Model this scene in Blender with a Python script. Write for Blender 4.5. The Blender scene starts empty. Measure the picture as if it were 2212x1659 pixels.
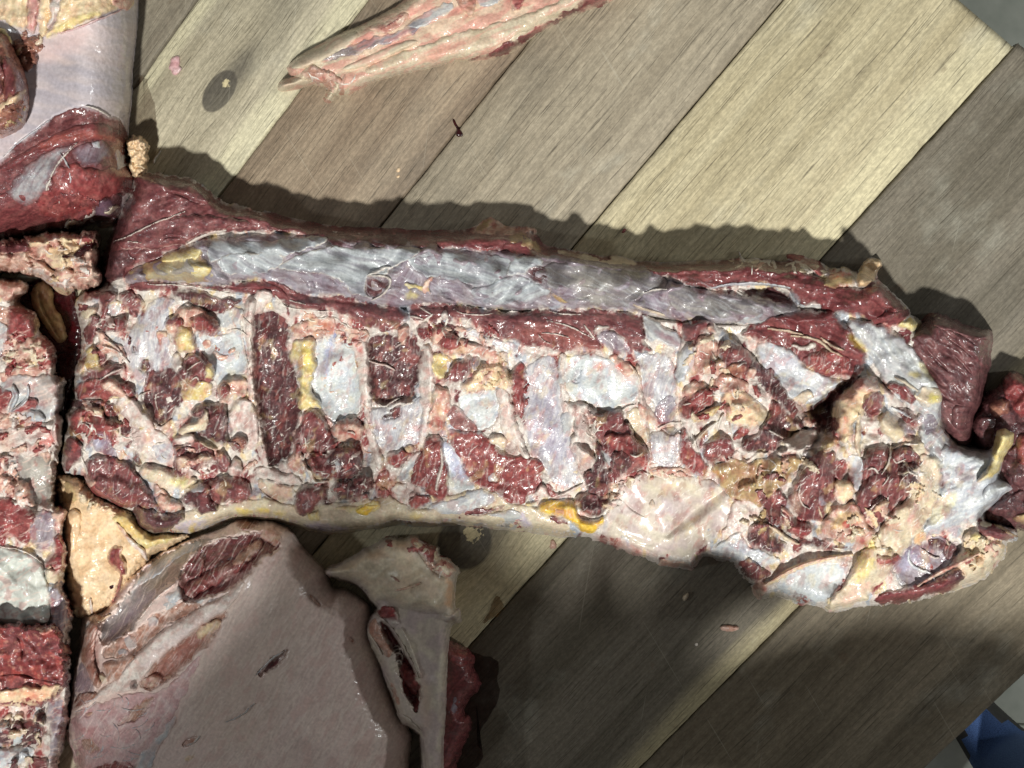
import bpy, math, random
import numpy as np
from mathutils import Matrix, Vector

# ---------------------------------------------------------------- camera, world, lamps, exposure
scene = bpy.context.scene
FPX, CX, CY, S0 = 1800.0, 1106.0, 829.5, 0.8 / 2212       # focal length, centre and scale in layout units
TILT = math.radians(8.8)
_d = np.array([-0.65, -0.757]); _d /= np.linalg.norm(_d)
FWD = np.array([_d[0] * math.sin(TILT), _d[1] * math.sin(TILT), -math.cos(TILT)])
RGT = np.cross(FWD, [0, 1, 0]); RGT /= np.linalg.norm(RGT)
UPV = np.cross(RGT, FWD)
CAM = -FPX * S0 * FWD
cd = bpy.data.cameras.new('Camera'); cam = bpy.data.objects.new('Camera', cd)
scene.collection.objects.link(cam); scene.camera = cam
cd.sensor_width = 36.0; cd.lens = 36.0 * FPX / 2212.0; cd.clip_start = 0.01; cd.clip_end = 50.0
cam.matrix_world = Matrix(((RGT[0], UPV[0], -FWD[0], CAM[0]), (RGT[1], UPV[1], -FWD[1], CAM[1]),
                           (RGT[2], UPV[2], -FWD[2], CAM[2]), (0, 0, 0, 1)))

world = bpy.data.worlds.new('World'); scene.world = world; world.use_nodes = True
world.node_tree.nodes['Background'].inputs[0].default_value = (0.90, 0.87, 0.82, 1)
world.node_tree.nodes['Background'].inputs[1].default_value = 0.125

def lamp(name, loc, power, radius, col):
    l = bpy.data.lights.new(name, 'POINT'); l.energy = power; l.shadow_soft_size = radius; l.color = col
    o = bpy.data.objects.new(name, l); o.location = loc; scene.collection.objects.link(o); return o
lamp('ceiling_bulb', (0.10, -0.80, 1.62), 178.0, 0.045, (1.0, 0.985, 0.93))
lamp('wall_bulb', (-1.55, 0.05, 1.45), 17.0, 0.06, (0.94, 0.99, 1.0))

lamp('floor_fill', (1.60, 0.15, 0.42), 18.0, 0.06, (0.96, 1.0, 0.98))  # added fill to brighten the floor and right side, no known bulb there

vs = scene.view_settings
vs.view_transform = 'Standard'; vs.look = 'None'; vs.exposure = 0.0; vs.gamma = 1.0; vs.use_curve_mapping = False
scene.cycles.use_denoising = True; scene.cycles.debug_bvh_type = 'STATIC_BVH'
scene.cycles.max_bounces = 6; scene.cycles.diffuse_bounces = 3; scene.cycles.glossy_bounces = 2

# ---------------------------------------------------------------- layout -> world
def unproj(u, v, z):
    u = np.asarray(u, float); v = np.asarray(v, float); z = np.asarray(z, float)
    a = (u - CX) / FPX; b = -(v - CY) / FPX
    dx = FWD[0] + RGT[0] * a + UPV[0] * b; dy = FWD[1] + RGT[1] * a + UPV[1] * b; dz = FWD[2] + RGT[2] * a + UPV[2] * b
    t = (z - CAM[2]) / dz
    return CAM[0] + dx * t, CAM[1] + dy * t, z + 0 * t

def at(u, v, z=0.0):
    x, y, zz = unproj(u, v, z); return Vector((float(x), float(y), float(zz)))

def srgb(c):
    c = np.asarray(c, np.float32) / 255.0
    return np.where(c <= 0.04045, c / 12.92, ((c + 0.055) / 1.055) ** 2.4).astype(np.float32)

# ---------------------------------------------------------------- noise
_rs = np.random.RandomState(7)
_perm = np.tile(_rs.permutation(256), 3).astype(np.int32)
_ga = _rs.rand(256).astype(np.float32) * 6.2831853
_gx, _gy = np.cos(_ga), np.sin(_ga)

def perlin(x, y, seed=0):
    x = x + seed * 17.31; y = y + seed * 9.73
    xf = np.floor(x); yf = np.floor(y)
    xi = xf.astype(np.int32) & 255; yi = yf.astype(np.int32) & 255
    fx = (x - xf).astype(np.float32); fy = (y - yf).astype(np.float32)
    ux = fx * fx * fx * (fx * (fx * 6 - 15) + 10); uy = fy * fy * fy * (fy * (fy * 6 - 15) + 10)
    p0 = _perm[xi]; p1 = _perm[xi + 1]
    h00 = _perm[p0 + yi]; h01 = _perm[p0 + yi + 1]; h10 = _perm[p1 + yi]; h11 = _perm[p1 + yi + 1]
    a = _gx[h00] * fx + _gy[h00] * fy
    b = _gx[h10] * (fx - 1) + _gy[h10] * fy
    c = _gx[h01] * fx + _gy[h01] * (fy - 1)
    d = _gx[h11] * (fx - 1) + _gy[h11] * (fy - 1)
    ab = a + ux * (b - a); cd_ = c + ux * (d - c)
    return (ab + uy * (cd_ - ab)) * 1.5

def fbm(x, y, seed=0, octv=3, gain=0.5):
    s = 0; a = 1.0; n = 0
    for i in range(octv):
        s = s + a * perlin(x * (2 ** i), y * (2 ** i), seed + i * 3); n += a; a *= gain
    return s / n

def sat(x): return np.clip(x, 0, 1)
def smooth(x): x = sat(x); return x * x * (3 - 2 * x)

# ---------------------------------------------------------------- layout strings -> polygons
def pts(s):
    out = []; f = None
    for tok in s.replace('|', ' ').split():
        if tok.endswith(':'):
            k = tok[:-1]
            if k == 'D': f = (0, 0, 1, 1)
            elif k == 'R': f = (1371.5, 521.0, 0.4961, 0.4961)
            elif k == 'Z': f = (548.6, 0.0, 0.372, 0.372)
            else: f = (553.0 * int(k[0]), 414.75 * int(k[1]), 0.25, 0.25)
        else:
            a, b = tok.split(','); out.append((f[0] + float(a) * f[2], f[1] + float(b) * f[3]))
    return np.array(out, np.float32)

def chaikin(p, closed=True):
    if closed:
        q = np.roll(p, -1, 0); r = np.empty((2 * len(p), 2), np.float32)
        r[0::2] = 0.75 * p + 0.25 * q; r[1::2] = 0.25 * p + 0.75 * q; return r
    a = 0.75 * p[:-1] + 0.25 * p[1:]; b = 0.25 * p[:-1] + 0.75 * p[1:]
    r = np.empty((2 * len(a) + 2, 2), np.float32); r[0] = p[0]; r[-1] = p[-1]; r[1:-1:2] = a; r[2:-1:2] = b
    return r

def sdf_poly(X, Y, p):
    d2 = np.full(X.shape, 1e12, np.float32); ins = np.zeros(X.shape, bool)
    n = len(p)
    for i in range(n):
        ax, ay = p[i]; bx, by = p[(i + 1) % n]
        ex, ey = bx - ax, by - ay
        L = ex * ex + ey * ey + 1e-9
        wx = X - ax; wy = Y - ay
        t = np.clip((wx * ex + wy * ey) / L, 0, 1)
        dx = wx - ex * t; dy = wy - ey * t
        np.minimum(d2, dx * dx + dy * dy, out=d2)
        if by != ay:
            c = (ay > Y) != (by > Y)
            ins ^= c & (X < ex * (Y - ay) / (by - ay) + ax)
    d = np.sqrt(d2)
    return np.where(ins, d, -d)

def sdf_line(X, Y, p, w, taper=0.55):
    best = np.full(X.shape, 1e6, np.float32); seg = np.hypot(*(p[1:] - p[:-1]).T); L = seg.sum() + 1e-6; acc = 0
    for i in range(len(p) - 1):
        ax, ay = p[i]; ex, ey = p[i + 1] - p[i]; l2 = ex * ex + ey * ey + 1e-9
        wx = X - ax; wy = Y - ay; t = np.clip((wx * ex + wy * ey) / l2, 0, 1)
        s = (acc + t * seg[i]) / L; acc += seg[i]
        ww = w * 0.5 * (1 - taper * (2 * np.abs(s - 0.5)) ** 2)
        np.minimum(best, np.hypot(wx - ex * t, wy - ey * t) - ww, out=best)
    return -best

def blur(a, r):
    if r < 1: return a
    for ax in (0, 1):
        for _ in range(2):
            k = 2 * r + 1
            pad = [(0, 0), (0, 0)]; pad[ax] = (r + 1, r)
            c = np.cumsum(np.pad(a, pad, mode='edge'), axis=ax, dtype=np.float64)
            if ax == 0: a = ((c[k:] - c[:-k]) / k).astype(np.float32)
            else: a = ((c[:, k:] - c[:, :-k]) / k).astype(np.float32)
    return a

G = 1.75                      # layout units between mesh vertices (about 0.8 mm)
col = scene.collection
def link(o, parent=None):
    col.objects.link(o)
    if parent is not None: o.parent = parent
    return o
# ---------------------------------------------------------------- materials
MATS = {}
def N(nt, t, **kw):
    n = nt.nodes.new(t)
    for k, v in kw.items():
        if k.startswith('i_'):
            n.inputs[int(k[2:]) if k[2:].isdigit() else k[2:].replace('_', ' ')].default_value = v
        else: setattr(n, k, v)
    return n

def tissue_mat(name, rough=0.3, coat=0.5, bump=0.25, grain=900.0, sss=0.0, var=0.25, fine=2400.0, crough=0.19, spec=0.2, sparkle=260.0, sb=1.0):
    if name in MATS: return MATS[name]
    m = bpy.data.materials.new(name); m.use_nodes = True; nt = m.node_tree; L = nt.links.new
    b = nt.nodes['Principled BSDF']
    tc = N(nt, 'ShaderNodeTexCoord'); at_ = N(nt, 'ShaderNodeAttribute', attribute_name='tissue')
    n1 = N(nt, 'ShaderNodeTexNoise'); n1.inputs['Scale'].default_value = 420; n1.inputs['Detail'].default_value = 5
    n2 = N(nt, 'ShaderNodeTexNoise'); n2.inputs['Scale'].default_value = grain; n2.inputs['Detail'].default_value = 3
    n3 = N(nt, 'ShaderNodeTexNoise'); n3.inputs['Scale'].default_value = fine; n3.inputs['Detail'].default_value = 2
    for n in (n1, n2, n3): L(tc.outputs['Object'], n.inputs['Vector'])
    mr = N(nt, 'ShaderNodeMapRange'); mr.inputs[1].default_value = 0.3; mr.inputs[2].default_value = 0.7
    mr.inputs[3].default_value = 1 - var; mr.inputs[4].default_value = 1 + var
    L(n1.outputs['Fac'], mr.inputs[0])
    vm = N(nt, 'ShaderNodeVectorMath', operation='SCALE'); L(at_.outputs['Color'], vm.inputs[0]); L(mr.outputs[0], vm.inputs['Scale'])
    L(vm.outputs[0], b.inputs['Base Color'])
    rr = N(nt, 'ShaderNodeMapRange'); rr.inputs[1].default_value = 0.35; rr.inputs[2].default_value = 0.65
    rr.inputs[3].default_value = max(0.08, rough - 0.12); rr.inputs[4].default_value = rough + 0.15
    L(n2.outputs['Fac'], rr.inputs[0]); L(rr.outputs[0], b.inputs['Roughness'])
    ad = N(nt, 'ShaderNodeMath', operation='MULTIPLY_ADD'); L(n3.outputs['Fac'], ad.inputs[0]); ad.inputs[1].default_value = 0.35
    L(n2.outputs['Fac'], ad.inputs[2])
    bp = N(nt, 'ShaderNodeBump'); bp.inputs['Strength'].default_value = bump; bp.inputs['Distance'].default_value = 0.0012
    L(ad.outputs[0], bp.inputs['Height']); L(bp.outputs[0], b.inputs['Normal'])
    n5 = N(nt, 'ShaderNodeTexNoise'); n5.inputs['Scale'].default_value = 75; n5.inputs['Detail'].default_value = 3; L(tc.outputs['Object'], n5.inputs['Vector'])
    wr = N(nt, 'ShaderNodeMapRange'); wr.inputs[1].default_value = 0.38; wr.inputs[2].default_value = 0.56; wr.inputs[3].default_value = 0.12; wr.inputs[4].default_value = coat
    L(n5.outputs['Fac'], wr.inputs[0]); L(wr.outputs[0], b.inputs['Coat Weight'])
    b.inputs['Coat Roughness'].default_value = crough
    cb = N(nt, 'ShaderNodeBump'); cb.inputs['Strength'].default_value = sb; cb.inputs['Distance'].default_value = 0.0011
    n4 = N(nt, 'ShaderNodeTexNoise'); n4.inputs['Scale'].default_value = sparkle; n4.inputs['Detail'].default_value = 2; n4.inputs['Roughness'].default_value = 0.55
    L(tc.outputs['Object'], n4.inputs['Vector']); L(n4.outputs['Fac'], cb.inputs['Height']); L(cb.outputs[0], b.inputs['Coat Normal'])
    b.inputs['Specular IOR Level'].default_value = spec
    if sss:
        b.inputs['Subsurface Weight'].default_value = sss; b.inputs['Subsurface Scale'].default_value = 0.0022
        b.inputs['Subsurface Radius'].default_value = (1.0, 0.45, 0.3)
    MATS[name] = m; return m

# kind: three tissue colours (sRGB), fibre stretch, fibre scale, blotch scale, blotch share, relief (mm), relief scale, material
K = {
 'fascia':   dict(al=0.9, br=0.76, rm=0.25, c=[(206,212,213),(172,180,186),(128,122,134)], an=13, sc=5, s2=22, w2=0.6, rl=0.4, rs=22, m='wet_membrane', n='membrane'),
 'mess':     dict(br=0.86, c=[(226,220,212),(208,196,188),(200,150,140)], an=2.5, sc=8, s2=16, w2=0.3, rl=1.3, rs=10, m='white_membrane', n='body'),
 'muscle':   dict(gr=0.24, c=[(92,50,53),(115,64,65),(144,96,93)], an=4, sc=10, s2=26, w2=0.45, rl=0.9, rs=16, m='muscle_tissue', n='muscle'),
 'dark':     dict(gr=0.24, c=[(66,38,42),(88,52,54),(112,74,74)], an=1.6, sc=7, s2=22, w2=0.5, rl=1.0, rs=11, m='grainy_muscle', n='muscle'),
 'red':      dict(gr=0.24, c=[(114,47,49),(138,66,65),(164,104,98)], an=2.5, sc=9, s2=20, w2=0.4, rl=0.9, rs=14, m='muscle_tissue', n='muscle'),
 'redm':     dict(gr=0.24, c=[(96,46,49),(120,61,62),(148,92,88)], an=7, sc=7, s2=30, w2=0.35, rl=0.8, rs=18, m='muscle_tissue', n='muscle'),
 'slab':     dict(gr=0.24, c=[(84,50,53),(106,66,67),(130,92,90)], an=5, sc=8, s2=30, w2=0.4, rl=0.9, rs=18, m='muscle_tissue', n='muscle'),
 'brown':    dict(gr=0.24, c=[(110,66,58),(140,92,78),(176,130,106)], an=2, sc=10, s2=18, w2=0.5, rl=1.0, rs=14, m='muscle_tissue', n='muscle'),
 'film':     dict(rm=0.8, br=0.88, al=0.85, c=[(206,210,208),(172,178,184),(128,120,134)], an=7, sc=9, s2=30, w2=0.45, rl=0.35, rs=20, m='wet_membrane', n='membrane'),
 'filmw':    dict(rm=0.8, br=0.92, al=0.9, c=[(216,220,220),(186,192,200),(158,160,176)], an=7, sc=8, s2=26, w2=0.4, rl=0.4, rs=18, m='wet_membrane', n='membrane'),
 'filmg':    dict(rm=0.8, br=0.8, al=0.85, c=[(160,156,150),(122,118,122),(96,84,92)], an=8, sc=8, s2=28, w2=0.45, rl=0.4, rs=20, m='wet_membrane', n='membrane'),
 'filmd':    dict(rm=0.4, al=0.85, c=[(108,92,102),(136,124,136),(172,172,182)], an=8, sc=5, s2=20, w2=0.35, rl=0.4, rs=14, m='wet_membrane', n='membrane'),
 'gauze':    dict(rm=0.8, br=0.92, al=0.85, c=[(218,218,217),(176,177,188),(132,118,134)], an=9, sc=3.2, s2=14, w2=0.4, rl=0.35, rs=9, m='wet_membrane', n='membrane'),
 'blue':     dict(rm=0.8, br=0.92, al=0.93, c=[(198,206,208),(208,213,212),(172,180,198)], an=4, sc=12, s2=30, w2=0.45, rl=0.4, rs=22, m='wet_membrane', n='membrane'),
 'memb':     dict(br=0.92, al=0.92, c=[(228,222,214),(212,198,190),(202,150,140)], an=3, sc=10, s2=16, w2=0.4, rl=1.0, rs=11, m='white_membrane', n='membrane'),
 'white':    dict(br=0.92, c=[(228,222,212),(210,202,192),(216,188,176)], an=4, sc=7, s2=14, w2=0.3, rl=0.7, rs=9, m='white_membrane', n='sinew'),
 'fat':      dict(rm=0.6, br=0.95, c=[(230,212,178),(218,194,156),(212,160,138)], an=1.4, sc=12, s2=22, w2=0.35, rl=1.6, rs=12, m='fat_tissue', n='fat'),
 'pinkfat':  dict(rm=0.6, br=0.86, c=[(228,204,184),(208,164,148),(168,84,78)], an=1.5, sc=11, s2=17, w2=0.55, rl=1.7, rs=11, m='fat_tissue', n='fat'),
 'yfat':     dict(rm=0.6, br=0.86, c=[(222,202,136),(228,216,172),(214,180,98)], an=1.5, sc=10, s2=18, w2=0.4, rl=1.3, rs=10, m='fat_tissue', n='fat'),
 'ystrong':  dict(c=[(222,180,60),(230,200,96),(206,150,56)], an=1.5, sc=10, s2=18, w2=0.35, rl=1.2, rs=12, m='fat_tissue', n='fat'),
 'peach':    dict(c=[(222,196,160),(210,178,140),(230,208,178)], an=1.5, sc=22, s2=30, w2=0.45, rl=1.1, rs=20, m='fat_tissue', n='fat'),
 'cream':    dict(rm=0.7, br=0.86, c=[(226,214,188),(212,196,168),(216,190,170)], an=4, sc=16, s2=34, w2=0.4, rl=0.6, rs=22, m='fat_tissue', n='fat'),
 'tanfat':   dict(rm=0.6, br=0.86, c=[(188,166,122),(168,140,104),(150,98,80)], an=1.4, sc=14, s2=22, w2=0.4, rl=1.8, rs=13, m='fat_tissue', n='fat'),
 'sleeve':   dict(rm=0.35, br=0.9, c=[(186,180,188),(202,192,194),(216,196,190)], an=6, sc=26, s2=80, w2=0.5, rl=0.35, rs=60, m='smooth_sheath', n='sheath'),
 'skin':     dict(rm=0.35, br=1.0, c=[(230,212,202),(214,192,184),(230,206,200)], an=8, sc=6, s2=60, w2=0.5, rl=0.3, rs=50, m='smooth_sheath', n='sheath'),
 'pale':     dict(rm=0.35, br=0.86, c=[(216,206,188),(204,190,178),(190,170,176)], an=4, sc=26, s2=50, w2=0.5, rl=0.6, rs=40, m='smooth_sheath', n='sheath'),
 'pinkm':    dict(al=0.9, c=[(212,176,178),(196,150,152),(222,204,204)], an=3, sc=9, s2=26, w2=0.5, rl=0.5, rs=18, m='wet_membrane', n='membrane'),
 'tan':      dict(c=[(168,120,102),(186,146,128),(206,190,180)], an=3, sc=10, s2=18, w2=0.4, rl=0.8, rs=14, m='muscle_tissue', n='tissue'),
 'bone':     dict(rm=0.35, br=0.86, c=[(224,212,188),(210,194,168),(216,186,164)], an=5, sc=14, s2=30, w2=0.35, rl=0.3, rs=26, m='bone_surface', n='bone'),
 'cart':     dict(rm=0.35, c=[(194,198,190),(178,182,176),(206,204,196)], an=6, sc=8, s2=40, w2=0.4, rl=0.25, rs=40, m='smooth_sheath', n='bone'),
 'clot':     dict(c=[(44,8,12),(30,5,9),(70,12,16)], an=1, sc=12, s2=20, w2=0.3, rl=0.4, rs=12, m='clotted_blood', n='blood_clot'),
}
tissue_mat('muscle_tissue', spec=0.38, rough=0.44, coat=1.0, bump=0.4, grain=750)
tissue_mat('grainy_muscle', spec=0.38, rough=0.44, coat=1.0, bump=0.6, grain=620, sb=1.0)
tissue_mat('wet_membrane', spec=0.4, rough=0.46, coat=1.0, bump=0.35, grain=700, var=0.14)
tissue_mat('white_membrane', rough=0.5, coat=0.6, bump=0.5, grain=800, var=0.16)
tissue_mat('fat_tissue', rough=0.45, coat=0.8, bump=0.4, grain=520, sss=0.08, var=0.14)
tissue_mat('smooth_sheath', rough=0.42, coat=0.9, bump=0.14, grain=420, var=0.07, sb=0.22, sparkle=200)
tissue_mat('bone_surface', rough=0.5, coat=0.25, bump=0.18, grain=600, var=0.10, sb=0.4)
tissue_mat('clotted_blood', rough=0.18, coat=1.0, bump=0.08, grain=400, var=0.2, sb=0.15)
# ---------------------------------------------------------------- relief builder
_seed = [1]
def nseed(): _seed[0] += 1; return _seed[0]

def tint(kind, X, Y, ang, seed, s=None):
    k = K[kind]; a = math.radians(ang); ca, sa = math.cos(a), math.sin(a)
    U = X * ca - Y * sa; V = X * sa + Y * ca            # fibres run along U (angle counted upwards)
    wob = 6 * perlin(X / 40, Y / 40, seed + 5)
    n1 = fbm(U / (k['sc'] * k['an']), (V + wob) / k['sc'], seed, 3)
    n2 = fbm(U / (k['s2'] * 3.2), (V + wob) / (k['s2'] * 0.6), seed + 40, 3) if k['an'] >= 6 else fbm(X / k['s2'], Y / k['s2'], seed + 40, 3)
    n3 = perlin(X / 4.5, Y / 4.5, seed + 80)
    c0, c1, c2 = (srgb(c) for c in k['c'])
    if kind == 'mess':
        wx = X + 9 * fbm(X / 26, Y / 26, seed + 50, 3); wy = Y + 9 * fbm(X / 26, Y / 26, seed + 55, 3)
        na = fbm(wx / 34, wy / 80, seed + 60, 3, 0.45); nb = fbm(wx / 30, wy / 60, seed + 65, 3, 0.45); nc = fbm(wx / 40, wy / 80, seed + 70, 3)
        t = smooth(0.5 + 1.1 * n1)[..., None]; c = c0 * (1 - t) + c1 * t
        hgt = 0.3 * n1
        for f, lim, cc, hh in ((nc, 0.18, (184, 190, 198), -0.5), (na, 0.12, (220, 184, 174), 0.3), (nb, 0.26, (228, 208, 168), 0.6), (na, 0.26, (148, 74, 74), 0.8), (-nb, 0.26, (112, 58, 62), -0.4)):
            w = smooth((f - lim) / 0.14); hgt = hgt + hh * w
            w = w[..., None]; c = c * (1 - w) + srgb(cc) * w
        ln = smooth((0.05 - np.abs(fbm(wx / 24, wy / 24, seed + 75, 3))) / 0.04)[..., None] * 0.65
        c = c * (1 - ln) + srgb((232, 226, 216)) * ln; hgt = hgt + 0.5 * ln[..., 0]
        return (c * (1 + 0.08 * n3[..., None]) * k.get('br', 1)).astype(np.float32), (hgt * 1.3).astype(np.float32)
    t = smooth(0.5 + 1.15 * n1)[..., None]
    c = c0 * (1 - t) + c1 * t
    w = (smooth((n2 + 0.12) / 0.42) * k['w2'])[..., None]
    c = c * (1 - w) + c2 * w
    gr = k.get('gr', 0.10)
    c = c * (1 + gr * n3[..., None] + 0.9 * gr * perlin(X / 9, Y / 9, seed + 83)[..., None])
    return (c * k.get('br', 1)).astype(np.float32), n1

def dome(s, t, R, p=2.0, slope=0.0009):
    q = np.clip(s / R, 0, 1)
    return np.where(s > 0, t * (1 - (1 - q) ** p) ** (1 / p), np.maximum(s * slope, -0.006))

class Thing:
    def __init__(self, name, label, cat, outline, kind, H, R, z0=0.0, ang=0, rag=2.0, lump=4.0, lscale=70, group=None, p=2.0, part=None, ch=1):
        P0 = pts(outline)
        for _ in range(ch): P0 = chaikin(P0)
        self.u0 = math.floor((P0[:, 0].min() - 12) / G); self.v0 = math.floor((P0[:, 1].min() - 12) / G)
        nu = math.ceil((P0[:, 0].max() + 12) / G) - self.u0; nv = math.ceil((P0[:, 1].max() + 12) / G) - self.v0
        self.X, self.Y = np.meshgrid(((self.u0 + np.arange(nu)) * G).astype(np.float32), ((self.v0 + np.arange(nv)) * G).astype(np.float32))
        sd = nseed(); X, Y = self.X, self.Y
        wa = max(0.0, rag - 1.2) * 2.0
        s = sdf_poly(X + wa * fbm(X / 26, Y / 26, sd + 21, 3, 0.6), Y + wa * fbm(X / 26, Y / 26, sd + 27, 3, 0.6), P0) + rag * fbm(X / 11, Y / 11, sd, 2)
        c, n1 = tint(kind, X, Y, ang, sd)
        k = K[kind]
        body = dome(s, H * 0.001, R, p)
        amp = np.clip(s / R, 0, 1)
        z = z0 + body + amp * (lump * 0.001 * fbm(X / lscale, Y / lscale, sd + 9, 2) + k['rl'] * 0.001 * (0.7 * fbm(X / k['rs'], Y / k['rs'], sd + 3, 3) + 0.3 * n1))
        self.root = bpy.data.objects.new(name, None)
        cu, cv = float(P0[:, 0].mean()), float(P0[:, 1].mean())
        self.loc = at(cu, cv, 0.0 if z0 < 0.02 else z0); self.root.location = self.loc; link(self.root)
        self.root['label'] = label; self.root['category'] = cat
        if group: self.root['group'] = group
        self.H = z.astype(np.float32)
        self.layers = [dict(name=part or k['n'], z=self.H.copy(), c=c, mask=s > -3.5, m=k['m'], o=(0, 0), label=None)]
        self.sd = s; self.C = c.copy(); self.ts = 1.0

    def _win(self, p, pad):
        i0 = max(0, int((p[:, 0].min() - pad) / G) - self.u0); i1 = min(self.X.shape[1], int((p[:, 0].max() + pad) / G) - self.u0 + 2)
        j0 = max(0, int((p[:, 1].min() - pad) / G) - self.v0); j1 = min(self.X.shape[0], int((p[:, 1].max() + pad) / G) - self.v0 + 2)
        return j0, j1, i0, i1

    def lower(self, j0, j1, i0, i1, d):
        self.H[j0:j1, i0:i1] -= d
        for L in self.layers:
            oj, oi = L['o']; h, w = L['z'].shape
            a0, a1, b0, b1 = max(j0, oj), min(j1, oj + h), max(i0, oi), min(i1, oi + w)
            if a1 > a0 and b1 > b0:
                L['z'][a0 - oj:a1 - oj, b0 - oi:b1 - oi] -= d[a0 - j0:a1 - j0, b0 - i0:b1 - i0]

    def dent(self, s, depth, R=14):
        p = chaikin(pts(s)); W = self._win(p, 8); j0, j1, i0, i1 = W
        if j1 <= j0 or i1 <= i0: return
        X = self.X[j0:j1, i0:i1]; Y = self.Y[j0:j1, i0:i1]
        f = smooth((sdf_poly(X, Y, p) + 3) / R) * depth * 0.001
        self.lower(j0, j1, i0, i1, f.astype(np.float32))

    def crease(self, s, w, depth):
        p = chaikin(chaikin(pts(s), False), False); W = self._win(p, w + 4); j0, j1, i0, i1 = W
        X = self.X[j0:j1, i0:i1]; Y = self.Y[j0:j1, i0:i1]
        f = smooth((sdf_line(X, Y, p, w * 2, 0.6)) / w) * depth * 0.001
        self.lower(j0, j1, i0, i1, f.astype(np.float32))

    def paint(self, s, c, a=0.7, soft=12, rag=6):
        p = chaikin(pts(s)); j0, j1, i0, i1 = self._win(p, soft + rag)
        if j1 <= j0 or i1 <= i0: return
        X = self.X[j0:j1, i0:i1]; Y = self.Y[j0:j1, i0:i1]; sd = nseed()
        f = smooth((sdf_poly(X, Y, p) + rag * fbm(X / 10, Y / 10, sd, 3) + soft * 0.5) / soft) * a
        f = f * (0.75 + 0.35 * fbm(X / 7, Y / 7, sd + 2, 2)); f = np.clip(f, 0, 1)[..., None].astype(np.float32)
        cc = srgb(c)
        self.C[j0:j1, i0:i1] = self.C[j0:j1, i0:i1] * (1 - f) + cc * f
        for L in self.layers:
            oj, oi = L['o']; h, w = L['z'].shape
            a0, a1, b0, b1 = max(j0, oj), min(j1, oj + h), max(i0, oi), min(i1, oi + w)
            if a1 > a0 and b1 > b0:
                q = f[a0 - j0:a1 - j0, b0 - i0:b1 - i0]; t = L['c'][a0 - oj:a1 - oj, b0 - oi:b1 - oi]
                t[:] = t * (1 - q) + cc * q

    def add(self, kind, t, s, R=6, rag=3.5, ang=0, dent=0, name=None, sm=4, rim=None, label=None, curl=0, fold=0, fw=7, line=0, taper=0.55, rl=None, p=2.0, ch=2, stuff=False, soft=True, al=None, fx=None):
        k = K[kind]; sd = nseed()
        P0 = pts(s)
        if line:
            P0 = chaikin(chaikin(P0, False), False); pad = line + 8
        else:
            if ch: P0 = chaikin(P0)
            if ch > 1 and len(P0) < 40: P0 = chaikin(P0)
            pad = 16 + rag
        j0, j1, i0, i1 = self._win(P0, pad)
        if j1 - j0 < 2 or i1 - i0 < 2: return
        X = self.X[j0:j1, i0:i1]; Y = self.Y[j0:j1, i0:i1]
        wa = 1.8 if line else min(1.0, rag / 3.5) * 9.0
        Xw = X + wa * fbm(X / 26, Y / 26, sd + 21, 3, 0.6); Yw = Y + wa * fbm(X / 26, Y / 26, sd + 27, 3, 0.6)
        sf = sdf_line(Xw, Yw, P0, line, taper) if line else sdf_poly(Xw, Yw, P0)
        sf = sf + rag * (0.9 * fbm(X / 14, Y / 14, sd + 1, 2) + 0.22 * perlin(X / 5.0, Y / 5.0, sd + 2))
        if not line: sf = sf + 1.6
        soft = soft and not rim
        ev = smooth(0.45 + 1.3 * perlin(X / 34, Y / 34, sd + 33))          # where the edge melts into what lies below
        if dent: self.lower(j0, j1, i0, i1, (smooth((sf + 4) / (R + 6)) * dent * 0.0015).astype(np.float32))
        if line: R = max(1.5, line * 0.5)
        if not line and t > 3.5: t = t * self.ts
        c, n1 = tint(kind, X, Y, ang, sd)
        H = self.H[j0:j1, i0:i1]
        base = np.maximum(blur(H, sm), H - 0.0012) if sm else H
        amp = np.clip(sf / max(R, 4), 0, 1)
        Rv = R if line else R * (0.55 + (1.6 if soft else 0.5) * ev)
        tv = t * 0.001 * (1.0 if line or not soft else 0.75 + 0.5 * perlin(X / 40, Y / 40, sd + 35))
        z = base + dome(sf, tv, Rv, p)
        gentle = False
        r_ = (k['rl'] if rl is None else rl) * k.get('rm', 1.4)
        if not line and not fold and k['an'] >= 2.4 and k['m'] in ('muscle_tissue', 'grainy_muscle') and t > 1.5: fold, fw, gentle = min(0.9, 0.18 * t), 11, True
        rs = k['rs'] * 1.35
        rdg_ = 0.40 - np.abs(fbm((X + 0.6 * (Xw - X)) / (rs * 2.2), (Y + 0.6 * (Yw - Y)) / (rs * 2.2), sd + 13, 2, 0.4)) * 1.5
        z = z + amp * 0.001 * r_ * (0.75 * fbm(X / rs, Y / rs, sd + 3, 2, 0.4) + 0.25 * n1 + 0.8 * rdg_)
        if curl: z = z + 0.001 * curl * np.exp(-(np.clip(sf, 0, 99) / 5.0) ** 2) * (sf > 0) * (0.5 + perlin(X / 18, Y / 18, sd + 6))
        if fold:
            a = math.radians(ang); V = X * math.sin(a) + Y * math.cos(a); U = X * math.cos(a) - Y * math.sin(a)
            pn = fbm(U / (fw * 4), (V + 7 * perlin(X / 30, Y / 30, sd)) / fw, sd + 4, 2, 0.4)
            rdg = 1.4 * pn if gentle else 1 - 2.2 * np.abs(pn)
            z = z + amp * 0.001 * fold * rdg
        if rim:
            q = (smooth(1 - np.abs(sf - rim[1] * 0.4) / rim[1]) * 0.85)[..., None]; c = c * (1 - q) + srgb(rim[0]) * q
        a_ = (0.82 if line and line < 10 else k.get('al', 1.0)) if al is None else al
        fe = 1.5 if line else 1.2 + 10 * ev * (1 if soft else 0.2)
        if fx: fe = fx
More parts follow.
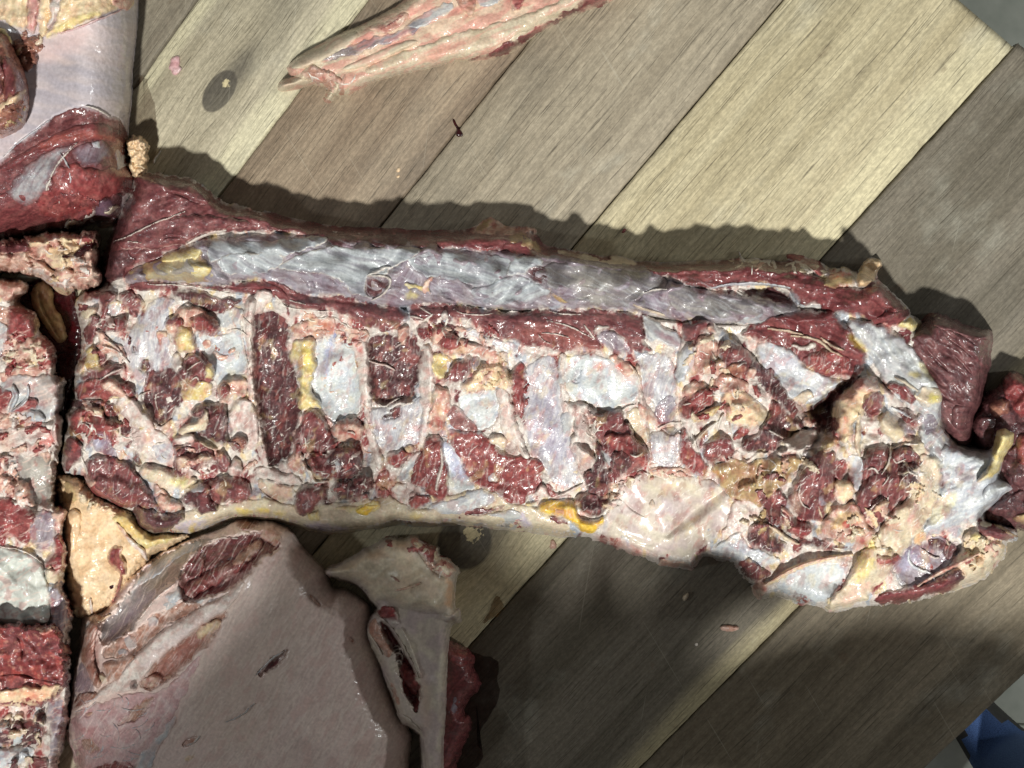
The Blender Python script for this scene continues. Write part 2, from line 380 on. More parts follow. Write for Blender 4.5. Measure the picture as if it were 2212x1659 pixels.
        w = sat((sf + 0.8 + 2.5 * perlin(X / 5, Y / 5, sd + 37)) / fe)
        if a_ < 1: w = w * sat(a_ + 0.9 * (1 - a_) * fbm(X / 12, Y / 12, sd + 39, 3))
        w = w[..., None]; Cu = self.C[j0:j1, i0:i1]
        c = Cu * (1 - w) + c * w
        np.copyto(Cu, np.where((sf > 0)[..., None], c, Cu))
        z = z.astype(np.float32)
        if not line: z = blur(z, 1)
        mask = sf > -3.2
        self.layers.append(dict(name=name or k['n'], z=z, c=c.astype(np.float32), mask=mask, m=k['m'], o=(j0, i0), label=label, stuff=stuff, line=bool(line), mid=P0[len(P0) // 2]))
        np.copyto(H, np.where(sf > 0, np.maximum(H, z), H))

    def cord(self, kind, t, w, s, **kw):
        kw.setdefault('rag', 0.8); kw.setdefault('sm', 1)
        self.add(kind, t, s, line=w, **kw)

    def wash(self, cc, a, sc, lim=0.1, wid=0.25, an=1.0, ang=0, region=None, octv=3):
        """stain or film running on over whatever pieces lie there"""
        sd = nseed(); X, Y = self.X, self.Y; r = math.radians(ang); ca, sa = math.cos(r), math.sin(r)
        wx = X + 8 * fbm(X / 40, Y / 40, sd + 5, 2); wy = Y + 8 * fbm(X / 40, Y / 40, sd + 8, 2)
        f = smooth((fbm((wx * ca - wy * sa) / (sc * an), (wx * sa + wy * ca) / sc, sd, octv, 0.55) - lim) / wid) * a
        if region is not None: f = f * smooth((sdf_poly(X, Y, chaikin(pts(region))) + 10) / 30)
        f = f[..., None].astype(np.float32); col_ = srgb(cc)
        for L in self.layers:
            oj, oi = L['o']; h, w = L['z'].shape; q = f[oj:oj + h, oi:oi + w]; L['c'] = (L['c'] * (1 - q) + col_ * q).astype(np.float32)

    def shreds(self, s, n, kinds, size=(3, 9), t=(0.8, 2.5), strands=0, name='tissue_shreds', sc=('white',)):
        """small torn bits too many to pick apart: one part, real relief"""
        p = chaikin(pts(s)); j0, j1, i0, i1 = self._win(p, 12)
        if j1 - j0 < 2 or i1 - i0 < 2: return
        X = self.X[j0:j1, i0:i1]; Y = self.Y[j0:j1, i0:i1]; sd = nseed(); rnd = random.Random(sd)
        H = self.H[j0:j1, i0:i1]
        f = np.full(X.shape, -1.0, np.float32); sfb = np.full(X.shape, -99.0, np.float32); c = np.zeros(X.shape + (3,), np.float32)
        mn, mx = p.min(0), p.max(0); tints = {}
        for kk in set(kinds) | set(sc): tints[kk] = tint(kk, X, Y, rnd.uniform(0, 180), sd + len(tints) * 7)[0]
        made = 0; guard = 0
        while made < n + strands and guard < 40 * (n + strands):
            guard += 1
            x, y = rnd.uniform(mn[0], mx[0]), rnd.uniform(mn[1], mx[1])
            if sdf_poly(np.array([[x]], np.float32), np.array([[y]], np.float32), p)[0, 0] < 0: continue
            r = rnd.uniform(*size); a = rnd.uniform(0, 6.28); st = made >= n
            reach = 26 if st else r * 2.2
            b0 = max(0, int((x - reach) / G) - self.u0 - i0); b1 = min(X.shape[1], int((x + reach) / G) - self.u0 - i0 + 2)
            a0 = max(0, int((y - reach) / G) - self.v0 - j0); a1 = min(X.shape[0], int((y + reach) / G) - self.v0 - j0 + 2)
            if b1 - b0 < 2 or a1 - a0 < 2: made += 1; continue
            x_ = X[a0:a1, b0:b1]; y_ = Y[a0:a1, b0:b1]
            if st:
                q = [(x, y)]
                for _ in range(3):
                    a += rnd.uniform(-0.7, 0.7); q.append((q[-1][0] + 8 * math.cos(a), q[-1][1] + 8 * math.sin(a)))
                s_ = sdf_line(x_, y_, chaikin(np.array(q, np.float32), False), rnd.uniform(2.4, 4.5), 0.7); kk = rnd.choice(sc); tt = rnd.uniform(0.5, 1.1) * 0.001; rr = 2.0
            else:
                e = rnd.uniform(1.4, 3.2); dx = x_ - x; dy = y_ - y
                uu = (dx * math.cos(a) + dy * math.sin(a)) / e; vv = (-dx * math.sin(a) + dy * math.cos(a)) * 1.1
                s_ = r - np.hypot(uu, vv) + 0.75 * r * fbm(x_ / 6, y_ / 6, sd + made, 2); kk = rnd.choice(kinds); tt = rnd.uniform(*t) * 0.001; rr = r * 0.8
            g = dome(s_, tt, rr)
            w = (s_ > sfb[a0:a1, b0:b1]) & (s_ > -3)
            f[a0:a1, b0:b1] = np.where(w, np.where(s_ > 0, np.maximum(g, f[a0:a1, b0:b1]), g), f[a0:a1, b0:b1])
            c[a0:a1, b0:b1][w] = tints[kk][a0:a1, b0:b1][w]
            sfb[a0:a1, b0:b1] = np.where(w, s_, sfb[a0:a1, b0:b1]); made += 1
        z = (blur(H, 1) + f).astype(np.float32); mask = sfb > -3.0
        self.layers.append(dict(name=name, z=z, c=c, mask=mask, m=K[kinds[0]]['m'], o=(j0, i0), label=None, stuff=True))
        np.copyto(H, np.where(sfb > 0, np.maximum(H, z), H)); np.copyto(self.C[j0:j1, i0:i1], np.where((sfb > 0)[..., None], c, self.C[j0:j1, i0:i1]))

    def build(self):
        for li, L in enumerate(self.layers):
            par = self.root
            if 'mid' in L and not L.get('stuff'):
                gi, gj = int(L['mid'][0] / G) - self.u0, int(L['mid'][1] / G) - self.v0
                if not L['line']:
                    jj, ii = np.nonzero(L['mask']); gj, gi = int(jj.mean()) + L['o'][0], int(ii.mean()) + L['o'][1]
                for Q in reversed(self.layers[1:li]):
                    if Q.get('obj') is None or Q.get('line') or Q.get('stuff') or Q['deep']: continue
                    if not L['line'] and Q['name'] not in ('back_strip', 'flank_muscle'): continue
                    a, b_ = gj - Q['o'][0], gi - Q['o'][1]
                    if 0 <= a < Q['mask'].shape[0] and 0 <= b_ < Q['mask'].shape[1] and Q['mask'][a, b_]: par = Q['obj']; break
            L['deep'] = par is not self.root
            j0, i0 = L['o']; h, w = L['z'].shape
            X = self.X[j0:j0 + h, i0:i0 + w]; Y = self.Y[j0:j0 + h, i0:i0 + w]; m = L['mask']
            buried = (self.H[j0:j0 + h, i0:i0 + w] - L['z']) > 0.0008      # nothing of it shows: skip it
            keep = ~buried
            keep[1:] |= ~buried[:-1]; keep[:-1] |= ~buried[1:]; k2 = keep.copy(); k2[:, 1:] |= keep[:, :-1]; k2[:, :-1] |= keep[:, 1:]
            k3 = k2.copy(); k3[1:] |= k2[:-1]; k3[:-1] |= k2[1:]; k3[:, 1:] |= k2[:, :-1]; k3[:, :-1] |= k2[:, 1:]
            m = m & k3
            q = m[:-1, :-1] & m[1:, :-1] & m[:-1, 1:] & m[1:, 1:]
            if not q.any(): continue
            used = np.zeros_like(m); used[:-1, :-1] |= q; used[1:, :-1] |= q; used[:-1, 1:] |= q; used[1:, 1:] |= q
            idx = np.full(m.shape, -1, np.int32); nv = int(used.sum()); idx[used] = np.arange(nv)
            x, y, z = unproj(X[used], Y[used], L['z'][used])
            co = np.empty((nv, 3), np.float32); co[:, 0] = x - self.loc.x; co[:, 1] = y - self.loc.y; co[:, 2] = z - self.loc.z
            f = np.stack([idx[1:, :-1][q], idx[1:, 1:][q], idx[:-1, 1:][q], idx[:-1, :-1][q]], 1).astype(np.int32)
            me = bpy.data.meshes.new(L['name']); nf = len(f)
            me.vertices.add(nv); me.vertices.foreach_set('co', co.ravel())
            me.loops.add(nf * 4); me.loops.foreach_set('vertex_index', f.ravel())
            me.polygons.add(nf); me.polygons.foreach_set('loop_start', np.arange(nf, dtype=np.int32) * 4)
            me.polygons.foreach_set('use_smooth', np.ones(nf, bool))
            me.update(calc_edges=True)
            ca = me.attributes.new('tissue', 'FLOAT_COLOR', 'POINT')
            rgba = np.ones((nv, 4), np.float32); rgba[:, :3] = np.clip(L['c'][used], 0, 1); ca.data.foreach_set('color', rgba.ravel())
            me.materials.append(MATS[L['m']])
            o = bpy.data.objects.new(L['name'], me); link(o, par); L['obj'] = o
            if L['label']: o['label'] = L['label']
            if L.get('stuff'): o['kind'] = 'stuff'
        self.layers = None; self.H = None
# ---------------------------------------------------------------- floor
def box_mesh(name, x0, x1, y0, y1, z0, z1, bev=0.0):
    v = []; b = bev
    ring = [(x0, y0), (x1, y0), (x1, y1), (x0, y1)]
    inn = [(x0 + b, y0 + b), (x1 - b, y0 + b), (x1 - b, y1 - b), (x0 + b, y1 - b)]
    v += [(x, y, z0) for x, y in ring]; v += [(x, y, z1 - b) for x, y in ring]; v += [(x, y, z1) for x, y in inn]
    f = [(3, 2, 1, 0)]
    for i in range(4):
        j = (i + 1) % 4; f.append((i, j, 4 + j, 4 + i)); f.append((4 + i, 4 + j, 8 + j, 8 + i))
    f.append((8, 9, 10, 11))
    me = bpy.data.meshes.new(name); me.from_pydata(v, [], f); me.update(); return me

def simple_mat(name, c1, c2, scale, rough, bump=0.1, detail=5, lo=0.35, hi=0.65):
    m = bpy.data.materials.new(name); m.use_nodes = True; nt = m.node_tree; L = nt.links.new; b = nt.nodes['Principled BSDF']
    tc = N(nt, 'ShaderNodeTexCoord'); n = N(nt, 'ShaderNodeTexNoise'); n.inputs['Scale'].default_value = scale; n.inputs['Detail'].default_value = detail
    L(tc.outputs['Object'], n.inputs['Vector'])
    r = N(nt, 'ShaderNodeValToRGB'); r.color_ramp.elements[0].position = lo; r.color_ramp.elements[1].position = hi
    r.color_ramp.elements[0].color = (*srgb(c1), 1); r.color_ramp.elements[1].color = (*srgb(c2), 1)
    L(n.outputs['Fac'], r.inputs[0]); L(r.outputs[0], b.inputs['Base Color']); b.inputs['Roughness'].default_value = rough
    bp = N(nt, 'ShaderNodeBump'); bp.inputs['Strength'].default_value = bump; bp.inputs['Distance'].default_value = 0.002
    L(n.outputs['Fac'], bp.inputs['Height']); L(bp.outputs[0], b.inputs['Normal']); MATS[name] = m; return m

FZ = -0.62
simple_mat('floor_grout', (120, 122, 112), (150, 150, 140), 60, 0.9)
simple_mat('floor_tile', (196, 202, 190), (216, 220, 208), 30, 0.35, 0.05)
me = box_mesh('floor', -3, 3, -3, 3, FZ - 0.05, FZ); me.materials.append(MATS['floor_grout'])
floor = link(bpy.data.objects.new('floor', me)); floor['kind'] = 'structure'
tm = box_mesh('floor_tile', -0.198, 0.198, -0.198, 0.198, 0.0005, 0.006, 0.0015); tm.materials.append(MATS['floor_tile'])
for i in range(-4, 6):
    for j in range(-5, 4):
        o = bpy.data.objects.new('floor_tile', tm); link(o, floor); o.location = (0.4 * i + 0.13, 0.4 * j + 0.02, FZ)

# ---------------------------------------------------------------- plank table
_a, _b = (-6380 - CX) / FPX, -(9520 - CY) / FPX
_v = FWD + RGT * _a + UPV * _b
PD = -np.array([_v[0], _v[1]]); PD /= np.linalg.norm(PD)         # along the planks, towards upper right
PN = np.array([PD[1], -PD[0]])                                   # across, towards lower right
def across(u, v): p = at(u, v); return p.x * PN[0] + p.y * PN[1]
def along(u, v): p = at(u, v); return p.x * PD[0] + p.y * PD[1]
SEAMS = [across(368, 75) - 0.44, across(368, 75) - 0.30, across(368, 75) - 0.145, across(368, 75), across(645, 192), across(950, 325), across(1464, 265), across(1700, 640), across(1560, 1480), across(2106, 1560)]
END = 0.5 * (along(2067, 0) + along(2194, 91)); START = -0.95

def wood_mat(name, dark, light, sap=None, sapw=(0, 0), knots=(), seed=0.0, wear=0.3, width=0.15):
    m = bpy.data.materials.new(name); m.use_nodes = True; nt = m.node_tree; L = nt.links.new; b = nt.nodes['Principled BSDF']
    tc = N(nt, 'ShaderNodeTexCoord')
    def math_(op, a, bb=None, c=None, clamp=False):
        n = N(nt, 'ShaderNodeMath', operation=op, use_clamp=clamp)
        for i, q in enumerate((a, bb, c)):
            if q is None: continue
            if isinstance(q, (int, float)): n.inputs[i].default_value = q
            else: L(q, n.inputs[i])
        return n.outputs[0]
    sep = N(nt, 'ShaderNodeSeparateXYZ'); L(tc.outputs['Object'], sep.inputs[0])
    x, y = sep.outputs[0], sep.outputs[1]
    wn = N(nt, 'ShaderNodeTexNoise'); wn.inputs['Scale'].default_value = 5; wn.inputs['Detail'].default_value = 2; L(tc.outputs['Object'], wn.inputs['Vector'])
    yw = math_('MULTIPLY_ADD', wn.outputs['Fac'], 0.012, y)
    halo = None; core = None; ringc = None
    for (kx, ky, ka, kb) in knots:
        dx = math_('MULTIPLY', math_('SUBTRACT', x, kx), 1 / ka); dy = math_('MULTIPLY', math_('SUBTRACT', y, ky), 1 / kb)
        r = math_('POWER', math_('ADD', math_('MULTIPLY', dx, dx), math_('MULTIPLY', dy, dy)), 0.5)
        push = math_('MULTIPLY', math_('POWER', 2.718, math_('MULTIPLY', math_('MULTIPLY', r, r), -0.35)), kb * 0.8)
        sgn = math_('SIGN', dy)
        yw = math_('SUBTRACT', yw, math_('MULTIPLY', push, sgn))
        c_ = math_('SUBTRACT', 1.12, r, clamp=True); c_ = math_('MULTIPLY', c_, 9.0, clamp=True)
        dx2 = math_('MULTIPLY', math_('SUBTRACT', x, kx + ka * 1.2), 1 / (ka * 2.6)); dy2 = math_('MULTIPLY', math_('SUBTRACT', y, ky + kb * 0.25), 1 / (kb * 1.5))
        r2 = math_('POWER', math_('ADD', math_('MULTIPLY', dx2, dx2), math_('MULTIPLY', dy2, dy2)), 0.5)
        h_ = math_('SUBTRACT', 1.0, r2, clamp=True)
        dx3 = math_('SUBTRACT', x, kx + ka * 0.45); dy3 = math_('SUBTRACT', y, ky)
        r3 = math_('POWER', math_('ADD', math_('MULTIPLY', dx3, dx3), math_('MULTIPLY', dy3, dy3)), 0.5)
        pn = N(nt, 'ShaderNodeTexNoise'); pn.inputs['Scale'].default_value = 300; L(tc.outputs['Object'], pn.inputs['Vector'])
        p_ = math_('MULTIPLY', math_('SUBTRACT', kb * 0.7, math_('MULTIPLY_ADD', pn.outputs['Fac'], kb * 0.7, r3)), 900.0, clamp=True)
        halo = h_ if halo is None else math_('MAXIMUM', halo, h_); core = c_ if core is None else math_('MAXIMUM', core, c_)
        ringc = p_ if ringc is None else math_('MAXIMUM', ringc, p_)
    def noise(sx, sy, det=4, rough=0.6, yy=None, off=0.0):
        cb = N(nt, 'ShaderNodeCombineXYZ'); L(math_('MULTIPLY', x, sx), cb.inputs[0]); L(math_('MULTIPLY', yy or yw, sy), cb.inputs[1]); cb.inputs[2].default_value = seed + off
        n = N(nt, 'ShaderNodeTexNoise'); n.inputs['Scale'].default_value = 1; n.inputs['Detail'].default_value = det; n.inputs['Roughness'].default_value = rough
        L(cb.outputs[0], n.inputs['Vector']); return n.outputs['Fac']
    def mix(fac, ca, cb_, typ='MIX'):
        n = N(nt, 'ShaderNodeMix', data_type='RGBA', blend_type=typ)
        for i, q in ((0, fac), (6, ca), (7, cb_)):
            if isinstance(q, (int, float)): n.inputs[i].default_value = q
            elif isinstance(q, tuple): n.inputs[i].default_value = (*srgb(q), 1) if len(q) == 3 else q
            else: L(q, n.inputs[i])
        return n.outputs[2]
    def rng(v, a, bb, c=0.0, d=1.0):
        n = N(nt, 'ShaderNodeMapRange', interpolation_type='SMOOTHSTEP'); L(v, n.inputs[0])
        for i, q in enumerate((a, bb, c, d)): n.inputs[i + 1].default_value = q
        return n.outputs[0]
    broad = noise(2.2, 34, 4); fine = noise(10, 520, 4, 0.65, off=3); pore = noise(26, 1100, 2, off=6); spk = noise(240, 420, 4, 0.7, yy=y, off=9)
    colr = mix(rng(broad, 0.32, 0.68), dark, light)
    if sap:
        n0 = math_('MULTIPLY_ADD', noise(3, 20, 3, off=11), 0.03, y)
        if sapw[0]: colr = mix(rng(n0, sapw[0] + 0.015 + 0.006, sapw[0] + 0.015 - 0.006), colr, sap)
        if sapw[1]: colr = mix(rng(n0, width - sapw[1] + 0.009, width - sapw[1] + 0.021), colr, sap)
    blot = noise(9, 14, 3, yy=y, off=15)
    colr = mix(math_('MULTIPLY', rng(blot, 0.5, 0.75), 0.35), colr, (96, 92, 84))
    colr = mix(math_('MULTIPLY', rng(noise(14, 20, 4, yy=y, off=21), 0.55, 0.8), wear), colr, (196, 196, 182))
    if halo is not None:
        colr = mix(math_('MULTIPLY', rng(halo, 0.0, 0.9), 0.75), colr, (92, 88, 80))
        colr = mix(math_('MULTIPLY', core, rng(noise(60, 90, 3, yy=y, off=41), 0.2, 0.7, 0.7, 0.95)), colr, (86, 82, 74)); colr = mix(ringc, colr, (206, 194, 156))
    lines = rng(fine, 0.24, 0.68, 0.78, 1.07)
    # soaked-in spots
    colr = mix(math_('MULTIPLY', rng(noise(30, 45, 4, yy=y, off=51), 0.66, 0.74), 0.35), colr, (96, 74, 56))
    sc = N(nt, 'ShaderNodeVectorMath', operation='SCALE'); L(colr, sc.inputs[0]); L(lines, sc.inputs['Scale']); colr = sc.outputs[0]
    colr = mix(math_('MULTIPLY', rng(pore, 0.58, 0.68), 0.6), colr, (62, 56, 46))
    sp = rng(spk, 0.35, 0.7, 0.84, 1.16)
    sc = N(nt, 'ShaderNodeVectorMath', operation='SCALE'); L(colr, sc.inputs[0]); L(sp, sc.inputs['Scale']); colr = sc.outputs[0]
    # knife scratches across the grain
    for k, an in enumerate((0.9, -0.55, 1.9)):
        xs = math_('ADD', math_('MULTIPLY', x, math.cos(an)), math_('MULTIPLY', y, math.sin(an)))
        ys = math_('SUBTRACT', math_('MULTIPLY', y, math.cos(an)), math_('MULTIPLY', x, math.sin(an)))
        cb = N(nt, 'ShaderNodeCombineXYZ'); L(math_('MULTIPLY', xs, 9), cb.inputs[0]); L(math_('MULTIPLY', ys, 420), cb.inputs[1]); cb.inputs[2].default_value = seed + 30 + k
        n = N(nt, 'ShaderNodeTexNoise'); n.inputs['Scale'].default_value = 1; n.inputs['Detail'].default_value = 1; L(cb.outputs[0], n.inputs['Vector'])
        colr = mix(math_('MULTIPLY', rng(n.outputs['Fac'], 0.745, 0.79), 0.16), colr, (202, 198, 180) if k else (70, 66, 58))
    L(colr, b.inputs['Base Color'])
    b.inputs['Roughness'].default_value = 0.62; b.inputs['Specular IOR Level'].default_value = 0.3
    hgt = math_('ADD', math_('MULTIPLY', fine, 0.6), math_('ADD', math_('MULTIPLY', pore, -0.5), math_('MULTIPLY', spk, 0.5)))
    bp = N(nt, 'ShaderNodeBump'); bp.inputs['Strength'].default_value = 0.5; bp.inputs['Distance'].default_value = 0.0009
    L(hgt, bp.inputs['Height']); L(bp.outputs[0], b.inputs['Normal'])
    return m

table = bpy.data.objects.new('wooden_table', None); link(table)
table['label'] = 'weathered grey wooden plank table top under the meat'; table['category'] = 'table'
TT = 0.040
def plank(i, y0, y1, x0, x1, mat):
    """one board: wavy worn edges, rounded over, local x along the grain"""
    rs = np.random.RandomState(40 + i); nx = 260; xs = np.linspace(x0, x1, nx); w = y1 - y0
    prof = [(0.0, -TT), (0.0, -0.006), (0.0003, -0.002), (0.0012, -0.0006), (0.0032, 0.0), (w * 0.5, 0.0), (w - 0.0032, 0.0), (w - 0.0012, -0.0006), (w - 0.0003, -0.002), (w, -0.006), (w, -TT)]
    e0 = np.convolve(rs.randn(nx + 8), np.ones(3) / 3, 'same')[4:-4] * 0.00045; e1 = np.convolve(rs.randn(nx + 8), np.ones(3) / 3, 'same')[4:-4] * 0.00045
    v = []
    for k, x in enumerate(xs):
        for q, (yy, zz) in enumerate(prof):
            d = abs(e0[k]) if q < 4 else (-abs(e1[k]) if q > 6 else 0)
            drop = -0.003 if k in (0, nx - 1) and 2 < q < 8 else 0
            v.append((x - x0, yy + d + 0.0006, zz + drop))
    n = len(prof); f = []
    for k in range(nx - 1):
        for q in range(n - 1):
            a = k * n + q; f.append((a, a + n, a + n + 1, a + 1))
        f.append((k * n + n - 1, (k + 1) * n + n - 1, (k + 1) * n, k * n))
    f.append(tuple(range(n - 1, -1, -1))[::-1]); f.append(tuple((nx - 1) * n + q for q in range(n))[::-1])
    me = bpy.data.meshes.new('plank'); me.from_pydata(v, [], f); me.update(); me.materials.append(mat)
    for p in me.polygons: p.use_smooth = len(p.vertices) == 4
    o = bpy.data.objects.new('plank', me); link(o, table)
    ox, oy = PD[0] * x0 + PN[0] * y0, PD[1] * x0 + PN[1] * y0
    o.matrix_local = Matrix(((PD[0], PN[0], 0, ox), (PD[1], PN[1], 0, oy), (0, 0, 1, 0), (0, 0, 0, 1)))
    # right-handed: x along, y across needs z flipped, so mirror the faces instead
    me.flip_normals(); return o
TONES = [dict(dark=(123, 112, 96), light=(156, 146, 128)), dict(dark=(126, 115, 98), light=(164, 152, 132)), dict(dark=(116, 108, 94), light=(150, 143, 126)),
         dict(dark=(164, 156, 134), light=(196, 188, 164), sap=(204, 198, 169), sapw=(0.012, 0.018)),
         dict(dark=(131, 115, 97), light=(160, 144, 123)), dict(dark=(142, 132, 114), light=(170, 160, 140), wear=0.45),
         dict(dark=(176, 165, 134), light=(206, 196, 164), sap=(202, 193, 160), sapw=(0, 0.02)),
         dict(dark=(98, 92, 79), light=(128, 121, 108), sap=(170, 160, 129), sapw=(0, 0.012), wear=0.35), dict(dark=(104, 95, 79), light=(132, 122, 104))]
for i in range(len(SEAMS) - 1):
    x1 = END + (0.12 if i < 6 else 0.0) + 0.004 * ((i * 7) % 3); kn = []
    def kpos(u, v): return along(u, v) - START, across(u, v) - SEAMS[i]
    if i == 3: kn = [(*kpos(474, 197), 0.0175, 0.0098)]
    if i == 6: kn = [(*kpos(1003, 1172), 0.022, 0.020)]
    plank(i, SEAMS[i], SEAMS[i + 1], START, x1, wood_mat('plank_wood_%s' % 'abcdefghij'[i], seed=i * 4.7, knots=kn, width=SEAMS[i + 1] - SEAMS[i], **TONES[i]))
simple_mat('table_frame_wood', (44, 40, 34), (60, 54, 46), 20, 0.8)
for a, b_ in ((START + 0.1, START + 0.2), (END - 0.3, END - 0.2)):
    me = box_mesh('batten', a, b_, SEAMS[0] + 0.02, SEAMS[-1] - 0.04, -TT - 0.05, -TT - 0.001); me.materials.append(MATS['table_frame_wood'])
    o = bpy.data.objects.new('batten', me); link(o, table); o.matrix_local = Matrix(((PD[0], PN[0], 0, 0), (PD[1], PN[1], 0, 0), (0, 0, 1, 0), (0, 0, 0, 1)))
    for q in (SEAMS[0] + 0.05, SEAMS[-1] - 0.16):
        me = box_mesh('leg', a + 0.01, b_ - 0.01, q, q + 0.08, FZ + 0.006, -TT - 0.049); me.materials.append(MATS['table_frame_wood'])
        o = bpy.data.objects.new('leg', me); link(o, table); o.matrix_local = Matrix(((PD[0], PN[0], 0, 0), (PD[1], PN[1], 0, 0), (0, 0, 1, 0), (0, 0, 0, 1)))
# ================================================================ pieces lying lowest
T = Thing('meat_trimming', 'dark red meat lying in shade under the pale cartilage blade', 'meat', '13: 1560,520 1680,560 1780,600 1890,680 1870,780 1950,920 1940,960 1830,1080 1790,1180 1870,1240 1850,1350 1780,1500 1720,1659 1700,2150 1400,2150 1450,1200', 'redm', 34, 34, ang=60, rag=3)
T.add('red', 3, '13: 1670,600 1790,620 1880,690 1860,770 1760,790 1680,760', R=14)
T.add('filmd', 1, '13: 1700,1050 1800,1060 1780,1160 1700,1250 1660,1200', ang=50)
T.build()

T = Thing('meat_slab', 'dark brownish red boneless slab with ridged grain behind the silver sheet', 'meat', '31: 1040,1200 1330,1150 1400,1075 1480,1055 1560,1080 1700,1150 1820,1180 1930,1190 1950,1260 1920,1380 1930,1500 1900,1560 1880,1659 | 32: 1870,60 1840,230 1780,300 1780,540 1600,560 1400,300 1350,0 | 31: 1250,1500', 'slab', 50, 34, ang=-35, rag=2.5, lump=5)
T.add('slab', 2, '31: 1060,1210 1400,1090 1700,1160 1920,1200 1920,1380 1900,1560 | 32: 1850,200 1760,500 1600,500 1400,200', R=20, ang=-40, fold=2.6, fw=15, sm=2)
T.add('slab', 5, '31: 1380,1100 1480,1065 1640,1120 1760,1180 1930,1210 1930,1290 1840,1270 1740,1280 1600,1200 1480,1180', R=12, ang=-20, fold=1.6)
T.add('brown', 4, '31: 1250,1040 1330,1020 1410,1025 1420,1065 1370,1100 1300,1090', R=10)
T.add('cream', 3, '31: 1410,1060 1500,1055 1520,1085 1450,1100', R=6)
for q in ('31: 1620,1220 1720,1260 1800,1330', '31: 1500,1200 1560,1270 1660,1330 1760,1420', '31: 1880,1340 1830,1440 1840,1560', '31: 1350,1330 1450,1450 1560,1560', '31: 1600,1400 1700,1500 1780,1600'):
    T.crease(q, 5, 3)
T.add('slab', 5, '32: 1600,190 1760,200 1830,250 1800,330 1700,400 1600,380 1570,280', R=16)
T.build()

T = Thing('meat_heap', 'heap of dark wet meat at the right edge beyond the yellowish fat tab', 'meat', '32: 1700,420 1790,200 1880,70 2000,10 2060,-80 2130,-130 2200,-60 2500,-80 2750,100 2750,1350 2300,1330 2160,1250 1960,1240 1800,1180 1800,900 1900,700', 'dark', 36, 34, ang=60, rag=4, lump=10, lscale=45)
T.add('red', 8, '32: 2030,20 2060,-70 2130,-120 2212,-50 2300,-40 2300,240 2212,300 2130,250 2080,150', R=22, ang=40)
T.add('dark', 6, '32: 1780,310 1850,260 1990,300 1960,420 1930,530 1850,560 1790,470', R=16)
T.add('brown', 4, '32: 1900,150 2000,120 2080,160 2090,260 2000,300 1920,250', R=14)
T.add('dark', 6, '32: 2060,620 2180,500 2300,520 2300,840 2180,900 2090,820 2040,720', R=22)
T.add('red', 5, '32: 2150,430 2260,400 2300,700 2212,720 2140,600', R=12)
T.add('dark', 5, '32: 1900,1090 2040,990 2180,920 2300,920 2300,1130 2100,1140 1960,1140', R=16)
T.add('tanfat', 4, '32: 2110,1150 2212,1110 2300,1120 2300,1200 2150,1210', R=8)
T.build()

# ================================================================ the long carcass
T = Thing('skinned_carcass', 'long skinned carcass trunk with rib panel and silvery back strip across the table', 'carcass',
 'D: 292,372 325,375 362,382 400,386 422,390 430,400 450,415 465,432 490,447 520,452 553,456 575,462 598,475 635,480 673,490 703,492 733,497 803,500 853,500 883,507 923,506 1008,505 1040,500 1100,502 1150,506 1160,520 1164,532 1181,542 1206,541 1256,550 1296,560 1331,567 1376,572 1418,575 1468,572 1518,571 1561,570 1593,562 1618,560 1659,569 1686,573 1720,568 1764,570 1794,582 1819,578 1844,587 1870,590 1891,600 1909,612 1924,635 1946,652 1961,665 1961,675 1990,697 1985,712 2005,722 1990,750 2016,805 2046,829 2050,867 2041,882 2041,904 2049,929 2069,957 2096,967 2121,972 2141,964 2150,930 2170,920 2196,935 2190,957 2174,984 2166,1009 2156,1037 2181,1039 2200,1055 2171,1072 2151,1092 2129,1109 2126,1124 2150,1128 2195,1142 2197,1162 2176,1172 2172,1195 2154,1219 2134,1244 2111,1252 2066,1270 1992,1295 1892,1307 1818,1315 1793,1322 1778,1312 1719,1300 1679,1287 1639,1295 1639,1270 1620,1260 1600,1235 1585,1211 1520,1201 1495,1225 1461,1220 1431,1215 1411,1208 1371,1196 1331,1179 1306,1167 1268,1159 1218,1157 1181,1149 1106,1140 1041,1135 978,1128 928,1134 890,1132 853,1128 815,1139 765,1144 715,1149 678,1142 640,1130 590,1120 553,1117 500,1117 437,1142 412,1152 375,1152 325,1154 300,1139 287,1109 262,1097 237,1087 200,1069 187,1049 180,1029 140,1024 132,999 135,969 140,934 145,919 140,899 160,862 160,829 162,802 175,765 177,727 170,690 162,665 165,645 185,630 215,622 232,610 225,590 228,555 240,520 255,490 268,460 285,415',
 'mess', 50, 22, ang=80, rag=2.5, lump=6, lscale=60, ch=0, part='body', p=2.2)
# --- flank muscle at upper left
T.add('muscle', 9, 'D: 285,372 362,380 422,390 470,434 520,450 600,474 660,487 640,496 560,500 500,500 460,505 | 01: 1750,400 1600,470 1400,560 1340,600 1200,640 1090,690 1060,740 900,800 870,700 890,560 960,360 1050,180 1150,0', R=40, ang=25, rag=3, sm=8, name='flank_muscle')
T.add('muscle', 5, 'D: 290,376 330,376 370,384 422,392 450,418 468,436 440,442 410,428 370,416 330,412 296,402', R=9, ang=-15)
T.add('muscle', 3, '01: 980,420 1150,360 1300,280 1450,230 1700,190 2100,240 2212,290 1900,320 1700,370 1600,450 1400,480 1200,490 1060,480', R=10, ang=15, rim=((214, 180, 172), 2.2))
T.add('dark', 4, '01: 940,520 1050,480 1130,520 1180,590 1090,680 1060,740 920,770 900,650', R=12)
T.cord('white', 2.2, 3.5, '01: 980,430 1150,365 1300,280 1450,225 1600,165')
T.cord('white', 2.5, 8, '01: 1610,450 1690,410 1760,375 1850,350 1950,332')
T.cord('white', 1.5, 3, '01: 1100,430 1220,440')
T.crease('01: 1380,450 1420,390 1500,385 1600,395', 4, 2.0)
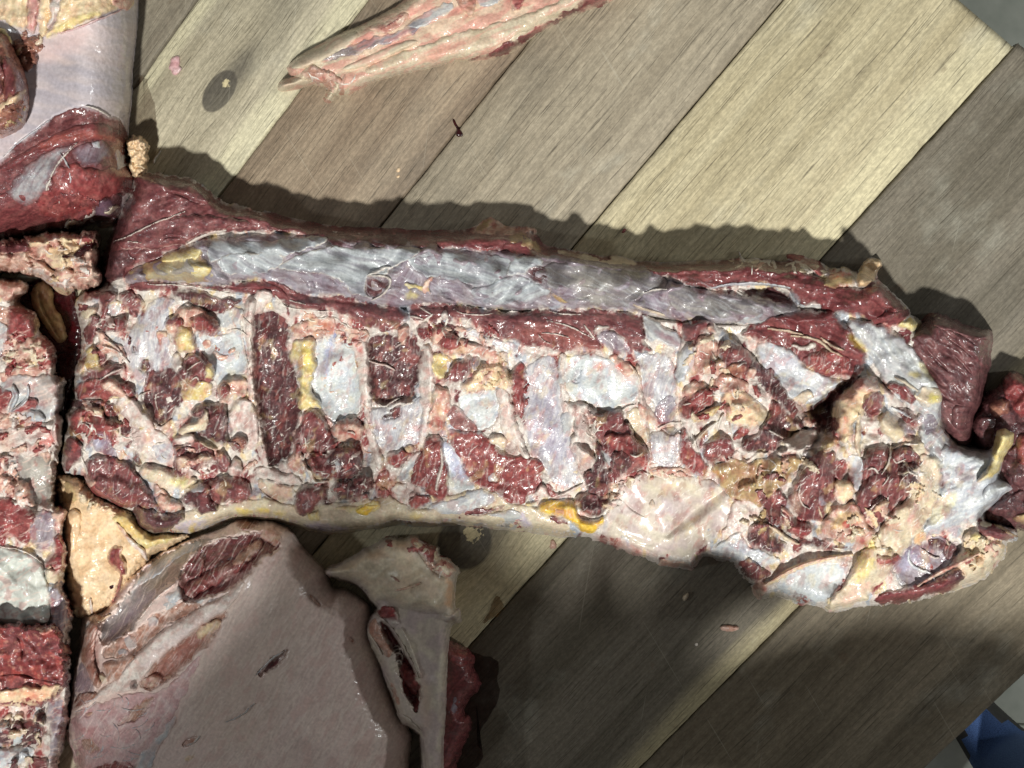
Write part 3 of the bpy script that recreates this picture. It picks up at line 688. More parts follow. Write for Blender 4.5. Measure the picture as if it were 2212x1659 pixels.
T.crease('00: 1480,1659 1560,1690 1700,1740 1780,1770', 5, 3)
# --- dark muscle showing along the upper edge
T.add('muscle', 7, 'D: 560,452 640,474 740,490 860,493 1000,497 1060,492 1160,500 1180,534 1260,544 1340,560 1440,566 1560,562 1660,562 1760,566 1790,584 1700,592 1560,590 1420,592 1280,580 1160,560 1000,530 850,528 700,520 560,490', R=8, ang=-8, rag=2.5)
# --- long back strip under silver skin
T.add('filmd', 20, 'D: 272,590 335,567 400,538 450,514 553,510 600,506 708,516 780,520 885,522 943,530 1030,538 1106,545 1206,552 1296,562 1381,573 1431,593 1468,613 1531,630 1659,650 1729,664 1740,690 1659,690 1581,697 1531,697 1481,692 1431,685 1368,672 1293,667 1231,665 1156,665 1106,672 1028,662 943,652 885,657 870,668 803,660 753,642 683,634 648,637 615,618 578,604 553,602 467,617 375,612 325,607 272,617', R=46, ang=-14, rag=2, sm=6, ch=1, name='back_strip')
T.crease('D: 300,618 470,622 560,606 640,640 760,648 860,672 950,656 1100,676 1300,671 1430,690 1560,702 1680,696', 9, 11)
T.add('tanfat', 1.2, '01: 1100,720 1130,680 1350,590 1500,510 1650,450 1740,480 1740,560 1800,600 1830,680 1760,740 1880,790 1700,800 1500,770 1300,750 1120,790', ang=20, R=8, rl=0.7)
T.paint('01: 1350,650 1500,590 1680,540 1740,600 1650,700 1800,780 1500,770 1250,760', (150, 146, 124), 0.75)
T.add('yfat', 3.0, '01: 1380,590 1440,530 1560,520 1650,480 1740,470 1750,530 1700,570 1600,590 1480,610', R=6)
T.add('yfat', 4.0, '01: 1620,650 1660,620 1780,630 1840,660 1790,730 1720,745 1650,710', R=7)
T.add('yfat', 3.0, '01: 1820,700 1880,720 1890,750 1830,740', R=5)
T.paint('01: 1750,480 1800,480 1830,600 1800,650 1740,560', (66, 58, 70), 0.7)
T.add('fascia', 1.6, '01: 1760,480 1900,400 2100,420 2300,440 | 11: 300,395 600,378 625,430 500,470 360,530 250,560 0,560 -200,560 -380,600 | 01: 1830,620', ang=-24, R=4, rag=3, curl=0.5, rim=((222, 214, 200), 2.5))
T.add('fascia', 1.3, '11: -330,580 -200,520 0,540 120,500 250,570 190,640 100,690 0,730 -150,720 -300,690', ang=-28, R=4, curl=1.2, rim=((226, 218, 206), 2.2))
T.add('dark', 3.5, '11: 620,372 750,350 870,372 885,430 800,472 700,472 630,432', R=16, ang=-10, rl=0.5)
T.add('dark', 3.5, '11: 885,385 1000,345 1200,342 1312,380 1310,470 1100,476 930,445', R=16, ang=-10, rl=0.5)
T.add('muscle', 3.5, '11: 1320,400 1480,368 1560,440 1590,475 1450,480 1330,470', R=10)
T.add('redm', 4.5, '11: 1500,372 1850,360 2100,378 2150,440 2140,500 1900,505 1700,492 1570,470', R=14, ang=-6)
T.add('redm', 3, '11: 2120,440 | 21: 30,430 60,400 120,430 150,500 300,525 420,530 700,575 900,620 1080,650 1300,720 1100,660 800,600 500,570 100,550 0,535', R=7, ang=-8)
T.add('tanfat', 2.5, '21: -40,360 120,350 180,400 220,470 290,510 200,530 120,480 60,440 -30,430', R=5)
T.add('pinkfat', 11, '11: 1830,362 1900,290 1980,232 2040,210 2120,232 2170,280 2200,300 | 21: 0,292 110,300 220,315 200,350 100,352 -60,362 -160,372', R=9, rag=3)
T.add('tanfat', 3, '11: 1900,300 1980,240 2040,216 2100,232 2060,262 1980,290 1930,340 1880,350', R=6)
T.add('cream', 2.5, '21: 380,520 410,503 600,535 740,580 900,610 1060,628 1080,640 860,632 740,612 560,572 420,545', R=4, rag=2)
T.add('bone', 7, '21: 842,545 880,532 960,560 1060,610 1085,632 960,620 880,600', R=6, rag=1.5)
T.add('fascia', 1.6, '11: 270,600 380,540 620,470 900,490 1320,490 1440,494 1360,560 1260,610 1150,660 1130,715 960,718 930,800 980,930 1040,962 920,900 800,880 760,770 600,700 280,680 180,650', ang=-12, R=4, rag=2.5, curl=1.4, rim=((218, 210, 198), 2.5))
T.add('filmd', 0.8, '11: 340,690 500,700 740,770 790,870 530,850 450,810 380,740', ang=-20, dent=1.5, R=4)
T.add('dark', 0.7, '11: 940,770 1000,722 1140,755 1160,800 1080,880 990,920 960,860', dent=2.5, R=4)
T.add('filmd', 0.8, '11: 1160,670 1270,610 1370,585 1420,760 1380,860 1250,890 1170,840', ang=60, R=5)
T.add('filmd', 0.6, '11: 440,760 460,830 520,850 500,780', ang=60)
T.cord('white', 3.0, 9, '11: 960,720 1040,690 1100,660 1160,650', rag=1.5)
T.cord('white', 3.2, 6, '11: 975,722 1060,722 1150,735 1168,785 1130,850 1070,905 1000,935', rag=1.0)
T.paint('11: 1290,890 1350,850 1410,900 1310,935', (214, 198, 110), 0.7)
T.add('fascia', 1.4, '11: 1380,540 1560,503 2212,565 | 21: 300,610 170,645 90,700 0,720 | 11: 2100,770 1900,820 1700,760 1500,740 1420,720 1290,590', ang=-12, R=5, rag=2.5, curl=0.8)
T.add('filmd', 0.9, '11: 1500,745 1700,765 1850,830 1840,905 1600,935 1540,880 1500,800', ang=-6, dent=1.0, R=5)
T.add('filmd', 0.9, '11: 1400,560 1560,530 1500,620 1420,640 1370,600', ang=-40, R=5)
T.add('yfat', 2.2, '11: 1300,785 1370,795 1440,820 1500,860 1440,850 1370,835 1310,820', R=4)
T.add('pinkfat', 3.0, '11: 1430,850 1450,790 1520,735 1510,790 1490,840 1510,885 1460,870', R=4)
T.add('fascia', 1.8, '11: 1830,850 2000,810 2150,740 2240,720 | 21: 130,745 300,825 322,870 230,905 190,950 100,950 0,962 -210,990 -320,930', ang=25, R=4, rag=3.5, fold=0.7, fw=8, curl=0.8)
T.add('filmd', 0.7, '11: 1840,880 1960,870 2040,900 1960,930 1860,930', dent=1.0, rag=4)
T.add('fascia', 1.8, '21: -40,640 40,560 150,548 250,580 300,630 200,640 150,690 60,720 -40,720', ang=-20, R=5, curl=1.5, rim=((216, 212, 206), 2.5))
T.add('dark', 0.6, '21: 170,640 240,640 300,660 270,800 190,790 110,730', dent=1.5, R=4)
T.add('filmg', 1.5, '21: 260,620 420,600 760,620 1100,650 1350,740 1330,840 1100,905 1060,940 980,1010 750,1005 500,970 370,880 300,800', ang=-16, R=5, rag=2.5)
T.add('filmd', 0.7, '21: 350,765 600,800 860,860 700,900 480,950 400,900', ang=-10, R=5)
T.paint('21: 560,700 800,720 900,800 760,860 900,950 700,980 500,860', (168, 164, 152), 0.5, soft=25)
T.add('filmd', 0.7, '21: 1090,930 1180,870 1340,840 1310,950 1450,1060 1560,1120 1250,1050 1110,985', ang=-30, dent=1.5, R=5)
T.cord('white', 2.0, 5, '21: 1140,870 1220,845 1340,840', rag=1.2)
T.cord('cream', 2.0, 8, '21: 1050,970 1100,1000 1250,1040 1330,1080', rag=1.5)
T.add('filmg', 1.5, '21: 1350,800 1500,825 1900,905 2212,960 | 31: 280,1000 200,1060 0,1070 | 21: 2100,1070 1900,1085 1700,1120 1450,1040 1330,940', ang=-14, R=6, rag=2.5)
T.add('fascia', 1.2, '21: 1900,1120 2050,1080 2212,1060 | 31: 90,1060 130,1110 0,1130 | 21: 2050,1150', ang=-10)
T.add('tanfat', 2.0, '21: 330,880 390,880 490,970 430,960 350,910', R=4)
# --- red muscle at upper right
T.add('redm', 14, '21: 1130,662 1250,648 1450,640 1700,645 1820,632 2000,604 2212,622 | 31: 0,652 130,640 400,705 560,820 760,830 900,800 1000,800 1080,900 1195,990 1205,1045 1100,1080 900,1110 700,1060 470,1020 440,965 300,990 220,900 190,830 0,800 | 21: 2000,795 1800,835 1600,812 1450,785 1300,722', R=20, ang=-8, rag=2, sm=6, fold=1.2, fw=12)
T.add('dark', 2, '21: 1900,850 2212,838 | 31: 180,855 230,950 270,995 | 21: 2300,960 2100,900', dent=9, R=8, ang=-8)
T.cord('filmw', 3, 8, '21: 1720,835 1850,802 2050,790 2212,800 | 31: 190,830', rag=1)
T.add('film', 1.5, '31: 250,965 330,985 430,960 455,985 440,1020 350,1010 280,1000', curl=1, R=4)
T.add('redm', 6, '31: 870,1115 1050,1045 1190,1005 1215,1045 1180,1130 1050,1150 900,1150', R=12, rim=((200, 130, 122), 2.5), ang=15)
T.add('redm', 5, '31: 800,820 1000,800 1070,900 1190,990 1100,1010 960,1000 880,930', R=14, ang=-45, fold=1.5)
T.add('tanfat', 6, '31: 480,800 500,750 540,705 690,685 745,730 760,800 640,820 560,832', R=9, rag=3)
T.paint('31: 500,730 560,705 690,690 730,720 600,740', (206, 66, 54), 0.8)
T.add('red', 10, '31: 160,560 160,525 330,550 420,590 520,680 600,710 470,722 430,712 330,622 210,592', R=8, ang=-25, rag=1.5)
T.cord('white', 3, 7, '31: 230,595 330,640 400,690', rag=1.5)
T.add('peach', 26, '31: 770,800 778,720 810,640 850,578 920,557 995,602 955,680 925,740 870,800 800,815', R=11, rag=2, rl=2.0)
T.add('white', 2, '31: 952,830 985,800 1003,870 980,902 958,872', R=5, rag=1)
T.add('yfat', 7, '31: 1120,1150 1200,1095 1320,1105 1332,1160 1290,1190 1180,1180', R=9)
T.shreds('21: 1820,610 2000,560 2212,590 | 31: 0,600 300,640 700,650 740,690 400,700 0,660 | 21: 2000,620', 10, ['white', 'cream', 'pinkfat'], (3, 6), (1.5, 4), strands=12, sc=('white', 'cream'))
T.cord('white', 9, 5, '21: 1960,510 1975,560 2000,600', rag=1.5)
# --- spinal ridge muscles
T.add('muscle', 7, '01: 1090,800 1300,775 1500,790 1870,815 2212,775 | 11: 100,755 250,800 380,890 520,878 800,905 1000,985 1200,1000 1330,1050 1300,1120 1200,1180 1050,1210 800,1080 680,1030 300,1005 150,880 0,870 | 01: 2100,890 1900,850 1700,835 1550,830 1400,850 1200,850', R=15, ang=-14, rag=3, fold=1.0, fw=10)
T.add('muscle', 7, '11: 1300,1000 1380,950 1500,955 1700,985 1900,1005 2212,1055 | 21: 0,1055 300,1015 500,1005 750,1022 1050,1042 1120,1055 1140,1200 1130,1300 1250,1385 1040,1375 960,1260 830,1190 720,1220 800,1385 650,1360 400,1385 300,1335 0,1305 | 11: 2100,1255 1950,1155 1750,1095 1500,1105 1350,1095', R=14, ang=-16, rag=3, fold=0.8, fw=10)
T.paint('21: 100,1150 400,1170 620,1250 780,1370 600,1370 300,1300 50,1250', (176, 104, 92), 0.5, soft=40)
T.add('redm', 4, '01: 1880,830 2000,790 2212,770 | 11: 150,790 280,880 300,960 0,850 -150,840', R=8, ang=-8)
for w_, q in ((4, '21: 290,1110 450,1140 560,1190 690,1260'), (3, '21: 240,1220 380,1225 500,1262'), (3, '21: 320,1025 400,1050 600,1060'), (3, '11: 280,935 350,950 430,970'), (4, '11: 300,1000 450,1030 680,1030'), (4, '01: 1300,800 1500,800 1650,815 1800,850 2000,880 2120,895'), (3, '11: 150,880 200,930 240,985 300,1000'), (4, '11: 1400,990 1460,1020 1520,1060'), (3, '11: 1700,1010 1800,1060 1960,1060 2050,1050'), (3, '21: 230,1225 260,1280 330,1310'), (5, '21: 620,1150 680,1220 720,1280')):
    T.cord('white', 1.6, w_, q, rag=1.2)
T.add('dark', 5, '01: 1480,860 1560,835 1700,855 1900,905 2100,925 2060,965 1950,1035 1850,1045 1700,965 1540,925', R=11, ang=-15)
T.add('memb', 8, '11: -110,1010 -80,920 0,870 90,850 145,880 100,950 40,1050 0,1110 -60,1190 -90,1110', R=10, ang=55)
T.add('filmd', 6, '21: 720,1225 830,1188 930,1230 1000,1310 1042,1370 1000,1410 900,1392 800,1335 722,1275', R=13, ang=-50, rag=1.2)
T.add('white', 3, '21: 700,1180 760,1150 850,1165 830,1190 740,1210 690,1230', R=4)
T.add('film', 4, '21: 1120,1045 1220,1105 1330,1180 1470,1240 1485,1330 1420,1385 1290,1285 1160,1295 1150,1185', R=6, ang=-35, rim=((222, 214, 206), 3), curl=1)
T.paint('21: 1200,1180 1450,1270 1440,1360 1300,1270', (146, 92, 100), 0.6)
# rib bands standing proud between the windows
for w_, q in ((24, 'D: 545,655 538,720 546,830 558,950 588,1034'), (16, 'D: 652,700 655,800 646,935'), (20, 'D: 786,752 790,830 797,905 818,1005'), (14, 'D: 925,750 931,850 922,935'), (22, 'D: 1088,765 1092,850 1112,940 1146,1005'), (20, 'D: 1216,770 1216,860 1238,940 1268,1012'), (15, 'D: 1378,792 1388,880 1404,985'), (18, 'D: 405,660 398,740 392,800'), (16, 'D: 1468,790 1462,900 1466,980')):
    T.cord('memb', 4.0, w_, q, rag=3.0, taper=0.25, ang=82, name='rib')
    T.cord('white', 1.2, 3, q.replace('D: ', 'D: '), rag=2.0, taper=0.5)
# torn threads and crumbs strewn over the whole rib panel
for q in ('D: 175,660 330,640 470,660 560,700 560,880 520,1040 330,1040 180,980', 'D: 560,690 700,680 900,700 910,900 880,1060 560,1060', 'D: 880,690 1150,740 1180,900 1120,1070 880,1070', 'D: 1120,750 1470,760 1470,1010 1250,1070 1120,1060'):
    T.shreds(q, 7, ['memb', 'pinkfat', 'memb'], (2, 4.5), (0.6, 1.8), strands=16, sc=('memb', 'pinkfat'))
T.ts = 1.7
# --- belly band along the lower edge
T.add('cream', 3, '02: 1100,1120 1300,1180 1600,1100 1900,1040 2212,1000 | 12: 100,960 220,1030 340,1050 600,1040 740,1020 1000,1000 1090,990 1180,960 1300,1080 1500,1080 1600,1000 1900,900 2100,940 2212,1040 | 22: 0,1040 200,1050 300,1130 450,1200 600,1300 400,1320 0,1250 | 12: 1950,1235 1700,1205 1500,1232 1200,1205 850,1275 650,1295 430,1252 150,1175 | 02: 2000,1165 1750,1265 1500,1300 1300,1310', R=9, ang=4, rag=3)
T.add('film', 1, '02: 1420,1300 1500,1200 1650,1160 1900,1110 2000,1130 1900,1190 1750,1245 1620,1300', ang=15)
T.paint('02: 1480,1240 1600,1180 1800,1170 1700,1260 1600,1290', (158, 150, 190), 0.6)
T.add('filmd', 0.8, '12: 400,1190 640,1205 850,1262 640,1278 440,1242', ang=-8)
T.paint('12: 420,1195 640,1210 840,1262 640,1275 450,1240', (172, 160, 196), 0.7)
T.add('yfat', 2.5, '12: 640,1085 720,1050 860,1060 960,1020 1060,1010 1092,1050 1000,1110 900,1135 760,1095', R=7)
T.add('ystrong', 3, '12: 860,1100 960,1040 1060,1020 1080,1050 1000,1100 900,1140', R=7)
T.add('yfat', 4, '12: 440,1145 500,1092 550,1122 552,1182 480,1192', R=6, rl=2.2)
T.add('yfat', 2, '12: 900,1180 960,1160 960,1220 910,1215', R=5)
for q in ('12: 20,1060 120,1080 100,1120 10,1110', '02: 2030,1060 2180,1090 2150,1140 2040,1120', '12: 150,1100 260,1110 240,1140 160,1130', '02: 1640,1230 1700,1200 1680,1290 1630,1300'):
    T.paint(q, (226, 196, 60), 0.75)
T.paint('12: 1330,1110 1450,1130 1420,1180 1340,1170', (222, 196, 100), 0.6)
T.add('filmw', 1.5, '12: 1480,1050 1700,1010 1900,895 2100,945 2120,1000 1900,1085 1700,1155 1540,1110', ang=22, R=6)
T.add('film', 1.5, '12: 1700,1160 1900,1150 2120,1095 2212,1080 | 22: 60,1100 120,1230 0,1240 | 12: 1950,1215 1760,1195', ang=8)
T.add('muscle', 1, '12: 1700,1162 1800,1112 2000,1072 2190,1042 2120,1092 1900,1150 1780,1182', ang=14, dent=1.5, R=5)
T.cord('white', 1.2, 3, '12: 1820,1130 1950,1130 2050,1095')
T.add('muscle', 3, '12: 1290,1190 1340,1170 1380,1190 1330,1225', R=6)
# --- rib panel: windows and tatters, left to right
T.add('muscle', 5, '01: 760,870 860,840 960,860 1030,920 960,960 900,1010 860,960', R=9, ang=40)
T.add('muscle', 4, '01: 1020,880 1100,850 1180,900 1280,960 1200,1010 1190,1080 1120,1060 1060,960', R=8)
T.add('film', 1, '01: 870,1020 960,960 1040,960 1040,1060 960,1090 880,1080', ang=40)
T.add('cream', 4, '01: 690,1020 760,1010 800,990 850,1030 800,1060 740,1100 690,1080', R=6, rl=2)
T.add('redm', 5, '01: 890,1150 960,1100 1060,1080 1110,1130 1060,1190 960,1200 900,1210', R=8, ang=15)
T.add('muscle', 5, '01: 720,1180 760,1080 840,1070 860,1150 820,1260 800,1340 740,1330', R=9, ang=80)
T.add('gauze', 1.2, '01: 1130,1180 1200,1100 1290,960 1400,900 1480,900 1515,960 1450,1050 1450,1150 1480,1400 1520,1510 1350,1560 1290,1640 1180,1650 1100,1480 1030,1330 1100,1250', ang=80, R=5, rag=3)
T.add('film', 0.8, '01: 890,1220 960,1270 1050,1250 1100,1330 1010,1330 930,1290', ang=60)
T.add('pinkfat', 4.5, '01: 830,1200 880,1190 920,1260 1000,1310 1060,1340 1090,1440 1010,1420 900,1380 830,1340 860,1290', R=6, rag=4)
T.cord('memb', 2.5, 5, '01: 900,1270 1000,1330 1060,1420 1120,1480')
T.cord('memb', 2.0, 4, '01: 880,1330 980,1360 1060,1400')
T.add('film', 1, '01: 920,1440 1000,1400 1060,1440 1000,1490 940,1480', ang=30)
T.add('muscle', 4, '01: 830,1370 900,1390 930,1450 860,1470 820,1420', R=7)
T.add('dark', 0.6, '01: 1140,1320 1180,1330 1195,1375 1160,1385 1140,1355', dent=2, R=3)
T.add('dark', 1, '01: 1200,1490 1260,1440 1290,1490 1270,1560 1220,1550', dent=1.5, R=4)
T.add('yfat', 4, '01: 720,1400 740,1340 810,1340 840,1420 860,1470 790,1520 720,1530 740,1460', R=7)
T.paint('01: 720,1480 860,1470 840,1510 740,1540', (150, 104, 34), 0.8)
T.add('pinkfat', 4, '01: 640,1560 680,1470 720,1480 720,1540 660,1590', R=6)
T.add('muscle', 6, '01: 690,1560 830,1520 1000,1500 1060,1500 1090,1540 960,1590 880,1640 700,1650', R=10, ang=12)
T.add('red', 7, '02: 640,60 660,-20 850,-60 1050,-20 1150,60 1150,110 1000,100 940,140 800,130 700,150', R=12)
T.add('pinkfat', 4, '02: 850,-10 950,-50 1000,-10 1050,60 1130,100 1000,120 920,60', R=7)
T.cord('memb', 3, 6, '01: 870,1620 950,1570 1060,1520')
T.add('dark', 5, '02: 560,160 700,130 900,130 980,180 1000,280 900,260 700,220', R=10)
T.add('red', 9, '02: 580,350 600,260 760,190 880,240 900,300 970,330 1000,380 980,500 930,470 900,410 830,430 780,540 720,570 700,480 640,440', R=12, rag=4)
T.add('tanfat', 3, '02: 570,360 640,400 740,470 720,500 620,460 580,400', R=5)
T.add('cream', 2.5, '02: 690,190 800,190 880,230 900,290 820,250 740,230', R=5)
T.cord('white', 2.5, 4, '02: 690,340 740,340 790,400 740,480')
T.add('muscle', 6, '02: 530,560 600,440 660,500 720,570 700,650 620,740 540,740', R=10, rag=4)
T.add('filmd', 1.5, '02: 790,480 850,420 920,430 960,520 1030,560 1020,650 900,600 820,580', ang=60, R=5)
T.paint('02: 800,440 900,430 960,500 900,560 820,540', (168, 170, 196), 0.6)
T.add('muscle', 7, '02: 730,650 850,620 960,640 1100,700 1180,760 1260,880 1330,960 1340,1010 1430,1060 1420,1130 1330,1090 1200,1060 1080,1070 960,1030 860,990 800,920 740,800', R=15, ang=-28)
T.cord('white', 2, 5, '02: 705,640 730,700 750,780', rag=2)
T.add('red', 5, '02: 740,870 820,900 950,960 1060,1010 1100,1060 960,1040 840,980 760,920', R=9)
T.add('pinkfat', 5, '02: 715,850 760,830 850,840 790,900 730,890', R=7)
T.add('dark', 7, '02: 1150,1080 1200,1060 1300,1090 1420,1140 1560,1120 1600,1160 1500,1240 1420,1300 1300,1300 1200,1230 1150,1150', R=13, ang=-15)
T.add('dark', 1, '02: 1280,-110 1420,-150 1510,-145 1570,0 1575,110 1500,260 1420,345 1350,340 1290,260 1205,100 1270,0', dent=5, R=6, ang=70)
T.cord('white', 2, 4, '02: 1190,110 1210,90 1310,60')
T.cord('white', 1.6, 4, '02: 1350,80 1340,160 1370,240')
T.add('memb', 4, '02: 1000,140 1060,100 1180,140 1220,220 1300,300 1330,400 1200,380 1100,280 1030,230', R=7, ang=-45)
T.add('memb', 3, '02: 1150,420 1280,360 1400,420 1500,500 1540,700 1400,700 1250,680 1200,600 1170,500', R=8, ang=-40)
T.add('gauze', 1, '02: 1330,480 1500,500 1520,680 1400,700 1320,600', ang=-30)
T.add('dark', 0.8, '02: 1140,620 1180,590 1230,650 1240,690 1180,700', dent=2.5, R=3)
T.add('dark', 0.8, '02: 930,200 980,170 1040,290 1030,330 960,280', dent=3, R=3)
T.add('dark', 0.8, '02: 1030,390 1080,360 1130,390 1100,430 1050,420', dent=2.5, R=3)
T.add('cream', 4, '02: 1180,740 1260,690 1400,730 1540,760 1640,800 1720,820 1640,890 1500,920 1380,890 1260,820', R=8, ang=-12)
T.paint('02: 1480,800 1640,800 1600,890 1480,880', (216, 214, 120), 0.6)
T.crease('02: 1230,685 1330,680 1450,720 1540,750', 3, 2.5)
T.add('pinkfat', 4, '02: 1330,860 1420,920 1480,1020 1440,1100 1380,1040 1330,960', R=7)
# fat mass and meat lump
T.add('pinkfat', 5, '01: 1440,1120 1500,1060 1580,1000 1700,980 1800,1060 1880,1110 1915,1200 1830,1235 1740,1180 1660,1250 1720,1390 1600,1400 1500,1310 1450,1210', R=10)
T.add('yfat', 4, '01: 1500,1190 1600,1150 1660,1240 1705,1385 1560,1392 1510,1300', R=9)
T.add('red', 4, '01: 1600,1090 1750,1060 1870,1160 1905,1225 1840,1245 1760,1225 1690,1180', R=9)
T.add('red', 4, '01: 1510,1150 1550,1080 1590,1120 1560,1170', R=6)
T.paint('01: 1530,1330 1580,1300 1600,1340 1550,1350', (200, 90, 66), 0.8)
T.add('muscle', 4, '01: 1430,1100 1500,1080 1540,1040 1560,1060 1500,1130 1440,1160', R=6)
T.add('pinkfat', 3, '01: 1355,1220 1400,1210 1450,1220 1450,1250 1390,1270 1380,1340 1360,1330 1365,1270', R=4)
T.add('blue', 1, '01: 1670,1250 1750,1230 1900,1250 2000,1200 2080,1110 2100,1250 2150,1400 2160,1560 1980,1610 1900,1680 1850,1640 1850,1520 1720,1380', dent=2, R=6, ang=40)
T.add('film', 1, '01: 1850,1050 2000,1000 2090,1000 2080,1120 1960,1190 1900,1130', ang=60)
T.add('muscle', 9, '01: 1560,1470 1650,1395 1760,1440 1830,1520 1845,1620 1780,1710 1640,1690 1550,1610 1520,1560', R=13, ang=40)
T.cord('white', 2, 4, '01: 1620,1540 1680,1490 1740,1460')
T.cord('white', 2, 4, '01: 1640,1640 1700,1590 1720,1640')
T.cord('white', 1.6, 3, '01: 1560,1600 1610,1650 1650,1700')
T.add('yfat', 5, '01: 1775,1500 1830,1490 1855,1570 1830,1640 1790,1600', R=6)
T.add('yfat', 3, '02: 1560,40 1700,20 1780,-40 1840,60 1780,130 1650,130 1570,170', R=7)
T.add('memb', 4, '01: 1500,1400 1560,1390 1580,1460 1520,1560 1490,1540', R=6)
for q in ('01: 1750,1300 1790,1268 1835,1300 1800,1345 1760,1335', '01: 1830,1372 1870,1368 1920,1420 1990,1402 1960,1455 1900,1460 1840,1420', '01: 1975,1370 2020,1345 2035,1375 1990,1400'):
    T.add('pinkfat', 2, q, R=4, rag=2)
T.cord('white', 2.5, 5, '01: 2090,1060 2080,1200 2110,1380 2160,1560')
T.cord('white', 2.0, 4, '01: 2100,1080 2150,1130 2212,1180')
T.cord('white', 2.0, 4, '01: 1960,1200 2050,1180 2140,1240')
T.add('pinkfat', 5, '02: 1880,0 1960,-30 2050,-60 2140,-30 2150,60 2080,120 2000,80 1940,190 1900,160', R=9)
T.add('red', 5, '02: 1870,20 1930,0 1990,60 1960,160 1900,120', R=8)
T.add('dark', 8, '02: 1640,230 1760,170 1900,150 1960,230 1960,420 1980,540 1880,520 1780,460 1700,440 1800,380 1800,260 1700,300', R=14)
T.add('cream', 5, '02: 1530,440 1560,370 1700,330 1780,260 1760,200 1810,240 1800,370 1720,400 1640,430', R=6, curl=2, rag=3)
T.add('memb', 6, '02: 1490,500 1530,430 1640,440 1690,470 1680,520 1600,530 1520,530', R=8)
T.add('muscle', 8, '02: 1510,540 1600,530 1700,480 1820,540 1860,600 1780,680 1700,740 1640,800 1540,830 1500,680', R=12, rag=4)
T.add('cream', 5, '02: 1700,630 1760,600 1840,600 1860,640 1780,690 1720,690', R=6)
T.cord('cream', 3.5, 8, '02: 1720,490 1800,540 1870,570')
T.add('pinkfat', 5, '02: 1500,660 1560,620 1640,620 1620,700 1560,780 1530,720', R=7)
T.add('memb', 4, '02: 1980,160 2100,120 2212,160 2240,500 2150,560 2050,500 1990,380', R=8, ang=80)
T.add('brown', 6, '02: 1980,500 2050,450 2130,470 2150,540 2080,590 2010,560', R=9)
T.add('muscle', 7, '02: 1870,640 1900,580 1960,620 2000,690 1960,760 1890,750', R=9)
T.add('memb', 5, '02: 1980,690 2060,640 2110,740 2060,790 1980,770', R=7)
T.add('muscle', 6, '02: 1780,880 1880,820 2050,810 2140,850 2180,950 2100,1010 1960,1000 1860,1040 1800,980', R=14, ang=-10)
T.add('dark', 7, '02: 1570,960 1640,890 1760,870 1830,900 1800,1000 1880,1050 1900,1100 1740,1140 1640,1060 1580,1030', R=12, ang=10)
T.add('film', 2, '02: 1640,900 1740,870 1810,890 1740,930 1660,950', ang=10)
T.add('pinkfat', 4, '02: 1340,960 1420,960 1480,1010 1560,1020 1600,1060 1500,1100 1400,1080', R=7)
# dark column
T.add('dark', 1.2, '11: -30,1080 60,1040 150,1020 250,1100 290,1180 310,1240 250,1290 330,1440 360,1659 | 12: 385,50 390,200 360,350 300,520 250,640 150,705 110,690 100,560 60,430 40,280 10,100 -30,0 | 11: -30,1400', dent=6, R=7, ang=80)
T.add('pinkfat', 3, '11: 280,1155 420,1130 520,1070 660,1070 700,1150 660,1250 560,1262 450,1232 330,1290 290,1220', R=7)
T.paint('11: 520,1125 650,1130 650,1240 560,1232', (170, 96, 66), 0.75)
T.add('blue', 1, '11: 500,1290 560,1262 650,1285 700,1305 830,1305 870,1500 900,1659 | 12: 910,10 900,240 830,262 700,332 620,292 570,232 550,150 490,60 468,0 | 11: 470,1640 520,1500', dent=3, R=6, ang=85)
T.paint('11: 590,1320 660,1270 690,1180 720,1220 640,1400 620,1600 590,1560', (152, 156, 204), 0.6)
T.add('yfat', 4.5, '11: 345,1300 400,1250 510,1258 500,1400 520,1540 470,1659 | 12: 470,60 540,140 562,225 500,212 380,250 368,130 378,0 | 11: 368,1500 275,1430', R=8)
T.paint('11: 390,1350 470,1360 500,1500 440,1530', (230, 210, 90), 0.7)
T.add('memb', 3, '11: 820,1300 900,1270 960,1300 985,1540 | 12: 990,0 1010,110 940,130 900,220 900,60 | 11: 880,1500', R=6, ang=85)
T.paint('11: 790,1220 900,1262 930,1390 870,1392 850,1300', (196, 66, 58), 0.8)
T.add('pinkfat', 3.5, '11: 700,1130 820,1170 920,1190 1010,1240 960,1290 860,1250 760,1220', R=6)
T.add('dark', 1.2, '11: 960,1310 1000,1255 1100,1215 1200,1225 1300,1235 1380,1300 1445,1380 1430,1480 1390,1640 | 12: 1380,80 1340,142 1270,132 1200,162 1130,192 1050,162 1010,112 990,0 | 11: 990,1540 970,1440', dent=7, R=6, ang=60, fold=1.2)
T.cord('memb', 3, 6, '11: 980,1460 1080,1490 1140,1500 1200,1540')
T.add('pinkfat', 6, '11: 1240,1185 1285,1150 1322,1200 1290,1312 1250,1312 1240,1245', R=7)
T.cord('pale', 2.5, 5, '11: 1200,1340 1250,1310')
T.add('gauze', 1.5, '12: 1000,200 1150,180 1300,170 1400,130 1530,0 1500,250 1470,480 1330,540 1130,600 1050,520 970,380', ang=75, R=6)
T.add('dark', 1, '12: 1150,222 1265,165 1245,262 1150,302 1085,292', dent=2, R=4)
T.cord('white', 2, 4, '12: 1050,165 1110,200 1170,150 1270,115')
T.add('memb', 3.5, '11: 1440,1300 1490,1330 1530,1400 1540,1640 | 12: 1530,60 1480,300 1470,480 1440,520 1400,460 1450,250 1420,60 | 11: 1400,1580', R=6, ang=85)
T.paint('12: 1360,360 1420,370 1400,420 1350,400', (214, 130, 120), 0.6)
T.add('yfat', 3.5, '11: 1515,1400 1620,1388 1695,1440 1640,1625 1540,1605', R=7)
T.add('blue', 0.8, '11: 1650,1460 1720,1440 1720,1540 1650,1560', R=4)
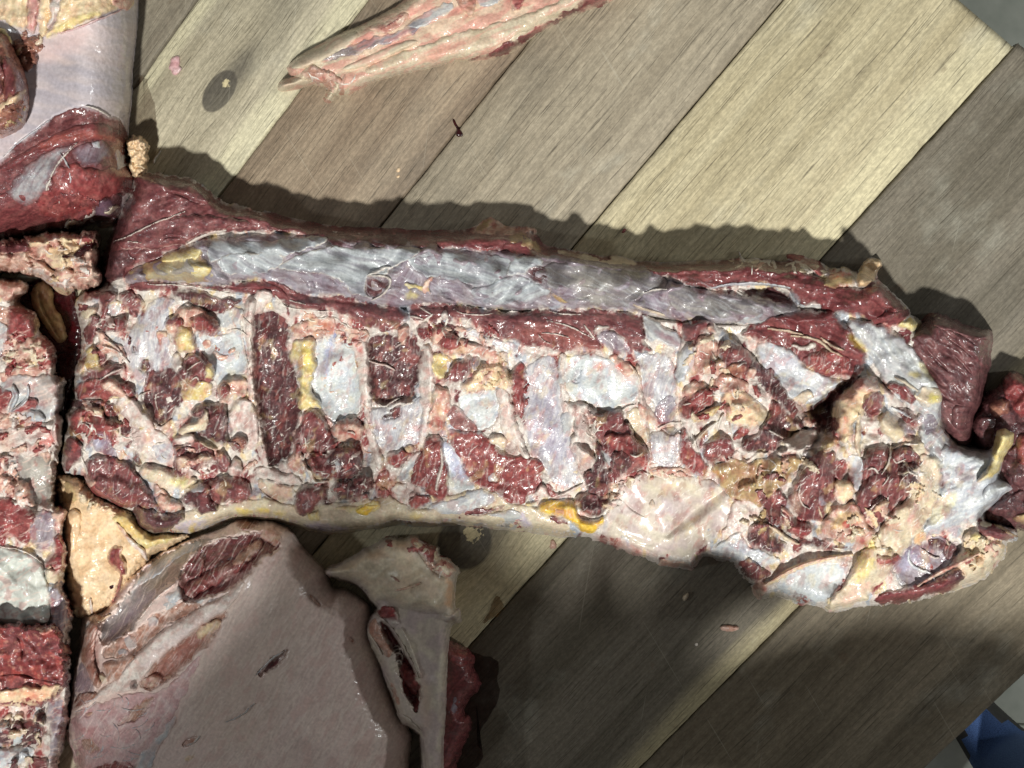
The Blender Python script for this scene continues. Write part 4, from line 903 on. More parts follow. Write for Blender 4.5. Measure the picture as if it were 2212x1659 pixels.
T.add('pinkfat', 5, '12: 1535,0 1640,30 1682,120 1702,230 1640,292 1605,425 1490,432 1480,300 1530,150', R=9, ang=80)
T.paint('12: 1600,220 1700,230 1640,262', (186, 44, 40), 0.9)
T.paint('12: 1570,290 1620,320 1590,390', (186, 44, 40), 0.9)
T.add('pinkfat', 5, '11: 1495,1250 1560,1150 1680,1200 1780,1290 1900,1310 2050,1370 2130,1400 2100,1485 1960,1445 1900,1385 1700,1405 1600,1385', R=10)
T.add('red', 4, '11: 1560,1290 1680,1210 1770,1290 1740,1370 1620,1370', R=9, ang=40)
T.add('redm', 4, '11: 1380,1180 1480,1120 1520,1200 1460,1290 1390,1260', R=9)
T.add('muscle', 4.5, '11: 1650,1580 1740,1450 1870,1410 1885,1500 1850,1600 1700,1659 | 12: 1600,0 1640,-60', R=10, ang=60)
T.add('fat', 5, '11: 1870,1600 1930,1500 2050,1480 2150,1520 2212,1600 | 12: 2230,30 2080,10 1960,52 1830,82 1760,20 1850,-40', R=9, rl=2.6)
T.shreds('11: 1880,1440 2120,1420 2212,1600 | 12: 2212,20 1950,50 1850,20 | 11: 1870,1580', 30, ['fat', 'pinkfat', 'fat'], (3, 7), (1, 2.6), strands=4)
T.add('filmd', 1, '11: 1850,1430 1940,1450 1900,1540 1860,1530', ang=70)
T.add('gauze', 1.5, '11: 1760,1180 1900,1180 2000,1260 2212,1300 | 21: 60,1340 -20,1400 | 11: 2000,1330 1880,1270', ang=-25, R=5, rag=4)
T.add('dark', 1, '11: 1500,1130 1580,1080 1760,1190 1700,1220 1600,1170', dent=3, R=5)
T.cord('white', 3, 5, '11: 1330,1070 1420,1090 1460,1110', rag=2)
T.add('memb', 5, '11: 1590,1060 1640,1030 1650,1080 1610,1100', R=5)
T.add('pinkfat', 5, '11: 1800,1000 1850,985 1850,1030 1820,1040', R=5)
T.add('blue', 1, '12: 1730,120 1800,90 1960,62 2065,62 2105,200 2075,330 1980,400 1870,382 1760,302 1770,200', R=6, dent=1.5, ang=80)
T.add('memb', 3, '12: 2060,40 2150,30 2212,150 | 22: 20,260 60,420 120,560 40,520 | 12: 2150,480 2090,330 2110,200', R=6, ang=75)
T.add('muscle', 1.2, '12: 1640,215 1740,172 1775,262 1950,382 1830,425 1700,372 1640,332', R=5, ang=-40)
T.paint('12: 1640,215 1740,172 1775,262 1950,382 1830,425 1700,372', (146, 104, 100), 0.75)
T.add('blue', 1, '12: 1605,460 1720,560 1800,680 1830,830 1900,885 1790,942 1660,922 1650,700 1610,560', R=5, ang=10)
T.paint('12: 1610,480 1720,580 1790,700 1820,850 1700,800 1640,620', (160, 164, 208), 0.55)
T.add('red', 3.2, '12: 1640,400 1750,400 1870,400 1960,420 2030,520 2110,570 2200,620 | 22: 100,640 220,640 292,700 270,800 230,900 120,1012 0,1035 | 12: 2100,985 2090,922 1960,912 1850,832 1800,682 1700,540', R=7, rag=4, ang=20)
T.paint('12: 1700,450 1900,450 2100,620 2212,760 2150,960 1950,880 1830,680', (104, 36, 40), 0.5, soft=40)
T.add('film', 0.6, '12: 2000,825 2060,770 2100,800 2092,842 2010,852', dent=2, R=4)
T.add('cream', 5, '12: 1990,480 2060,420 2130,460 2180,520 2080,520 2020,510', R=6)
T.add('red', 5, '12: 1480,450 1600,455 1602,560 1650,700 1662,860 1672,960 1580,1012 1480,942 1400,892 1340,842 1350,722 1420,600', R=10, ang=70)
T.paint('12: 1420,600 1580,560 1640,800 1560,900 1380,800', (98, 34, 38), 0.55, soft=25)
T.cord('white', 4, 8, '12: 1600,560 1612,640 1605,720 1575,800 1558,910', rag=1.4, taper=0.3)
T.add('red', 5, '12: 1120,605 1240,562 1292,582 1372,582 1300,682 1200,722 1130,692', R=8)
T.add('fat', 6, '12: 1290,535 1340,515 1372,560 1332,602 1300,582', R=6, rag=1)
T.add('film', 1, '12: 1290,690 1380,600 1430,580 1350,720 1330,820 1220,860 1210,800', ang=50)
T.add('memb', 3, '12: 940,250 1000,380 1050,520 1110,680 1060,720 1000,560 940,420', R=6, ang=-70)
T.add('muscle', 6, '12: 310,505 370,380 430,205 500,212 560,272 640,372 680,472 780,522 640,562 560,592 420,592 380,562', R=10, ang=50)
T.add('pinkfat', 7, '12: 650,405 700,330 800,282 900,322 940,382 900,442 880,502 800,502 700,472', R=10, rl=2.4)
T.paint('12: 670,425 780,402 892,412 870,492 812,442', (168, 50, 46), 0.85)
T.cord('white', 3, 6, '12: 790,410 850,425 850,440')
T.add('muscle', 9, '12: 450,625 560,612 700,562 820,552 900,612 922,682 880,782 780,822 650,822 500,812 460,702', R=16, ang=70, fold=1.4, fw=12)
T.add('dark', 6, '12: 620,640 720,570 820,560 910,650 890,760 800,810 700,800 640,740', R=14)
T.add('film', 1.4, '12: 610,650 700,640 760,720 700,800 650,780 680,720', ang=40, rag=5)
T.cord('white', 3, 5, '12: 455,600 530,600 610,612', rag=1.6)
T.cord('white', 5, 9, '12: 425,605 395,690 465,760 490,850 560,850 630,838', rag=1.8)
T.add('pinkfat', 4, '12: 270,640 340,560 400,600 410,720 430,790 330,780 280,720', R=8)
T.add('red', 4, '12: 310,560 360,500 400,560 380,640 330,640', R=7)
T.add('dark', 8, '12: 640,870 760,832 860,852 1000,832 1012,902 940,952 780,1012 690,992', R=13)
T.add('muscle', 8, '12: 840,835 900,782 970,802 1012,862 960,922 862,892', R=11)
T.add('red', 5, '12: 900,972 970,962 977,1022 920,1042', R=6)
T.add('muscle', 7, '12: 340,902 480,872 640,902 620,972 560,1042 480,1112 350,1132 330,1082', R=13, ang=-60, fold=1)
T.add('muscle', 2.5, '12: 1060,762 1160,742 1172,962 1060,992 1020,902', R=8, ang=10)
T.paint('12: 1060,762 1160,742 1250,860 1180,960 1060,990 1020,900', (196, 118, 104), 0.6, soft=20)
T.add('memb', 3, '12: 1210,830 1320,860 1300,960 1220,960 1180,900', R=6)
T.add('red', 4, '12: 1310,1002 1390,952 1480,972 1522,1022 1440,1082 1380,1092 1330,1062', R=8)
T.add('memb', 3, '12: 1320,930 1440,890 1490,950 1400,960 1330,990', R=5, rag=4)
T.add('memb', 4, '12: -20,720 110,722 250,772 425,825 400,872 250,862 100,822 -20,802', R=6)
T.crease('12: 40,800 150,840 300,880 420,870', 5, 4)
T.add('cream', 3, '12: 0,830 120,840 250,880 330,900 320,1000 200,1030 80,960', R=8, ang=-20)
T.paint('12: 150,860 310,890 300,980 200,980', (214, 170, 158), 0.7)
T.crease('12: 20,890 120,980 220,1030', 3, 2.5)
T.shreds('02: 640,150 1000,60 1150,300 1300,480 1500,560 1480,680 1200,640 1000,420 800,620 560,700', 12, ['memb', 'pinkfat', 'red'], (3, 8), (1, 3), strands=16)
T.shreds('02: 1500,500 1900,600 2100,500 2200,800 1900,850 1600,800', 10, ['muscle', 'pinkfat', 'memb'], (4, 9), (1.5, 3.5), strands=8)
T.shreds('12: 250,560 900,500 1000,800 1300,850 1300,980 900,960 400,900', 10, ['red', 'muscle', 'memb'], (3, 8), (1, 3), strands=14)
T.shreds('01: 660,900 1000,860 1150,1100 1100,1500 700,1600 700,1200', 12, ['pinkfat', 'muscle', 'memb'], (3, 8), (1, 3), strands=12)
T.shreds('11: 300,1080 700,1050 950,1200 900,1400 800,1300 400,1250', 10, ['pinkfat', 'memb', 'red'], (3, 6), (0.8, 2), strands=14)
T.shreds('11: 1300,1080 2100,1150 2212,1400 1900,1350 1500,1300', 14, ['pinkfat', 'red', 'memb'], (3, 7), (1, 3), strands=14)
# --- right half of the rib panel
T.add('gauze', 1.2, '21: 110,1510 250,1425 340,1390 385,1480 400,1640 | 22: 412,20 422,150 432,300 500,480 542,620 612,835 500,905 400,895 330,845 290,700 160,600 110,400 108,150 100,0', ang=75, R=6)
T.paint('22: 120,100 400,60 420,400 520,640 400,700 250,560 130,380', (150, 144, 172), 0.5, soft=40)
T.add('blue', 1.2, '21: 400,1395 520,1425 640,1395 800,1425 900,1455 1080,1505 1110,1640 | 22: 1110,50 1062,170 900,202 760,232 690,192 640,152 500,132 480,50 400,0', R=6, ang=50)
T.paint('21: 400,1395 520,1400 480,1640 430,1640', (226, 214, 202), 0.7)
T.paint('21: 820,1500 1040,1500 1100,1640 900,1640', (224, 212, 198), 0.6)
T.add('filmd', 0.8, '21: 530,1562 570,1502 602,1532 570,1642 530,1642', dent=2, R=3)
T.paint('21: 700,1482 760,1460 805,1502 740,1572', (186, 110, 92), 0.8)
T.paint('21: 470,1402 525,1422 490,1482', (226, 206, 110), 0.8)
T.add('pinkfat', 3, '21: 830,1412 900,1422 1000,1472 1062,1562 1000,1602 920,1562 870,1482', R=6)
T.paint('21: 870,1500 960,1480 940,1560', (214, 60, 60), 0.7)
T.cord('memb', 2.5, 5, '21: 1010,1480 1080,1560 1110,1659')
T.add('gauze', 1.2, '21: 1040,1402 1200,1392 1355,1390 1402,1450 1402,1600 | 22: 1432,30 1432,312 1290,342 1240,282 1230,152 1130,102 1120,0 | 21: 1122,1540', ang=70, R=5)
T.add('filmd', 0.7, '22: 1250,165 1400,65 1432,312 1290,342 1240,272', ang=85, R=4)
T.add('pinkfat', 2.5, '22: 1080,152 1150,172 1282,322 1230,352 1130,322 1100,240', R=6)
T.add('cream', 2, '22: 950,280 1060,170 1130,330 1190,400 1190,560 1100,500 1030,400', R=7, ang=60)
T.add('gauze', 1.4, '22: 1190,425 1270,402 1400,442 1472,432 1472,602 1380,722 1270,702 1200,652', ang=80, R=5)
T.add('filmg', 0.8, '22: 1280,392 1380,365 1472,382 1460,432 1330,427', dent=2.5, R=4)
T.cord('white', 2, 5, '22: 1260,380 1350,340 1470,330')
T.cord('white', 2.2, 5, '22: 930,250 1000,190 1070,175')
T.add('memb', 5, '22: 430,165 500,150 640,160 672,252 640,352 700,422 730,522 700,702 640,742 540,642 500,492 560,382 520,252', R=9, ang=-70, rag=4)
T.add('film', 1.5, '22: 420,255 500,222 540,352 500,452 420,422', ang=80)
T.add('memb', 5, '22: 500,490 600,552 722,602 722,722 650,742 560,632', R=9, ang=-60)
T.add('muscle', 7, '22: 640,205 700,232 780,272 860,222 940,222 962,302 940,382 1000,320 1030,432 1090,492 1172,542 1192,642 1150,702 1080,742 980,792 900,802 860,722 830,662 780,562 700,402 690,322', R=12, ang=30, rag=4)
T.add('red', 6, '22: 780,470 900,420 1000,440 1080,500 1160,560 1150,660 1040,660 960,580 840,560', R=12)
T.add('dark', 4, '22: 860,600 960,590 1050,650 1020,750 920,780 870,700', R=10)
T.paint('22: 1110,662 1162,650 1172,702 1120,722', (206, 56, 48), 0.85)
T.cord('white', 2.5, 5, '22: 1020,610 1080,632 1130,592')
T.add('film', 1.2, '22: 790,562 840,602 852,722 800,652', R=4)
T.add('dark', 6, '22: 700,432 770,562 790,662 830,742 862,882 842,962 720,982 640,902 630,752 700,742 740,602', R=11)
T.add('dark', 7, '22: 540,972 640,932 760,982 852,962 832,1082 760,1152 660,1142 560,1062', R=13)
T.add('memb', 5, '22: 810,1032 860,952 922,962 912,1022 870,1082 820,1062', R=5, rag=4)
T.add('red', 3, '22: 260,880 340,862 400,962 540,972 440,992 340,982', R=6)
T.add('memb', 4, '22: 190,960 250,862 312,902 332,982 260,990', R=5)
T.cord('memb', 3, 7, '22: 400,965 500,930 610,860')
T.add('yfat', 2, '22: 110,1030 220,1010 220,1060 140,1055', R=5)
T.add('ystrong', 6, '22: 215,1080 240,1030 340,1010 500,1000 542,1042 552,1122 600,1182 740,1192 792,1132 782,1222 700,1292 590,1272 530,1192 420,1142 330,1132 250,1122', R=11, rag=2)
T.add('peach', 1.5, '22: 360,1082 440,1072 530,1112 520,1162 430,1132', R=5)
T.paint('22: 360,1082 440,1072 530,1112 520,1162 430,1132', (206, 132, 96), 0.7)
T.add('muscle', 1.5, '22: 330,1132 420,1152 502,1212 420,1212 350,1172', R=4, ang=-35)
T.paint('22: 80,1092 130,1152 180,1242 90,1252 70,1152', (176, 168, 206), 0.7)
T.add('pale', 2.5, '22: 930,900 1000,822 1150,762 1250,802 1400,792 1550,792 1700,832 1800,882 1900,1002 1890,1150 1810,1300 1750,1352 1640,1472 1560,1592 1400,1552 1250,1522 1050,1462 900,1402 650,1312 780,1232 830,1092 960,1052', R=34, ang=-30, rag=3, fx=22, sm=8)
T.paint('22: 1150,800 1500,810 1650,900 1400,960 1200,900', (222, 210, 176), 0.6, soft=40)
T.paint('22: 1200,1040 1350,1000 1400,1120 1250,1160', (184, 172, 186), 0.5, soft=30)
T.paint('22: 680,1310 900,1330 1100,1430 1300,1500 1000,1440 800,1370', (204, 140, 126), 0.6, soft=20)
T.crease('22: 1900,860 1780,960 1640,1040 1500,1160 1350,1300', 30, 7)
T.crease('22: 960,1000 1040,1090 1160,1150', 4, 2)
T.add('pinkfat', 4, '22: 1250,1542 1350,1522 1480,1552 1582,1592 1540,1602 1400,1572 1300,1572', R=6)
T.add('yfat', 3, '22: 1570,1472 1630,1442 1620,1502 1580,1562', R=5)
T.add('pinkfat', 3, '22: 1560,760 1400,800 1250,810 1180,760 1200,720 1300,740 1400,730 1500,720', R=6)
T.add('fat', 3, '22: 1190,1020 1220,1000 1225,1060 1195,1060', R=4)
T.shreds('22: 640,180 760,240 740,420 700,560 640,440', 8, ['memb', 'pinkfat'], (3, 6), (1, 2.5), strands=12)
T.shreds('22: 1150,700 1500,720 1480,800 1180,820 850,900 800,1080 900,1060 1000,850', 14, ['memb', 'pinkfat', 'cream'], (3, 7), (1, 2.5), strands=6)
T.shreds('21: 60,1480 110,1480 | 22: 120,200 60,360 20,40', 8, ['red', 'red'], (4, 8), (1.5, 3))
T.add('red', 4, '21: 20,1480 80,1460 120,1540 110,1659 | 22: 100,200 80,370 40,220 0,100', R=7, ang=80)
# large forms of the pelvis end
T.ts = 1.0
T.add('mess', 11, 'R: 190,360 330,330 560,560 780,760 700,900 380,960 230,980 190,700', R=34, sm=8, rag=4)
T.add('mess', 17, 'R: 560,900 700,860 860,700 1000,560 1100,640 1240,760 1320,980 1300,1180 1100,1330 860,1360 640,1280 560,1100', R=44, sm=8, rag=4)
T.dent('R: 560,770 760,710 880,640 890,860 760,910 640,870', 18, 18)
T.ts = 1.2
# --- cluster in front of the pelvis end
T.add('muscle', 9, '21: 1470,1160 1580,1122 1700,1100 1752,1150 1680,1202 1600,1282 1480,1302', R=13)
T.add('pinkfat', 8, '21: 1670,1172 1730,1140 1772,1202 1732,1227', R=7)
T.add('pinkfat', 8, '21: 1580,1292 1680,1232 1782,1292 1772,1402 1752,1552 1640,1602 1560,1502 1600,1382', R=13, rl=2.6)
T.add('filmw', 5, '21: 1435,1432 1480,1342 1580,1312 1560,1452 1530,1562 1480,1632 1402,1622', R=9, ang=75)
T.add('muscle', 8, '21: 1790,1292 1850,1282 2000,1352 2100,1422 2162,1562 2100,1602 1980,1562 1850,1542 1780,1442', R=15, ang=-35)
T.add('brown', 5, '21: 1840,1532 1900,1472 2020,1472 2042,1522 2000,1602 1900,1592', R=9)
T.add('pinkfat', 5, '21: 1760,1450 1840,1460 1860,1540 1780,1600 1740,1540', R=8)
T.add('pinkfat', 4, '21: 2020,1560 2090,1500 2110,1560 2050,1620', R=6)
T.add('red', 8, '22: 1430,220 1500,100 1600,60 1720,52 1762,152 1640,222 1560,302 1480,322', R=13)
T.add('fat', 11, '22: 1820,62 1950,32 2050,82 2150,182 2202,252 2172,342 2050,392 1900,332 1830,302 1860,222 1800,132', R=16, rl=2.4)
T.paint('22: 1880,110 2000,90 2060,150 1960,180 1880,160', (208, 120, 108), 0.6)
T.add('yfat', 7, '22: 1560,292 1700,222 1790,172 1792,232 1650,312 1570,332', R=8)
T.add('pinkfat', 8, '21: 1740,1640 1860,1572 1960,1602 2040,1659 | 22: 2030,42 1900,92 1760,42', R=10)
T.add('pinkfat', 6, '22: 1460,60 1520,0 1640,-20 1700,40 1600,60 1500,100', R=8)
for w_, q in ((8, '22: 1560,522 1620,450 1680,400 1740,352'), (7, '22: 1600,560 1580,500 1560,440'), (6, '22: 1620,470 1650,420 1760,330'), (7, '22: 1780,390 1790,330 1830,260'), (6, '22: 1870,620 1900,680 1960,750'), (5, '22: 1830,620 1860,690 1900,720')):
    T.cord('white', 4, w_, q, rag=1.5)
T.add('red', 7, '22: 1450,452 1500,362 1540,502 1580,592 1650,642 1700,702 1672,812 1580,792 1470,722 1450,602', R=13, rag=4)
T.add('redm', 8, '22: 1640,562 1720,482 1800,442 1920,502 1932,572 1830,642 1740,702 1660,662', R=15)
T.add('red', 4, '22: 1900,440 1980,380 2040,370 2060,420 1960,470 1910,480', R=7)
T.add('dark', 8, '32: -220,500 -60,420 20,282 60,142 110,172 150,252 280,302 332,352 250,402 150,482 60,562 -100,592 -230,572', R=15)
T.add('redm', 5, '32: 20,220 60,130 110,170 140,260 60,320 0,360', R=9)
T.cord('white', 3, 6, '32: 5,400 80,440 160,470', rag=1.5)
T.cord('white', 3, 7, '32: 245,340 260,380 300,400', rag=1.5)
T.add('white', 8, '32: 130,512 200,452 320,382 400,402 430,442 380,522 260,592 100,622 80,582 180,542', R=9, ang=35, fold=1.0, curl=2)
T.add('pinkfat', 7, '32: 290,320 340,280 400,320 405,370 350,380', R=8)
T.add('white', 5, '22: 1915,592 1960,582 1990,642 2050,662 2100,602 2212,582 | 32: -10,610 -100,635 -160,682 -270,662', R=5, curl=2)
T.add('tanfat', 7, '22: 1700,742 1800,692 1900,642 2050,702 2212,642 | 32: 100,642 282,622 292,682 200,802 80,932 0,982 | 22: 2150,1082 2050,1012 1900,982 1800,882 1780,802', R=16, rl=2.6)
T.paint('22: 1720,740 1800,760 1840,800 1760,800', (190, 136, 50), 0.8)
T.paint('22: 1950,700 2150,720 2100,860 1980,820', (150, 92, 74), 0.6, soft=25)
T.add('memb', 3, '22: 1900,1000 2050,1012 2150,1082 2130,1200 2000,1240 1900,1330 1780,1350 1880,1180', R=9, rag=4)
# --- silver strap and red muscles above it
T.add('redm', 9, 'R: 440,400 560,350 640,320 830,310 920,350 980,430 1015,500 970,600 880,600 740,540 640,480 560,440', R=20, ang=-28, fold=1.2, fw=14)
T.add('redm', 5, 'R: 620,330 720,300 830,305 900,340 800,350 700,360', R=9, ang=-10)
T.add('red', 4, '31: 280,1450 420,1370 560,1360 680,1420 740,1520 640,1590 480,1580 340,1530', R=12, ang=-25)
for q in ('31: 200,1240 330,1250 460,1290 540,1370 640,1420', '31: 0,1180 150,1200 300,1230', '31: 460,1260 560,1330 660,1370'):
    T.cord('cream', 3, 7, q, rag=2)
T.add('white', 3, '31: 190,1320 300,1330 410,1310 420,1340 330,1375 240,1350', R=5)
T.add('filmw', 5, '21: 2090,1340 2212,1290 | 31: 60,1320 200,1360 270,1440 340,1530 500,1600 660,1640 | 32: 640,20 580,60 420,170 330,190 220,140 100,20 40,-40 | 31: 0,1580 | 21: 2130,1450', R=12, ang=-24, rag=2.5, fold=0.6)
T.paint('31: 0,1400 200,1400 280,1480 160,1560 0,1560', (160, 152, 172), 0.5, soft=25)
T.add('cream', 3, '32: 220,120 300,70 390,50 380,110 330,180 240,150', R=5)
T.add('dark', 1.5, '32: 320,200 560,60 740,-60 830,-40 760,40 640,100 600,180 600,420 440,430 400,330', dent=16, R=14)
T.add('dark', 3, '22: 2140,-140 | 31: 20,1520 100,1600 | 32: 180,120 280,200 240,280 120,200 60,120 -60,60', R=8)
# --- silver sheet at the far right
T.add('film', 9, 'R: 920,345 1000,345 1120,385 1200,455 1290,535 1340,598 1370,680 1340,750 1360,850 1440,892 1540,902 1600,932 1640,1052 1560,1202 1400,1235 1250,1302 1150,1332 1300,1182 1310,1000 1250,902 1230,762 1150,682 1080,602 1030,512 960,442', R=26, ang=-40, rag=3, sm=8, fold=0.7)
T.add('filmw', 2, '32: 1480,540 1700,560 1900,600 2000,700 1980,840 1880,1000 1860,1110 1700,1200 1480,1280 1300,1330 1400,1100 1500,900 1500,700', R=10, ang=20, fold=0.9)
for q, cc in (('R: 920,395 1000,440 1010,490 950,450', (196, 172, 60)), ('R: 1180,572 1245,568 1232,602', (222, 196, 70)), ('R: 1265,650 1325,680 1292,712', (214, 200, 90)), ('R: 1220,520 1290,540 1330,600 1280,610', (206, 196, 120)), ('R: 1300,1120 1420,1080 1380,1180 1280,1260', (224, 214, 160))):
    T.paint(q, cc, 0.65)
T.add('filmd', 1, '32: 1300,250 1450,270 1540,330 1480,420 1340,480 1310,380', ang=20, R=6)
T.add('redm', 4, '32: 1000,20 1100,-40 1250,40 1290,130 1240,170 1130,110', R=10, ang=-40)
T.add('redm', 4, '32: 1100,180 1220,230 1310,330 1280,420 1180,330', R=9, ang=-45)
T.cord('cream', 3, 8, '32: 1100,-60 1180,-20 1290,60')
T.cord('filmw', 2.5, 7, '32: 1070,200 1160,250 1230,290')
T.add('cream', 4, '32: 1270,40 1400,20 1500,40 1530,150 1420,190 1300,170', R=8, rag=5)
T.paint('32: 1380,90 1480,90 1480,150 1400,160', (222, 210, 80), 0.8)
# --- round fat, marbled meat and surround
T.add('fat', 12, 'R: 870,692 950,622 1030,585 1055,640 1010,742 950,792 935,882 890,872 860,782', R=13, rl=2.6)
T.paint('R: 900,660 970,630 980,700 910,720', (206, 136, 126), 0.5)
T.paint('32: 640,270 680,260 690,340 650,340', (184, 44, 44), 0.85)
T.add('pinkfat', 8, '32: 740,10 780,-40 900,-40 980,20 960,60 820,80 760,60', R=9)
T.add('muscle', 6, '32: 840,100 940,60 1000,110 1000,200 960,280 860,300 830,200', R=11, ang=70)
T.cord('cream', 5, 14, '32: 790,270 780,400 770,520 790,620', rag=2)
T.add('red', 4, '32: 560,290 610,280 620,400 580,400', R=6)
T.add('pinkfat', 5, '32: 680,450 730,440 740,520 700,530', R=6)
T.add('cream', 6, '32: 940,300 1050,230 1130,330 1190,430 1090,522 1000,460', R=10, rl=2)
T.add('filmd', 3, '32: 1130,352 1200,342 1290,440 1220,430 1150,400', R=6)
T.add('cream', 4, '32: 1180,440 1280,460 1380,560 1400,640 1300,620 1200,520', R=8)
T.add('cream', 9, '32: 1290,602 1380,620 1470,630 1500,720 1490,950 1410,1080 1360,1250 1250,1350 1160,1500 960,1680 700,1680 760,1520 880,1400 1000,1200 1150,1030 1290,900', R=18, rl=1.6, ang=70)
T.paint('32: 880,1320 960,1290 940,1420 880,1560 760,1600 780,1480', (230, 210, 100), 0.7)
T.paint('32: 1260,1010 1310,1040 1250,1180 1180,1200 1260,1100', (186, 120, 140), 0.6)
T.paint('32: 1020,1200 1140,1180 1140,1290 1060,1270', (200, 120, 108), 0.6)
T.add('muscle', 7, '32: 820,602 980,512 1062,562 1250,542 1292,622 1332,702 1312,852 1250,932 1150,1032 1062,1062 1002,1182 940,1282 880,1232 800,1082 750,992 830,852 808,742', R=18, ang=60, rag=3)
T.add('muscle', 6, '32: 830,620 980,530 1040,580 1020,700 940,720 850,700', R=14)
T.add('muscle', 6, '32: 1075,580 1240,555 1285,610 1240,660 1130,690 1080,640', R=13)
T.add('dark', 5, '32: 1170,720 1290,680 1320,780 1280,900 1180,900 1130,820', R=12)
T.add('muscle', 5, '32: 840,860 960,760 1060,760 1040,900 900,1000 820,1000', R=12, ang=50)
T.add('muscle', 4, '32: 860,1080 1000,1000 1040,1040 990,1180 930,1270 880,1200', R=10, ang=70)
for w_, q in ((6, '32: 1060,500 1060,600 1040,700 980,780'), (5, '32: 1080,640 1110,690 1190,650'), (5, '32: 1200,690 1210,760 1290,790'), (5, '32: 1130,900 1160,820 1210,770'), (5, '32: 860,740 910,720 960,780'), (4, '32: 1040,970 1025,1080 1010,1180'), (4, '32: 860,1110 920,1040 1010,990'), (4, '32: 990,880 1040,820 1030,760'), (6, '32: 1080,560 1180,520 1290,520')):
    T.cord('white', 2.5, w_, q, rag=1.5)
T.shreds('32: 1120,700 1330,680 1330,900 1180,960', 10, ['cream', 'memb'], (2.5, 5), (0.8, 1.6), strands=10)
T.add('muscle', 10, '32: 190,920 280,762 380,602 550,562 602,642 560,802 582,962 500,1062 512,1152 400,1202 240,1142 170,1062', R=24, ang=70)
T.paint('32: 180,1000 260,860 300,1000 280,1120 220,1120', (196, 170, 150), 0.55, soft=14)
T.add('filmd', 2, '32: 400,960 500,950 500,1060 440,1060', ang=60)
T.cord('white', 2.5, 5, '32: 280,870 260,960 290,1040 360,1080')
T.cord('cream', 2.5, 5, '32: 440,1060 450,1110 470,1150')
T.add('pinkfat', 8, '32: 560,1062 650,1032 740,1022 830,1122 852,1232 950,1292 850,1402 700,1382 560,1332 420,1292 512,1152', R=16, rl=2.4)
T.paint('32: 640,1080 800,1130 800,1200 700,1180 600,1260 520,1260', (228, 202, 140), 0.7)
T.paint('32: 630,1212 680,1162 712,1222 672,1252', (176, 30, 44), 0.95, soft=5, rag=2)
T.paint('32: 790,1350 830,1340 850,1390 800,1390', (166, 50, 66), 0.8, soft=5, rag=2)
T.add('red', 5, '32: 150,1272 240,1192 330,1192 392,1272 330,1312 200,1312', R=9)
T.add('muscle', 6, '32: -100,1022 50,922 150,942 170,1082 250,1182 200,1262 60,1200 -20,1120', R=13, ang=-50)
T.add('dark', 6, '22: 2000,1280 2120,1180 | 32: 0,1190 100,1240 60,1330 180,1382 130,1482 -60,1450 -160,1380', R=13)
T.cord('cream', 5, 10, '32: 0,1220 80,1270 160,1340 260,1380', rag=2.5)
T.add('dark', 4, '32: 230,1340 380,1330 520,1370 640,1390 700,1420 560,1440 380,1420', R=10)
T.add('fat', 7, '32: 560,832 660,822 742,882 742,962 640,1052 590,1002', R=10)
T.add('filmw', 3, '32: 680,622 750,592 822,662 810,852 770,955 730,860 720,762', R=7, ang=-65)
T.add('red', 4, '32: 580,680 660,640 700,760 640,820 570,800', R=9)
T.add('tanfat', 6, '32: 440,470 520,430 600,470 560,580 480,580', R=10)
T.add('film', 4, '32: 280,600 380,560 400,620 340,650', R=7)
# --- tabs
T.add('yfat', 14, '32: 1950,400 1970,365 2000,335 2130,350 2200,420 2150,500 2060,622 1990,782 1860,842 1800,832 1940,682 1930,562', R=12, rag=2.5)
T.paint('32: 1950,360 2150,350 2190,430 2100,540 2040,640 1960,640', (226, 210, 150), 0.6)
T.add('filmw', 4, '32: 1960,840 2090,832 2190,912 2050,972 1970,1052 1880,1112 1850,1000 1880,900', R=6, ang=35, rag=3)
T.add('muscle', 5, '32: 1780,1212 1900,1182 2080,1262 2160,1332 2070,1372 1900,1322 1800,1282', R=10)
T.add('cream', 4, '32: 1830,1180 1920,1170 1930,1240 1860,1240', R=6)
T.cord('tanfat', 4, 8, '32: 1920,1180 2030,1250 2110,1300 2170,1330')
# --- lower lobe with holes and fat lattice
T.add('filmd', 2, '32: 1110,1510 1200,1412 1350,1342 1480,1312 1640,1372 1682,1452 1560,1542 1480,1680 1350,1760 1150,1760 1080,1640', dent=3, R=10, ang=-30)
T.paint('32: 1120,1500 1220,1430 1340,1480 1240,1620 1130,1640', (170, 168, 196), 0.6, soft=20)
T.cord('filmw', 2.5, 9, '32: 1220,1440 1210,1540 1300,1600 1420,1640 1440,1700', rag=2)
T.add('dark', 3, '32: 1370,1350 1500,1330 1560,1390 1500,1450 1400,1420', R=9)
T.add('dark', 3, '32: 1500,1440 1560,1372 1650,1402 1662,1482 1560,1522', R=10)
T.cord('cream', 3, 5, '32: 1540,1340 1560,1390 1580,1380')
T.cord('memb', 2.5, 6, '32: 1320,1420 1420,1500 1480,1500', rag=2)
T.add('cream', 6, '32: 1640,1490 1680,1352 1720,1290 1800,1282 1880,1322 1950,1382 2060,1372 2030,1482 1960,1572 1880,1680 1700,1760 1500,1800 1420,1780 1560,1660', R=12, rl=2.4)
T.paint('32: 1420,1780 1560,1660 1660,1560 1700,1640 1560,1760', (202, 140, 120), 0.6)
for q in ('32: 1780,1370 1830,1360 1820,1400', '32: 1850,1420 1910,1430 1880,1460', '32: 1800,1480 1870,1500 1840,1530', '32: 1920,1490 1970,1480 1950,1530', '32: 1740,1560 1800,1580 1760,1620', '32: 1830,1590 1890,1580 1850,1640', '32: 1660,1620 1720,1640 1680,1690'):
    T.crease(q, 4, 3.5); T.paint(q, (150, 104, 84), 0.5, soft=6, rag=2)
